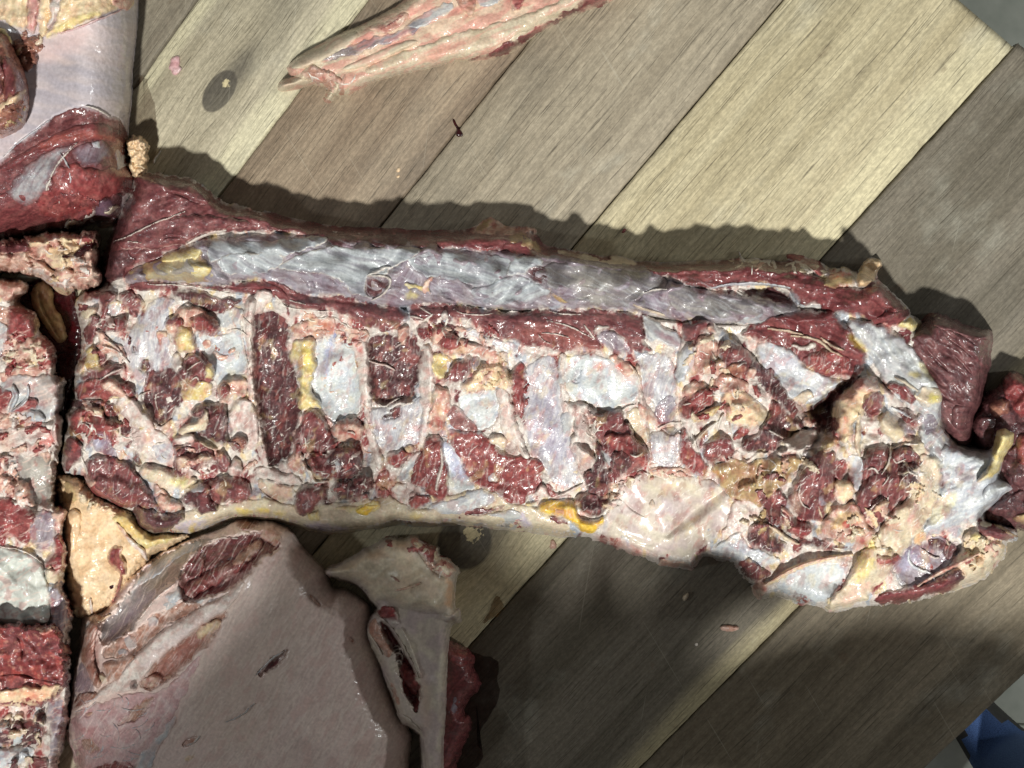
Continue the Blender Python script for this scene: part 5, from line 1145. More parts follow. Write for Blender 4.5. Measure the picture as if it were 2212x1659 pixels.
T.add('red', 3, '32: 1690,1500 1740,1472 1760,1530 1720,1560', R=6)
T.add('yfat', 5, '32: 1740,1340 1780,1290 1850,1300 1800,1360', R=7)
T.shreds('32: 1640,1350 1950,1330 2050,1400 1950,1560 1700,1600', 20, ['cream', 'fat', 'pinkfat'], (3, 7), (1, 3))
T.add('redm', 5, 'R: 1020,1560 1150,1510 1250,1500 1400,1440 1440,1480 1380,1520 1250,1555 1080,1585', R=12, ang=15)
T.add('dark', 4, 'R: 1340,1450 1420,1420 1440,1470 1380,1500', R=8)
T.add('blue', 2, 'R: 600,1510 680,1440 780,1400 920,1400 940,1440 860,1540 830,1590 680,1570', dent=4, R=12, ang=30)
T.paint('R: 640,1500 760,1420 900,1420 840,1540 700,1560', (186, 190, 190), 0.6)
T.cord('fat', 6, 13, 'R: 505,1515 590,1490 670,1435 800,1385 945,1365', rag=2.5)
T.cord('pinkfat', 3, 7, 'R: 560,1500 650,1445 760,1395 900,1370', rag=2)
T.add('cream', 7, 'R: 825,1600 870,1550 950,1440 1000,1330 1120,1330 1130,1420 1050,1510 960,1590 860,1612', R=12, ang=50, rl=1.6)
T.paint('R: 940,1450 1000,1340 1060,1400 980,1500', (232, 212, 110), 0.6)
T.paint('R: 880,1580 960,1500 1040,1480 960,1580', (220, 176, 164), 0.6)
T.add('red', 4, '32: 940,1460 990,1500 1140,1480 1160,1510 1060,1600 960,1560', R=7)
T.add('filmw', 3, 'R: 300,1365 420,1275 470,1262 482,1332 620,1372 640,1402 560,1422 430,1392', R=8, ang=-20)
T.add('muscle', 5, 'R: 430,1395 500,1382 560,1422 600,1452 520,1492 460,1442', R=9)
T.add('pinkfat', 6, 'R: 500,1500 560,1480 600,1500 560,1550 530,1560', R=8)
T.cord('pinkfat', 5, 10, 'R: 1230,1500 1330,1440 1420,1400 1500,1360', rag=2)
T.add('peach', 3, '32: 1250,1370 1290,1290 1370,1270 1370,1330 1300,1390', R=7)
T.paint('32: 1260,1370 1300,1300 1360,1290 1330,1360', (196, 116, 52), 0.7)
T.shreds('R: 380,980 560,1000 760,900 800,1000 640,1080 700,1260 500,1300 420,1200 520,1120', 18, ['tanfat', 'pinkfat', 'muscle', 'cream'], (4, 9), (1.5, 4), strands=10)
T.shreds('R: 860,1240 1150,1100 1330,950 1330,1130 1100,1330 900,1380', 18, ['cream', 'fat', 'pinkfat'], (4, 9), (1.5, 3.5), strands=6)
T.shreds('R: 200,380 330,350 560,560 560,700 300,900 220,800', 16, ['pinkfat', 'red', 'cream'], (4, 9), (1.5, 4), strands=14)
# blood wash, thin fibrous film and fat tinge carried on across the pieces
PANEL = 'D: 165,640 330,622 560,660 800,690 1000,700 1250,750 1480,740 1700,720 1900,800 2050,900 2150,1100 2000,1260 1700,1290 1500,1190 1250,1120 900,1110 500,1090 300,1130 150,1000'
T.wash((124, 44, 46), 0.34, 30, 0.10, 0.22, 1.6, 75, PANEL)
T.wash((196, 120, 110), 0.26, 22, 0.12, 0.2, 1.5, 60, PANEL)
T.wash((226, 220, 212), 0.24, 5, 0.16, 0.2, 9, 80, PANEL)
T.wash((230, 224, 216), 0.7, 3.2, 0.36, 0.10, 12, 35, PANEL)
T.wash((222, 200, 140), 0.22, 36, 0.2, 0.2, 1.3, 70, PANEL)
T.wash((206, 212, 216), 0.34, 4.5, 0.16, 0.2, 14, -24, 'D: 300,600 450,505 900,520 1400,575 1720,650 1700,700 1400,690 900,660 600,610')
T.build()
# ================================================================ fat tag by the leg
T = Thing('fat_tag', 'small orange-pink tag of fat sticking out between haunch and trunk', 'fat', '00: 1090,1200 1180,1172 1260,1200 1292,1260 1275,1390 1285,1490 1240,1560 1180,1580 1120,1500 1100,1380 1080,1260', 'peach', 36, 9, rag=5, lump=6, lscale=14)
T.add('pinkfat', 2, '00: 1180,1190 1260,1215 1270,1260 1220,1260', R=5)
T.crease('00: 1150,1240 1180,1300 1230,1290', 4, 2)
T.cord('cream', 2, 5, '00: 1170,1440 1220,1430 1270,1470')
T.build()

# ================================================================ broad peach-coloured fat
T = Thing('fat_sheet', 'broad smooth orange-cream sheet of fat left of the shoulder, below the trunk', 'fat', '02: 470,790 560,770 720,800 790,900 900,980 1060,1060 1180,1100 1230,1200 1320,1280 1500,1270 1660,1280 1560,1380 1330,1460 1270,1540 1200,1640 | 03: 1100,80 1020,200 900,330 820,340 690,380 600,300 560,100 | 02: 520,1500 500,1200 500,1000', 'peach', 36, 28, ang=60, rag=5, lump=6, lscale=60)
T.add('yfat', 7, '02: 950,1160 1050,1100 1150,1160 1250,1272 1400,1312 1570,1300 1400,1402 1250,1422 1150,1332 1060,1252', R=14, ang=-35)
T.paint('02: 980,1150 1150,1180 1280,1300 1420,1320 1350,1380 1180,1330 1050,1230', (216, 172, 96), 0.6)
T.cord('memb', 5, 13, '02: 1090,1320 1170,1400 1230,1440 1270,1520', rag=2)
T.cord('pinkfat', 4, 9, '02: 1010,1200 1080,1290 1130,1340', rag=2)
T.add('peach', 4, '02: 1230,1460 1330,1400 1480,1330 1560,1340 1420,1420 1320,1470 1260,1530', R=10, ang=30)
T.add('cream', 8, '02: 680,970 730,925 775,965 745,1025 690,1015', R=9, rl=2)
T.add('fat', 9, '02: 815,1015 890,978 1000,1045 965,1085 865,1112 830,1070', R=10)
T.add('tanfat', 4, '02: 560,820 680,860 720,940 640,1020 560,1040 510,960', R=12)
T.add('cream', 4, '02: 960,1090 1000,1080 1000,1110 960,1115', R=5)
T.add('peach', 5, '02: 560,1100 640,1090 720,1140 680,1280 640,1440 580,1460 540,1250', R=14, ang=80)
T.add('red', 7, '02: 925,1500 950,1440 1005,1395 1060,1400 1040,1470 1060,1540 1102,1582 1090,1660 1040,1642 960,1582', R=9, ang=70, fold=1.5)
T.add('clot', 1, '03: 930,92 1000,68 1024,100 972,132', R=4)
T.cord('red', 5, 9, '03: 1050,-20 1035,100 990,200 955,290', rag=1.5)
T.cord('memb', 3, 8, '03: 780,200 785,250 800,330', rag=2)
T.shreds('02: 640,900 780,900 1000,1040 960,1110 760,1060', 12, ['cream', 'fat'], (3, 7), (1.5, 4))
T.build()

# ================================================================ big pale shoulder at the bottom
T = Thing('pale_shoulder', 'large pale shoulder joint under smooth whitish sheath at the bottom', 'shoulder', '03: 720,340 690,480 700,600 660,720 640,800 610,950 600,1130 588,1200 580,1330 600,1440 660,1540 650,1659 640,2250 | 13: 1320,2250 1310,1659 1345,1400 1310,1280 1240,1170 1180,1040 1120,870 1085,720 1040,600 1000,480 1000,330 975,235 930,210 850,150 760,105 660,110 620,0 | 12: 640,1659 580,1590 470,1480 380,1380 300,1250 200,1205 120,1178 0,1185 | 02: 2212,1180 2100,1170 2010,1185 1900,1255 1700,1315 1400,1445 1240,1560 | 03: 1090,0 1000,150 870,300 780,320', 'skin', 74, 300, ang=62, rag=1.5, lump=6, lscale=150, ch=1, p=2.6)
T.paint('13: -600,900 0,200 300,0 500,300 300,900 200,1400 -400,1600', (196, 178, 160), 0.4, soft=80)
T.add('filmg', 2, '02: 1240,1560 1400,1442 1700,1318 1860,1315 1750,1422 1620,1502 1580,1602 | 03: 1580,0 1400,100 1300,230 1180,400 1130,500 1000,545 870,625 850,420 990,300 1100,150', dent=10, R=14, ang=38)
T.paint('03: 900,560 1000,420 1200,200 1400,60 1420,100 1250,280 1130,460 1000,530', (150, 128, 146), 0.7, soft=16)
T.add('filmw', 1.5, '02: 1240,1600 1400,1470 1600,1380 1780,1340 1700,1420 1540,1500 1400,1620 | 03: 1200,80 1100,190', ang=38, R=8)
T.add('film', 2, '03: 722,342 800,300 830,360 745,482 735,602 690,722 655,730 700,602', R=7, ang=75)
T.add('tan', 2.5, '03: 865,640 1000,545 1150,482 1370,312 1560,232 1740,222 1700,302 1500,382 1360,502 1180,682 1080,702 900,712', dent=4, R=10, ang=38)
for q in ('03: 1280,370 1350,330 1370,420 1290,440', '03: 1080,520 1150,500 1190,600 1120,640 1080,580', '03: 1400,240 1500,210 1560,240 1440,300', '03: 1020,650 1100,620 1120,680 1040,690', '03: 1700,210 1830,160 1800,220 1720,250'):
    T.add('film', 1, q, R=5, rag=5, ang=40)
T.add('tan', 6, '03: 868,745 1000,722 1120,692 1185,692 1125,792 1050,882 950,942 890,842', R=13, ang=15)
T.cord('tan', 9, 30, '03: 840,370 800,450 762,560 750,680 775,800 840,930', rag=2, taper=0.35, name='vein', sm=2)
T.paint('03: 850,360 790,440 740,600 730,750 800,920 870,940 850,700 870,450', (126, 56, 46), 0.7, soft=10)
T.cord('fat', 3, 6, '03: 850,400 900,360 960,330', rag=2)
T.add('cream', 4, '03: 870,860 920,850 940,920 900,950 870,910', R=6)
T.add('filmd', 2, '03: 645,805 740,745 765,860 822,925 800,1025 700,1052 618,1062', R=9, ang=70)
T.paint('03: 650,820 740,770 790,960 700,1030 630,1040', (150, 122, 134), 0.6)
T.add('brown', 4, '03: 598,1145 680,1012 740,1002 835,1015 830,1045 720,1122 620,1172', R=8)
T.add('redm', 3, '03: 1560,20 1600,-60 | 02: 1620,1502 1750,1402 1900,1332 2100,1300 2212,1290 | 12: 150,1230 200,1330 222,1402 150,1452 60,1502 0,1562 | 03: 2100,30 1980,110 1850,162 1700,212 1580,212 1540,140', dent=9, R=12, ang=35, fold=2.4, fw=11)
T.add('red', 6, '03: 1580,120 1700,20 1850,-60 2000,-120 2150,-180 2100,-60 1900,40 1750,130 1640,200', R=12, ang=34, fold=1.5, fw=9)
T.add('tan', 6, '12: -220,1520 -60,1390 40,1335 70,1420 -50,1515 -180,1585', R=12, ang=35)
T.add('pinkfat', 6, '12: 30,1325 100,1232 180,1262 232,1332 182,1402 110,1362', R=10)
T.add('brown', 5, '02: 2020,1210 2080,1160 2212,1160 2240,1220 2150,1280 2060,1260', R=9)
T.cord('red', 4, 8, '02: 1720,1490 1760,1520 1740,1600 1720,1650', rag=2)
T.cord('memb', 2.5, 5, '03: 1560,10 1480,90 1340,190 1240,320 1180,400', rag=1.5)
T.cord('memb', 2.5, 4, '02: 1800,1360 1900,1325 2050,1335', rag=1.5)
T.add('filmw', 2, '03: 1480,130 1560,80 1580,210 1540,240 1420,220', R=6, ang=40)
T.add('tan', 2, '03: 1200,955 1290,842 1360,712 1560,562 1730,422 1860,332 1965,302 1900,452 1800,582 1650,702 1520,862 1400,932 1300,992', dent=8, R=12, ang=38)
T.paint('03: 1250,940 1400,720 1700,470 1850,380 1780,560 1500,840 1350,940', (166, 98, 92), 0.7, soft=16)
T.add('pinkfat', 6, '03: 1230,925 1320,832 1400,882 1382,942 1250,972', R=9, rl=2.4)
T.add('fat', 5, '03: 1720,440 1800,400 1900,360 1900,440 1800,520 1700,560', R=9, rl=2)
T.add('cream', 3, '03: 1410,870 1480,860 1490,890 1420,890', R=4)
T.add('memb', 5, '03: 588,1205 700,1132 830,1042 900,962 1040,862 1130,742 1180,682 1370,502 1560,382 1750,262 1900,202 1990,112 2130,20 2070,152 1950,302 1850,352 1700,452 1560,572 1380,702 1270,832 1200,922 1150,982 1050,1002 900,1012 780,1102 640,1182', R=8, ang=40, rag=1.8, rl=0.5)
T.paint('03: 1200,760 1400,560 1700,400 1900,260 1950,300 1700,450 1400,690 1260,820', (232, 218, 216), 0.8)
T.add('clot', 4, '03: 1118,985 1130,910 1170,893 1192,930 1172,992', R=6, rag=1)
T.add('pinkm', 2, '03: 590,1215 780,1132 1000,1045 1200,1002 1420,985 1500,905 1650,745 1800,605 1500,1202 1400,1402 1200,1562 1160,1700 680,1700 600,1442 580,1332', R=10, ang=30)
T.add('tan', 1, '03: 1000,1275 1080,1222 1180,1132 1220,1072 1345,1052 1260,1152 1200,1232 1080,1282', dent=3, R=5, ang=30)
T.add('tan', 1, '03: 680,1422 740,1392 800,1402 882,1522 800,1532 700,1482', dent=2.5, R=6)
T.add('tan', 1, '03: 720,1185 800,1175 780,1205 730,1205', dent=1.5, R=3)
T.paint('03: 700,1300 820,1300 800,1400 700,1380', (196, 128, 126), 0.5)
rnd = random.Random(5)
for k in range(26):
    x, y = rnd.uniform(620, 1250), rnd.uniform(1060, 1600); a = rnd.uniform(-0.4, 1.9); l = rnd.uniform(60, 150)
    T.cord('filmw', 0.9, 2.6, '03: %d,%d %d,%d %d,%d' % (x, y, x + l * math.cos(a), y - l * math.sin(a) * 0.8, x + 1.7 * l * math.cos(a + 0.3), y - 1.7 * l * math.sin(a + 0.3) * 0.8), name='web_strand')
T.add('filmw', 3, '03: 1160,1700 1200,1540 1400,1350 1550,1150 1480,1350 1350,1500 1300,1700', R=8, ang=50, fold=0.8, fw=5)
T.add('red', 4, '03: 760,1690 900,1625 1100,1600 1160,1640 1100,1720', R=8)
T.add('redm', 0.8, '13: 10,875 80,780 180,690 268,636 242,712 150,802', dent=5, R=4, ang=38)
T.cord('filmw', 2, 5, '13: 0,860 80,770 180,680 262,640')
for q in ('13: 458,158 500,190 556,262 520,242', '13: 808,522 852,572 830,562', '03: 1580,1452 1620,1412 1722,1382 1660,1442 1600,1472'):
    T.add('tan', 0.8, q, dent=3, R=3, rag=1)
T.add('peach', 1, '03: 1570,1572 1640,1532 1702,1562 1620,1622', R=4)
T.cord('film', 2, 4, '03: 1950,1262 2080,1212 2200,1102')
T.cord('film', 2, 4, '03: 1590,1470 1680,1440 1725,1380')
T.wash((236, 220, 212), 0.5, 4, 0.10, 0.25, 16, 58)
T.wash((214, 176, 168), 0.35, 30, 0.05, 0.3, 2, 60)
T.build()

# ================================================================ cartilage blade
T = Thing('cartilage_blade', 'pale cream cartilage blade with a torn slot beside the shoulder', 'cartilage', '12: 590,1592 720,1560 900,1450 1010,1412 1080,1340 1180,1318 1250,1350 1350,1302 1450,1370 1530,1420 1585,1400 1562,1480 1620,1490 1700,1540 1762,1612 1740,1659 | 13: 1722,100 1712,275 1768,278 1762,402 1700,412 1672,480 1672,700 1662,900 1652,1250 1632,1450 1640,2250 1410,2250 1430,1390 1340,1320 1230,1280 1180,1090 1100,900 1040,720 960,590 940,440 990,330 1050,290 1000,235 940,140 860,60 720,30 600,10', 'pale', 60, 26, ang=75, rag=1.6, lump=4, p=2.4)
T.add('bone', 8, '12: 590,1595 720,1562 900,1455 1080,1365 1350,1330 1400,1452 1480,1562 1560,1642 1700,1642 | 13: 1705,280 1580,335 1400,295 1250,285 1100,195 1000,235 940,140 860,60 720,30', R=34, ang=35, rag=1.5, fx=20)
T.paint('13: 1640,0 1720,60 1712,280 1630,260 1650,100', (216, 160, 110), 0.6)
T.paint('13: 1100,60 1300,60 1500,0 1600,150 1400,200 1200,140', (230, 212, 192), 0.5, soft=30)
T.cord('pinkfat', 2.5, 5, '13: 1200,130 1330,100 1420,60', rag=1.5)
T.cord('red', 1.6, 4, '13: 1160,0 1200,20 1240,50', rag=1)
T.add('red', 7, '12: 1370,1402 1440,1372 1532,1422 1580,1405 1572,1482 1520,1562 1480,1542 1420,1462', R=9, rag=4)
T.add('muscle', 5, '12: 1005,1422 1090,1342 1190,1320 1225,1342 1100,1372 1050,1402', R=7)
T.add('pinkfat', 7, '12: 1530,1572 1620,1500 1752,1602 1722,1659 1600,1662', R=9)
T.add('pinkfat', 5, '12: 1330,1330 1360,1300 1420,1360 1400,1440 1350,1400', R=6)
T.add('red', 5, '13: 1020,300 1080,258 1180,288 1232,332 1242,402 1150,372', R=9)
T.add('redm', 2, '13: 1075,395 1150,402 1200,480 1282,622 1362,782 1402,902 1412,1052 1400,1172 1370,1162 1290,1022 1240,852 1230,722 1130,562', dent=11, R=9, ang=70)
T.add('red', 6, '13: 1240,740 1320,780 1380,900 1400,1030 1330,1010 1270,900', R=9)
T.add('tan', 3, '13: 970,352 1060,372 1082,452 1160,582 1172,702 1120,692 1020,562 955,462', R=7, ang=-58, fold=1.2, fw=5)
T.cord('pale', 3, 7, '13: 985,330 950,430 980,520 1040,590 1090,680', rag=1.5)
T.cord('pale', 3, 9, '13: 1020,330 1100,380 1180,470 1260,600 1350,760 1400,880', rag=1.5)
T.cord('pale', 2.5, 6, '13: 1250,450 1330,600 1390,780 1430,880', rag=1.5)
T.add('white', 4, '13: 1130,375 1220,378 1242,422 1180,415', R=5)
for q in ('13: 1180,620 1230,600 1250,650 1220,690', '13: 1190,680 1240,660 1270,700 1240,750', '13: 1200,640 1260,620 1280,680', '13: 1210,740 1250,720 1260,770'):
    T.cord('white', 4, 5, q, rag=1)
T.add('pale', 5, '13: 1600,380 1700,300 1768,285 1760,400 1690,405', R=6, curl=2)
T.add('tan', 2, '13: 1120,880 1180,900 1240,1030 1260,1180 1200,1190 1170,1060', R=7, ang=-60)
T.cord('pale', 3, 10, '13: 1230,1180 1330,1260 1400,1320 1440,1400', rag=2)
T.paint('13: 1400,800 1500,900 1530,1250 1450,1380 1420,1000', (196, 160, 140), 0.45, soft=25)
T.shreds('12: 1050,1350 1350,1310 1580,1420 1740,1600 1600,1640 1450,1560 1400,1450', 16, ['red', 'pinkfat', 'cream'], (3, 7), (1.5, 3.5), strands=8)
T.build()

# ================================================================ rib section along the left edge
T = Thing('rib_section', 'cut rib section with pale bone and torn meat along the left edge', 'ribs', '01: -500,740 0,748 170,760 255,805 235,870 140,905 120,950 230,1010 315,1045 342,1220 430,1282 472,1332 482,1430 492,1480 475,1520 492,1600 572,1622 | 02: 560,0 540,60 542,200 520,260 535,290 542,520 512,600 492,700 492,900 475,1040 560,1068 632,1102 570,1160 562,1300 592,1450 582,1560 565,1659 | 03: 550,100 605,200 640,260 640,400 600,500 600,700 622,900 602,1100 582,1300 525,1500 492,1659 480,2250 -500,2250', 'mess', 56, 17, ang=80, rag=5.5, lump=9, lscale=60)
T.add('pinkfat', 9, '01: -300,750 0,755 170,765 250,802 232,862 132,902 60,965 20,945 0,902 -300,900', R=18, ang=10, rl=1)
T.add('tan', 3, '01: -300,960 0,990 130,960 60,900 150,930 230,1010 160,1100 60,1220 0,1400 -300,1400', R=10)
T.add('red', 7, '01: 60,1000 150,970 300,1052 342,1232 240,1282 140,1300 60,1250', R=15, ang=80)
T.add('red', 7, '01: 240,1300 330,1250 430,1290 470,1335 485,1440 480,1500 400,1512 320,1490 300,1400', R=12)
T.add('pinkfat', 7, '01: 40,1482 60,1402 180,1282 330,1252 300,1402 150,1462', R=12, rl=2.8)
T.add('film', 2, '01: -200,1080 0,1090 70,1200 30,1390 0,1420 -200,1400', ang=75)
T.add('cream', 5, '01: 110,1512 200,1452 292,1472 180,1542', R=7)
T.add('pinkfat', 4, '01: 0,1540 120,1520 350,1500 420,1540 350,1600 100,1620 0,1659', R=9, ang=5)
T.add('film', 4, '02: 30,-100 300,-60 490,-80 545,0 535,200 420,340 300,322 180,272 0,202', R=14, ang=5)
T.paint('02: 60,-60 480,-60 530,120 420,240 300,100 100,40', (192, 166, 150), 0.6, soft=25)
T.add('red', 5, '02: -200,40 0,40 110,82 75,182 0,252 -200,260', R=10)
T.add('red', 5, '02: 250,112 322,152 300,212 120,272 80,270 150,200', R=9)
T.cord('film', 4, 12, '02: 110,20 150,100 110,180 85,240', rag=1.5)
T.cord('filmw', 4, 8, '02: 240,10 250,110 170,200 120,230', rag=1.5)
T.add('filmw', 5, '02: 190,302 280,232 380,262 412,312 340,332', R=7, curl=1.5)
T.add('pinkfat', 4, '02: -100,230 0,240 70,290 60,300 130,330 130,380 0,400 -100,400', R=7)
T.add('memb', 7, '02: -200,402 0,402 150,372 400,352 460,342 470,272 522,282 542,402 532,542 430,592 400,702 350,642 342,592 250,622 100,612 0,592 -200,600', R=11, ang=15)
T.paint('02: 420,440 490,470 450,545 370,552 300,600 260,540', (202, 74, 64), 0.75)
T.paint('02: 0,420 100,400 120,560 0,580', (206, 168, 140), 0.6)
T.cord('memb', 6, 13, '02: 490,280 480,360 470,430 510,540', rag=2.5)
T.add('pinkfat', 5, '02: 360,590 440,580 450,640 400,700 350,640', R=7)
T.add('filmg', 2, '02: 80,622 300,642 485,602 492,702 492,942 475,1055 330,1062 262,952 250,882 130,822 80,762', dent=4, R=10, ang=80)
T.paint('02: 100,640 480,620 490,1040 340,1050 250,850', (168, 164, 152), 0.7, soft=20)
T.add('pinkfat', 6, '02: -100,800 0,802 60,792 130,872 110,992 60,952 0,942 -100,940', R=10)
T.add('pinkfat', 7, '02: 120,882 180,822 252,872 252,952 322,1062 250,1052 140,1002', R=10, rl=2.4)
T.add('red', 5, '02: -100,622 0,622 110,612 60,682 80,752 30,782 0,742 -100,740', R=9)
T.cord('memb', 4, 8, '02: 0,640 60,625 110,640', rag=2)
T.add('red', 10, '02: -400,1000 0,982 120,1012 280,1092 312,1182 262,1332 220,1392 150,1322 0,1332 -400,1332', R=24, ang=-20)
T.add('filmd', 4, '02: 300,1102 470,1082 482,1202 470,1402 430,1472 300,1402 230,1362 290,1200', R=12, ang=70)
T.add('cart', 12, '02: -400,1385 0,1402 150,1432 290,1482 370,1562 392,1659 | 03: 402,50 442,200 432,422 250,442 0,402 -400,402', R=40, ang=-20, rag=1.2, sm=26)
T.cord('memb', 2, 4, '02: -50,1395 150,1425 290,1478 375,1562', rag=1)
T.add('filmd', 4, '03: 430,100 560,60 602,250 562,432 540,502 440,432', R=9, ang=80)
T.add('red', 9, '02: 470,1322 550,1320 592,1452 582,1562 545,1665 400,1662 385,1562 440,1452', R=13, rag=4)
T.add('fat', 4, '02: 400,1570 450,1560 450,1620 410,1640', R=6)
T.add('cream', 6, '02: 390,1600 540,1600 550,1659 | 03: 540,10 470,70 410,50', R=9)
T.add('pinkfat', 7, '02: 440,1105 550,1070 628,1102 570,1152 562,1292 490,1202', R=9, rag=4)
T.add('dark', 4, '03: -200,1302 0,1302 150,1252 300,1222 402,1302 350,1422 150,1452 0,1482 -200,1480', R=14)
T.add('filmw', 4, '03: -200,1502 0,1502 150,1472 300,1482 302,1552 180,1622 0,1690 -200,1700', R=10, ang=25)
T.add('cream', 4, '03: 40,1370 160,1330 180,1380 90,1420', R=6, rag=4)
T.cord('cream', 4, 7, '03: 270,1420 330,1410 350,1450 320,1480', rag=2)
T.cord('cream', 4, 7, '03: 300,1200 340,1260 380,1290', rag=2)
T.add('filmd', 3, '03: 390,1100 600,1020 600,1120 560,1400 480,1650 400,1659 440,1380', R=12, ang=75)
T.add('redm', 4, '03: 200,1640 330,1560 420,1600 400,1720 250,1720', R=9)
T.shreds('01: 0,1260 300,1240 480,1340 480,1500 200,1560 0,1560', 24, ['pinkfat', 'cream', 'red'], (3, 8), (1.5, 3.5), strands=4)
T.shreds('02: 0,240 200,300 480,300 530,540 300,620 0,600', 18, ['memb', 'pinkfat', 'red'], (3, 8), (1.5, 3), strands=6)
T.shreds('02: 0,640 120,640 300,980 320,1080 100,1000 0,960', 16, ['pinkfat', 'memb'], (3, 8), (1.5, 3))
T.shreds('03: 0,1180 400,1180 420,1500 200,1650 0,1620', 16, ['cream', 'dark', 'film', 'dark'], (4, 9), (1.5, 3.5), strands=10)
T.wash((150, 60, 58), 0.4, 26, 0.1, 0.2)
T.wash((222, 196, 184), 0.5, 6, 0.15, 0.2, 6, 20)
T.build()

T = Thing('gap_shade', 'nearly black sheet painting the shade in the gap between ribs and trunk', 'blood', '01: 120,880 240,760 440,740 640,800 700,1000 720,1300 700,1560 | 02: 640,40 600,200 560,420 500,700 460,760 440,400 480,100 | 01: 430,1400 330,1250 200,1050', 'clot', 9, 20, rag=3, lump=2)  # dark sheet colours in the gap's shade, borrowing the clot tissue
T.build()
T = Thing('gut_fold', 'dull tan curved fold lying deep in the dark gap beside the ribs', 'offal', '01: 250,860 300,780 420,750 480,850 480,1000 545,1060 580,1180 600,1280 520,1330 460,1290 400,1200 330,1100 260,980', 'tanfat', 15, 18, ang=-60, rag=1.5, lump=3, lscale=30)
T.crease('01: 330,860 360,1000 450,1150 520,1280', 5, 4)
T.add('cream', 4, '01: 600,870 640,830 680,850 670,900 630,930 600,920', R=7)
T.build()

# ================================================================ thick red cut on the left stack
T = Thing('meat_cut', 'thick red cut of meat with an orange fat edge on the left pile', 'meat', '03: -500,402 0,402 180,388 262,432 380,408 522,430 560,560 572,680 582,780 612,900 522,1012 440,1072 342,1122 200,1112 0,1132 -500,1132', 'redm', 42, 15, z0=0.045, ang=10, rag=7, lump=7, lscale=40)
T.paint('03: -300,700 200,680 420,680 560,760 560,900 300,880 0,900', (112, 34, 32), 0.6, soft=30)
T.add('fat', 4, '03: -300,1010 0,1002 200,962 400,952 580,930 522,1012 440,1072 342,1122 200,1112 0,1132 -300,1132', R=11, ang=10, rl=2.2)
T.paint('03: 0,1020 200,990 400,980 480,1020 350,1060 200,1040', (206, 104, 78), 0.55)
T.add('pinkfat', 3, '03: 260,440 380,420 500,450 460,500 330,500', R=8)
T.crease('03: 0,860 150,840 300,880 480,920', 6, 3)
T.crease('03: 120,480 200,600 190,720', 6, 2.5)
T.add('cream', 4, '03: 540,590 610,630 600,660 560,650', R=5)
T.wash((170, 74, 66), 0.45, 24, 0.05, 0.25)
T.wash((206, 150, 128), 0.35, 12, 0.2, 0.15)
T.build()

# ================================================================ fat trimming with clot
T = Thing('fat_trimming', 'lumpy pink and cream fat trimming with a dark blood clot on top', 'fat', '01: -500,430 0,420 230,388 380,348 500,342 640,350 780,322 862,360 872,440 852,520 892,570 832,640 892,720 890,782 832,822 720,852 620,840 560,895 500,855 440,792 350,742 300,702 200,745 150,702 0,702 -500,702', 'pinkfat', 72, 18, ang=15, rag=7, lump=14, lscale=34)
T.add('muscle', 4, '01: -200,440 0,440 100,418 232,420 262,500 180,542 0,522 -200,520', R=11, ang=10)
T.add('red', 4, '01: 690,372 862,358 868,442 770,452 700,420', R=10)
T.add('fat', 5, '01: 240,420 330,370 480,350 640,360 690,400 640,440 480,440 330,470 260,480', R=10, ang=15, fold=1.6)
T.add('peach', 4, '01: 390,500 520,440 680,450 700,520 600,590 470,600 430,580', R=11, ang=40, fold=1.5)
T.add('fat', 4, '01: 420,602 560,562 700,602 760,640 560,662 470,662', R=9)
T.add('pinkfat', 6, '01: 480,700 540,655 620,680 640,740 580,790 500,770', R=11)
T.add('pinkfat', 6, '01: 640,690 740,630 830,640 890,720 880,780 780,820 700,790', R=11)
T.add('memb', 5, '01: 330,700 440,730 560,790 700,790 640,830 500,830 400,780', R=8)
T.add('fat', 7, '01: 480,800 560,842 625,860 580,900 500,880', R=8)
T.add('memb', 5, '01: 200,640 320,640 400,690 340,740 240,700', R=9)
T.add('tan', 4, '01: -200,560 0,580 180,580 300,620 200,660 0,690 -200,690', R=9, ang=-5)
T.shreds('01: 250,380 860,340 880,760 500,860 300,660', 12, ['pinkfat', 'fat', 'memb', 'peach'], (5, 10), (1.5, 4), strands=6)
T.add('clot', 5, '01: 508,552 560,536 650,530 700,465 760,450 800,430 828,372 852,420 852,472 790,505 720,545 640,572 560,572', R=7, rag=1.5)
T.add('pinkfat', 4, '01: 740,520 840,510 880,565 820,630 740,600', R=9)
T.crease('01: 250,560 400,620 480,690 600,640', 5, 3.5)
T.crease('01: 600,640 720,640 830,650', 4, 3)
T.build()

# ================================================================ leg at upper left
T = Thing('skinned_haunch', 'skinned haunch in lavender-white sheath with dark red muscle at its lower end', 'haunch', 'D: -130,-130 299,-130 299,0 297,62 290,120 286,162 285,220 278,265 276,325 281,355 288,372 289,390 284,420 266,445 257,465 247,480 225,485 200,480 160,497 135,500 95,503 57,512 0,522 -130,540', 'sleeve', 88, 125, ang=-12, rag=1, lump=4, lscale=120, p=2.0, ch=1)
T.paint('00: 340,400 500,330 800,230 700,420 560,470 380,560', (222, 190, 186), 0.6, soft=40)
T.paint('00: 900,300 1150,200 1180,600 1100,1000 950,700', (186, 182, 192), 0.4, soft=60)
T.add('muscle', 2.5, '00: -300,1500 0,1400 130,1262 300,1132 450,1027 600,947 740,922 840,937 900,987 950,1012 990,997 1060,1062 1105,1132 1115,1330 1170,1480 1160,1659 | 01: 1060,30 1060,120 1030,200 990,262 900,282 800,255 640,335 540,345 380,355 230,395 0,435 -300,470', R=6, ang=20, rag=1.5, dent=2)
T.cord('white', 3, 5, '00: 740,918 830,932 890,972 950,1005', rag=1)
T.cord('filmw', 2, 4, '00: 30,1350 130,1255 300,1128 450,1022', rag=1)
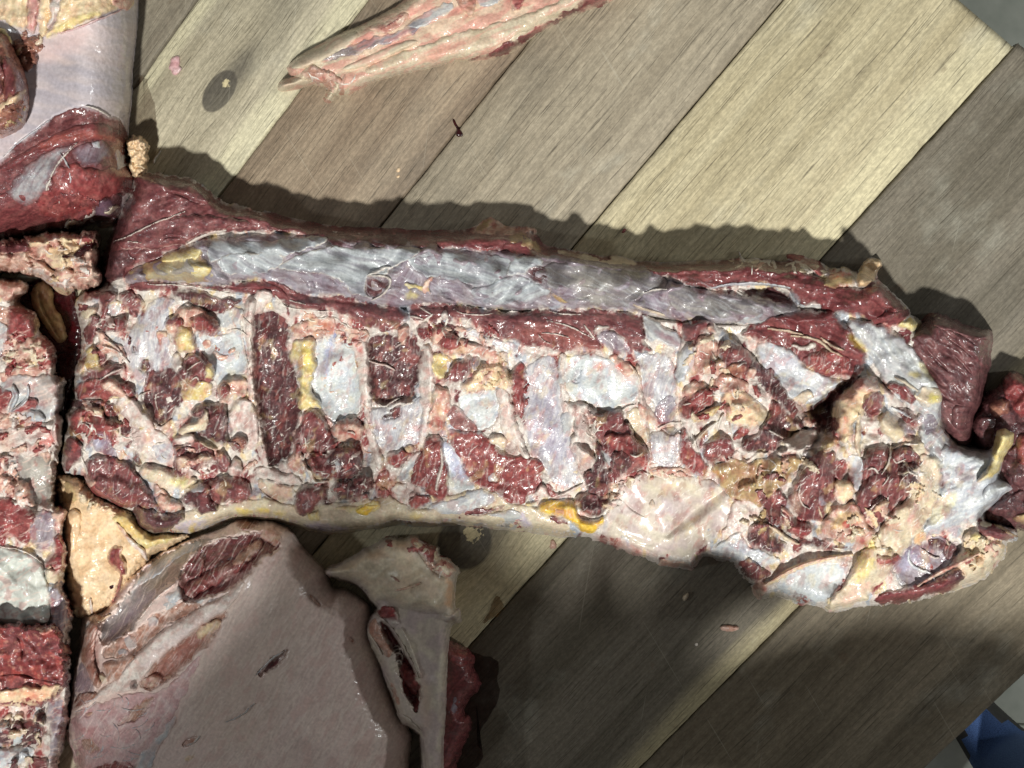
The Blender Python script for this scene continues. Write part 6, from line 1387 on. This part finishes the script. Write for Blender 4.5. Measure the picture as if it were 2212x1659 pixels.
T.add('redm', 3, '00: -200,1560 0,1480 120,1452 280,1332 420,1302 560,1242 720,1212 900,1202 1000,1232 1060,1262 1112,1322 1105,1200 1000,1120 850,1060 640,1080 400,1200 200,1320 0,1440', R=9, ang=18, rag=1.5)
T.paint('00: 300,1240 600,1130 900,1130 1050,1230 800,1190 560,1220 360,1300', (170, 88, 74), 0.55, soft=14)
T.add('red', 3, '00: 440,1659 470,1480 640,1400 800,1460 960,1470 1100,1440 1160,1500 1150,1659 | 01: 1040,20 900,80 780,160 700,200 560,260 500,320 380,330 300,200 350,0', R=12, ang=60)
T.add('redm', 3, '01: -200,40 100,0 300,60 400,200 500,320 300,350 0,400 -200,420', R=14, ang=30)
T.add('fascia', 1.2, '00: 60,1659 160,1502 300,1372 440,1312 560,1252 640,1242 600,1302 520,1402 470,1502 440,1562 400,1659 | 01: 330,60 240,130 130,90 60,10', R=6, ang=58, rag=4, fx=16, al=0.62)
T.cord('white', 2, 5, '00: 660,1240 560,1340 480,1440 440,1520 420,1640', rag=2)
T.cord('white', 2.5, 6, '00: 400,1640 410,1590 440,1550', rag=2)
T.add('filmd', 1.6, '00: 640,1252 760,1242 900,1212 980,1302 900,1402 760,1452 700,1422 620,1352', R=7, ang=60, fx=12, al=0.7)
T.add('filmw', 1.5, '00: 780,1220 870,1205 870,1270 800,1270', R=5, ang=80)
T.add('filmw', 2, '00: 1000,1242 1070,1292 1100,1402 1142,1472 1090,1445 1060,1422 995,1485 1010,1352', R=5, ang=-60)
T.cord('filmw', 1.5, 4, '00: 520,1320 570,1400 600,1460')
T.cord('filmw', 1.5, 4, '00: 600,1480 610,1560 600,1600')
T.add('dark', 6, '01: 825,92 960,22 1055,20 1055,150 990,222 900,272 800,252 808,162', R=16)
T.paint('01: 840,100 960,60 1000,160 900,220 820,200', (138, 116, 140), 0.6)
T.cord('cream', 6, 13, '01: 590,320 575,280 640,260 720,205 800,155', rag=2)
T.add('memb', 6, '01: 640,300 660,240 740,190 830,150 830,185 720,275 660,320', R=8, ang=35)
T.cord('cream', 4, 9, '01: 910,180 960,170 1000,120 1030,130', rag=2)
T.add('tan', 5, '01: 850,292 960,232 995,250 960,342 900,372 860,342', R=11)
T.add('fat', 7, '00: -300,-300 255,-300 255,60 242,232 190,292 100,232 60,162 -300,130', R=16, ang=70, fold=1.6, fw=10)
T.add('pinkfat', 5, '00: 262,-300 335,-300 332,80 312,262 262,302 230,232 242,80', R=10, ang=80, fold=1.2)
T.paint('00: 262,-100 332,-100 330,100 310,260 262,280 240,200', (206, 148, 150), 0.6)
T.add('fat', 6, '00: 338,-300 470,-300 445,150 402,262 380,332 330,292 330,120', R=11, ang=75, fold=1.4)
T.paint('00: 380,60 430,60 420,180 380,180', (222, 170, 106), 0.6)
T.add('memb', 5, '00: 450,-300 640,-300 600,60 520,140 430,260 405,240 440,120', R=9, ang=60, fold=1.5, fw=6)
T.add('fat', 6, '00: 560,-300 1170,-300 1160,30 1110,92 1050,72 900,122 700,202 500,282 380,332 430,242 520,122', R=14, ang=22, fold=1.4, fw=9)
T.paint('00: 420,290 560,180 760,110 900,110 700,200 520,275 400,335', (222, 206, 120), 0.65)
T.add('pinkfat', 6, '00: 960,-200 1165,-200 1160,30 1110,92 1040,60 960,30', R=10)
T.paint('00: 980,0 1030,0 1030,25 990,20', (130, 40, 44), 0.9, soft=4, rag=2)
T.cord('pinkm', 2.5, 6, '00: 500,295 640,250 760,205 900,150 1050,90', rag=1)
T.add('brown', 4, '00: 100,350 240,322 335,402 322,482 262,622 200,602 140,482', R=11)
T.add('cream', 5, '00: 270,330 330,300 370,360 320,400 280,380', R=8, rl=2)
T.add('yfat', 5, '00: -200,200 0,230 60,252 112,402 40,422 -200,400', R=11)
T.shreds('00: 100,300 340,320 320,500 240,620 160,480', 16, ['brown', 'tanfat', 'pinkfat'], (3, 8), (1.5, 3))
T.shreds('01: 560,20 820,60 760,180 560,260 420,240 440,80', 22, ['red', 'redm', 'red'], (5, 11), (1, 2.5), strands=3)
T.build()

T = Thing('meat_chunk', 'dark rounded meat chunk with a cream rim on the left of the haunch', 'meat', '00: -500,150 0,262 80,312 130,420 200,560 252,720 267,880 242,1040 182,1132 80,1172 0,1205 -500,1250', 'brown', 46, 40, z0=0.075, ang=60, rag=2, lump=6, lscale=40)
T.add('redm', 5, '00: 10,500 80,500 180,602 228,702 190,782 100,832 25,872 40,702', R=15, ang=65)
T.add('muscle', 5, '00: -300,420 -20,480 20,620 40,760 0,880 -300,860', R=16, ang=75)
T.add('fat', 4, '00: -200,960 0,902 60,852 130,832 190,792 232,732 245,792 180,872 100,932 40,962 0,1002 -200,1020', R=8, ang=35)
T.add('dark', 3, '00: 30,500 60,480 80,520 50,540', R=5)
T.add('pinkfat', 4, '00: -200,1150 0,1160 120,1150 100,1180 0,1240 -200,1230', R=8)
T.shreds('00: 0,960 220,800 240,1040 100,1150 0,1160', 12, ['brown', 'tanfat'], (4, 8), (1, 2.5))
T.build()

# ================================================================ rib bone at the top
T = Thing('rib_bone', 'cleaned rib bone with pinkish fat and dark meat edge at the top', 'bone', 'Z: 205,440 190,380 270,318 380,268 470,208 640,138 750,80 850,20 900,-20 1150,-300 2500,-300 2080,12 1960,42 1800,102 1600,212 1480,312 1350,332 1250,357 1160,357 1000,402 850,432 700,472 620,512 550,557 490,542 450,592 402,592 420,532 430,502 330,492 270,508 150,530 138,500 160,466 235,452', 'cream', 26, 26, ang=24, rag=1.5, lump=3, lscale=50)
T.paint('Z: 600,140 1200,-100 2200,-150 1800,60 1400,230 900,380 620,440 500,400', (226, 190, 168), 0.6, soft=30)
T.wash((206, 132, 124), 0.55, 26, -0.02, 0.3, 3, 24)
T.add('cream', 3, 'Z: 620,400 900,290 1200,180 1500,120 1800,0 2000,-120 1900,40 1600,170 1350,300 1100,350 850,415 700,455', R=14, ang=24)
T.paint('Z: 900,330 1200,220 1350,200 1200,300 1000,360', (222, 164, 144), 0.6)
T.add('bone', 5, 'Z: 200,402 270,325 470,215 620,165 570,262 400,352 340,372 250,405', R=12, ang=26, rag=1)
T.add('bone', 6, 'Z: 140,512 160,470 260,446 345,478 270,506 150,531', R=9, ang=10, rag=0.8)
T.add('bone', 4, 'Z: 480,410 650,332 880,232 980,236 800,312 620,392', R=10, ang=24, rag=1.2)
T.add('filmd', 1.5, 'Z: 340,362 500,290 640,230 800,198 1000,98 980,160 800,252 600,312 450,362', R=6, ang=24)
T.paint('Z: 380,350 520,285 700,260 560,320 440,362', (112, 100, 88), 0.7)
T.add('film', 1.5, 'Z: 860,160 1000,60 1170,0 1120,112 940,165', R=8, ang=30)
T.add('redm', 4, 'Z: 1180,352 1350,322 1480,242 1650,162 1850,42 2000,-62 2085,10 1800,112 1600,217 1480,317 1250,357', R=9, ang=28)
T.add('red', 3, 'Z: 1480,-40 1570,-40 1560,60 1500,72', R=6)
T.add('film', 2, 'Z: 1300,-60 1460,-60 1400,40 1300,30', R=7)
T.add('tan', 5, 'Z: 1150,-60 1290,-60 1282,40 1270,92 1225,82 1180,10', R=7)
T.add('tan', 4, 'Z: 255,412 350,380 480,432 560,552 480,542 430,492 330,472', R=8)
T.add('pinkfat', 3, 'Z: 640,160 800,100 900,60 860,150 740,200', R=8)
T.cord('red', 1.5, 4, 'Z: 740,170 790,140 880,80')
T.wash((212, 140, 130), 0.4, 14, 0.0, 0.3, 5, 24)
T.shreds('Z: 260,410 480,420 600,500 480,560 340,480', 12, ['pinkfat', 'tan', 'cream'], (3, 6), (1, 2.5), strands=6)
T.shreds('Z: 420,520 500,530 450,592 405,592', 4, ['cream', 'tan'], (4, 7), (1.5, 3))
T.build()
# ================================================================ scraps and stains on the boards
def scrap(name, label, cat, outline, kind, h, R=5, **kw):
    kw.setdefault('rag', 1.2); kw.setdefault('lump', 0.6); kw.setdefault('lscale', 10)
    t = Thing(name, label, cat, outline, kind, h, R, **kw); t.build()
scrap('meat_scrap', 'flat pink scrap of meat beside the wood knot', 'scrap', '00: 1480,490 1550,475 1556,530 1550,570 1572,580 1560,620 1520,655 1490,640 1480,610 1455,590 1470,550', 'pinkm', 2.5)
scrap('blood_clot', 'small dark blood clot on the seam near the rib bone', 'blood', 'Z: 1150,690 1160,685 1180,730 1215,775 1210,795 1180,795 1170,770 1180,750 1160,720', 'clot', 1.6, 3)
scrap('meat_scrap', 'pale pinkish scrap below the trunk near the lower wood knot', 'scrap', '22: 330,1350 365,1345 390,1400 360,1430 325,1420', 'pinkfat', 3)
scrap('meat_scrap', 'slim pink sliver lying on the dark plank, lower right', 'scrap', 'D: 1555,1352 1570,1350 1597,1353 1594,1362 1575,1365 1558,1362', 'tan', 3)
scrap('bone_chip', 'tiny pale bone chip standing on the dark plank', 'scrap', 'D: 1474,1289 1480,1285 1487,1278 1488,1284 1482,1298 1476,1297', 'bone', 5, 3)
scrap('meat_scrap', 'tiny red speck of meat on the pale plank above the trunk', 'scrap', '21: 945,350 960,320 985,318 985,340 960,358', 'red', 1.6, 3)
scrap('fat_crumb', 'small brown crumb on the brown plank, upper of a pair', 'crumb', 'Z: 825,990 840,970 850,975 846,995 832,1000', 'peach', 1.2, 2)
scrap('fat_crumb', 'small brown crumb on the brown plank, lower of a pair', 'crumb', 'Z: 826,1025 842,1015 850,1022 836,1036', 'peach', 1.0, 2)
scrap('fat_crumb', 'tiny white crumb on the dark plank left of the pink sliver', 'crumb', 'D: 1501,1390 1507,1388 1508,1394 1503,1396', 'white', 1.2, 2)
scrap('sinew_thread', 'thin pale sinew thread curling in the shade beside the fat tag', 'sinew', '00: 1318,1395 1330,1360 1350,1345 1390,1290 1396,1296 1362,1350 1342,1370 1336,1412 1322,1414', 'white', 2, 2, rag=0.4)

def wet_mat(name, c, rough, alpha):
    m = bpy.data.materials.new(name); m.use_nodes = True; nt = m.node_tree; b = nt.nodes['Principled BSDF']; L = nt.links.new
    tc = N(nt, 'ShaderNodeTexCoord'); n = N(nt, 'ShaderNodeTexNoise'); n.inputs['Scale'].default_value = 90; n.inputs['Detail'].default_value = 4
    L(tc.outputs['Object'], n.inputs['Vector'])
    r = N(nt, 'ShaderNodeMapRange'); r.inputs[1].default_value = 0.3; r.inputs[2].default_value = 0.7; r.inputs[3].default_value = alpha * 0.75; r.inputs[4].default_value = min(1, alpha * 1.15)
    L(n.outputs['Fac'], r.inputs[0]); L(r.outputs[0], b.inputs['Alpha'])
    b.inputs['Base Color'].default_value = (*srgb(c), 1); b.inputs['Roughness'].default_value = rough; b.inputs['Specular IOR Level'].default_value = 0.25; MATS[name] = m; return m
wet_mat('watery_blood', (92, 70, 50), 0.5, 0.35); wet_mat('dark_blood', (44, 24, 18), 0.35, 0.6); wet_mat('juice', (120, 84, 34), 0.5, 0.5)
def puddle(label, outline, mat, h=0.0004):
    p = chaikin(chaikin(pts(outline))); rs = np.random.RandomState(len(label)); p = p + rs.randn(*p.shape) * 1.3
    n = len(p); c = p.mean(0); v = []; f = []
    q0 = at(*c)
    for k, (sc_, z) in enumerate(((1.0, 0.00025), (0.97, h), (0.5, h))):
        for a, b_ in p:
            w = at(c[0] + (a - c[0]) * sc_, c[1] + (b_ - c[1]) * sc_, z); v.append((w.x - q0.x, w.y - q0.y, z))
    v.append((0, 0, h))
    for k in range(2):
        for i in range(n):
            j = (i + 1) % n; f.append((k * n + j, k * n + i, (k + 1) * n + i, (k + 1) * n + j))
    for i in range(n): f.append((2 * n + (i + 1) % n, 2 * n + i, 3 * n))
    me = bpy.data.meshes.new('puddle'); me.from_pydata(v, [], f); me.update(); me.materials.append(MATS[mat])
    for q in me.polygons: q.use_smooth = True
    o = link(bpy.data.objects.new('blood_puddle', me)); o.location = q0
    o['label'] = label; o['category'] = 'puddle'
puddle('dark wet puddle spreading beside the cartilage blade', '13: 1600,500 1760,560 1900,680 2110,720 2080,850 2110,1000 2060,1150 1950,1300 1900,1450 1980,1540 1880,1700 1500,1700', 'dark_blood')
puddle('small amber stain on the boards right of the blade', '13: 2060,160 2110,190 2150,260 2120,300 2090,340 2020,370 1980,420 1950,400 2010,320 2040,240', 'juice')
puddle('wet red-brown film on the boards between haunch and trunk', '00: 1150,640 1250,650 1290,760 1330,900 1360,1100 1370,1280 1300,1420 1100,1400 1100,1000', 'watery_blood')
# ================================================================ person leaning over the table corner (mostly out of the picture)
def skin_chain(name, verts, edges, root=0, sub=2):
    me = bpy.data.meshes.new(name); me.from_pydata([v[:3] for v in verts], edges, []); o = bpy.data.objects.new(name, me); link(o)
    md = o.modifiers.new('Skin', 'SKIN'); md.use_smooth_shade = True; md.branch_smoothing = 0.6
    sv = me.skin_vertices[0].data
    for i, v in enumerate(verts): sv[i].radius = (v[3], v[4] if len(v) > 4 else v[3])
    sv[root].use_root = True
    ss = o.modifiers.new('Sub', 'SUBSURF'); ss.levels = sub; ss.render_levels = sub
    dg = bpy.context.evaluated_depsgraph_get(); ev = o.evaluated_get(dg); m2 = bpy.data.meshes.new_from_object(ev)
    o.modifiers.clear(); o.data = m2; bpy.data.meshes.remove(me); m2.name = name
    return o
simple_mat('blue_denim', (38, 62, 108), (74, 104, 156), 900, 0.85, 0.4)
simple_mat('grey_shirt', (70, 74, 80), (92, 96, 102), 500, 0.9, 0.3)
simple_mat('skin', (170, 120, 96), (190, 142, 116), 120, 0.5, 0.1)
simple_mat('black_hair', (18, 15, 14), (34, 28, 25), 400, 0.5, 0.5)
simple_mat('dark_shoe', (24, 22, 22), (40, 38, 36), 90, 0.6, 0.2)
V = []; E = []
def jt(x, y, z, r, r2=None, to=None):
    V.append((x, y, z, r, r2 or r)); i = len(V) - 1
    if to is not None: E.append((to, i))
    return i
pel = jt(0.50, -0.80, 0.18, 0.13, 0.11)
wst = jt(0.42, -0.79, 0.34, 0.12, 0.10, pel); chs = jt(0.28, -0.74, 0.52, 0.15, 0.115, wst); shl = jt(0.17, -0.69, 0.62, 0.13, 0.09, chs)
nck = jt(0.10, -0.65, 0.69, 0.052, None, shl); hd0 = jt(0.060, -0.603, 0.745, 0.072, 0.078, nck); hd1 = jt(0.028, -0.578, 0.815, 0.086, 0.096, hd0); hd2 = jt(0.003, -0.563, 0.885, 0.06, 0.066, hd1)
for sx, hip, knee, ank, toe in ((-1, (0.40, -0.84, 0.10), (0.37, -0.78, -0.20), (0.40, -0.86, -0.555), (0.34, -0.74, -0.585)), (1, (0.60, -0.72, 0.10), (0.61, -0.475, -0.20), (0.66, -0.60, -0.555), (0.58, -0.50, -0.585))):
    h = jt(*hip, 0.095, None, pel); k = jt(*knee, 0.072, None, h); c_ = jt((knee[0] + ank[0]) / 2, (knee[1] + ank[1]) / 2 - 0.015, -0.36, 0.066, None, k); a = jt(*ank, 0.052, None, c_); jt(*toe, 0.04, 0.03, a)
hands = []
for sh, el, wr, dirv in (((0.02, -0.78, 0.60), (-0.13, -0.64, 0.50), (0.10, -0.425, 0.54), (0.50, 0.84, -0.2)), ((0.30, -0.64, 0.60), (0.28, -0.43, 0.57), (0.10, -0.435, 0.47), (-0.85, 0.1, -0.4))):
    s_ = jt(*sh, 0.062, None, shl); e_ = jt(*el, 0.062, None, s_); m_ = jt((el[0] + wr[0]) / 2, (el[1] + wr[1]) / 2, (el[2] + wr[2]) / 2, 0.056, None, e_); w_ = jt(*wr, 0.028, 0.022, m_)
    d = Vector(dirv).normalized(); sd_ = d.cross(Vector((0, 0, 1))).normalized(); dn = Vector((0, 0, -1))
    p = Vector(wr) + d * 0.05; pm = jt(*p, 0.034, 0.017, w_)
    for q, (off, ln) in enumerate(((-0.03, 0.070), (-0.011, 0.080), (0.009, 0.075), (0.028, 0.060))):
        b0 = p + d * 0.035 + sd_ * off; i0 = jt(*b0, 0.0095, None, pm)
        b1 = b0 + d * ln * 0.42 + dn * 0.012; i1 = jt(*b1, 0.009, None, i0); b2 = b1 + d * ln * 0.05 + dn * 0.028; i2 = jt(*b2, 0.0082, None, i1); jt(*(b2 - d * ln * 0.28 + dn * 0.004), 0.0075, None, i2)
    t0 = Vector(wr) + d * 0.03 + sd_ * -0.035; j0 = jt(*t0, 0.013, None, w_); j1 = jt(*(t0 + d * 0.03 - sd_ * 0.018 + dn * 0.01), 0.0105, None, j0); jt(*(t0 + d * 0.055 - sd_ * 0.018 + dn * 0.022), 0.009, None, j1)
person = skin_chain('person', V, E, pel, 2)
bm_ = person.data
for n_ in ('grey_shirt', 'blue_denim', 'skin', 'dark_shoe', 'black_hair'): bm_.materials.append(MATS[n_])
wr_pts = [Vector((0.10, -0.425, 0.54)), Vector((0.10, -0.435, 0.47))]
for f in bm_.polygons:
    c = f.center; f.use_smooth = True
    if c.z < -0.54: f.material_index = 3
    elif c.z < 0.20: f.material_index = 1
    elif c.z > 0.70 and c.x < 0.2 and c.y > -0.75: f.material_index = 2
    elif min((c - w).length for w in wr_pts) < 0.10 or c.y > -0.40: f.material_index = 2
person['label'] = 'person in blue denim trousers at the lower right table corner'; person['category'] = 'person'
hair = skin_chain('hair', [(0.048, -0.628, 0.80, 0.075, 0.088), (0.028, -0.598, 0.855, 0.09, 0.10), (0.003, -0.575, 0.905, 0.062, 0.07)], [(0, 1), (1, 2)], 1, 2)
hair.data.materials.append(MATS['black_hair']); hair.parent = person
face = Vector((-0.012, -0.535, 0.80))
def blob(name, c, r, sc, mat):
    import bmesh
    b = bmesh.new(); bmesh.ops.create_icosphere(b, subdivisions=2, radius=r); me = bpy.data.meshes.new(name); b.to_mesh(me); b.free()
    for p_ in me.polygons: p_.use_smooth = True
    me.materials.append(MATS[mat]); o = bpy.data.objects.new(name, me); o.location = c; o.scale = sc; link(o, person)
simple_mat('eye_white', (220, 220, 215), (232, 232, 228), 50, 0.3, 0.0)
for q in (-1, 1):
    blob('eye', (0.003 + q * 0.030, -0.497 - q * 0.012, 0.815), 0.011, (1, 1, 1), 'eye_white')
    blob('ear', (0.038 + q * 0.085, -0.578 - q * 0.04, 0.80), 0.022, (0.5, 0.9, 1.3), 'skin')
blob('nose', (-0.009, -0.481, 0.792), 0.014, (0.9, 1.1, 1.5), 'skin')
blob('mouth', (0.008, -0.501, 0.755), 0.018, (1.2, 0.6, 0.4), 'skin')
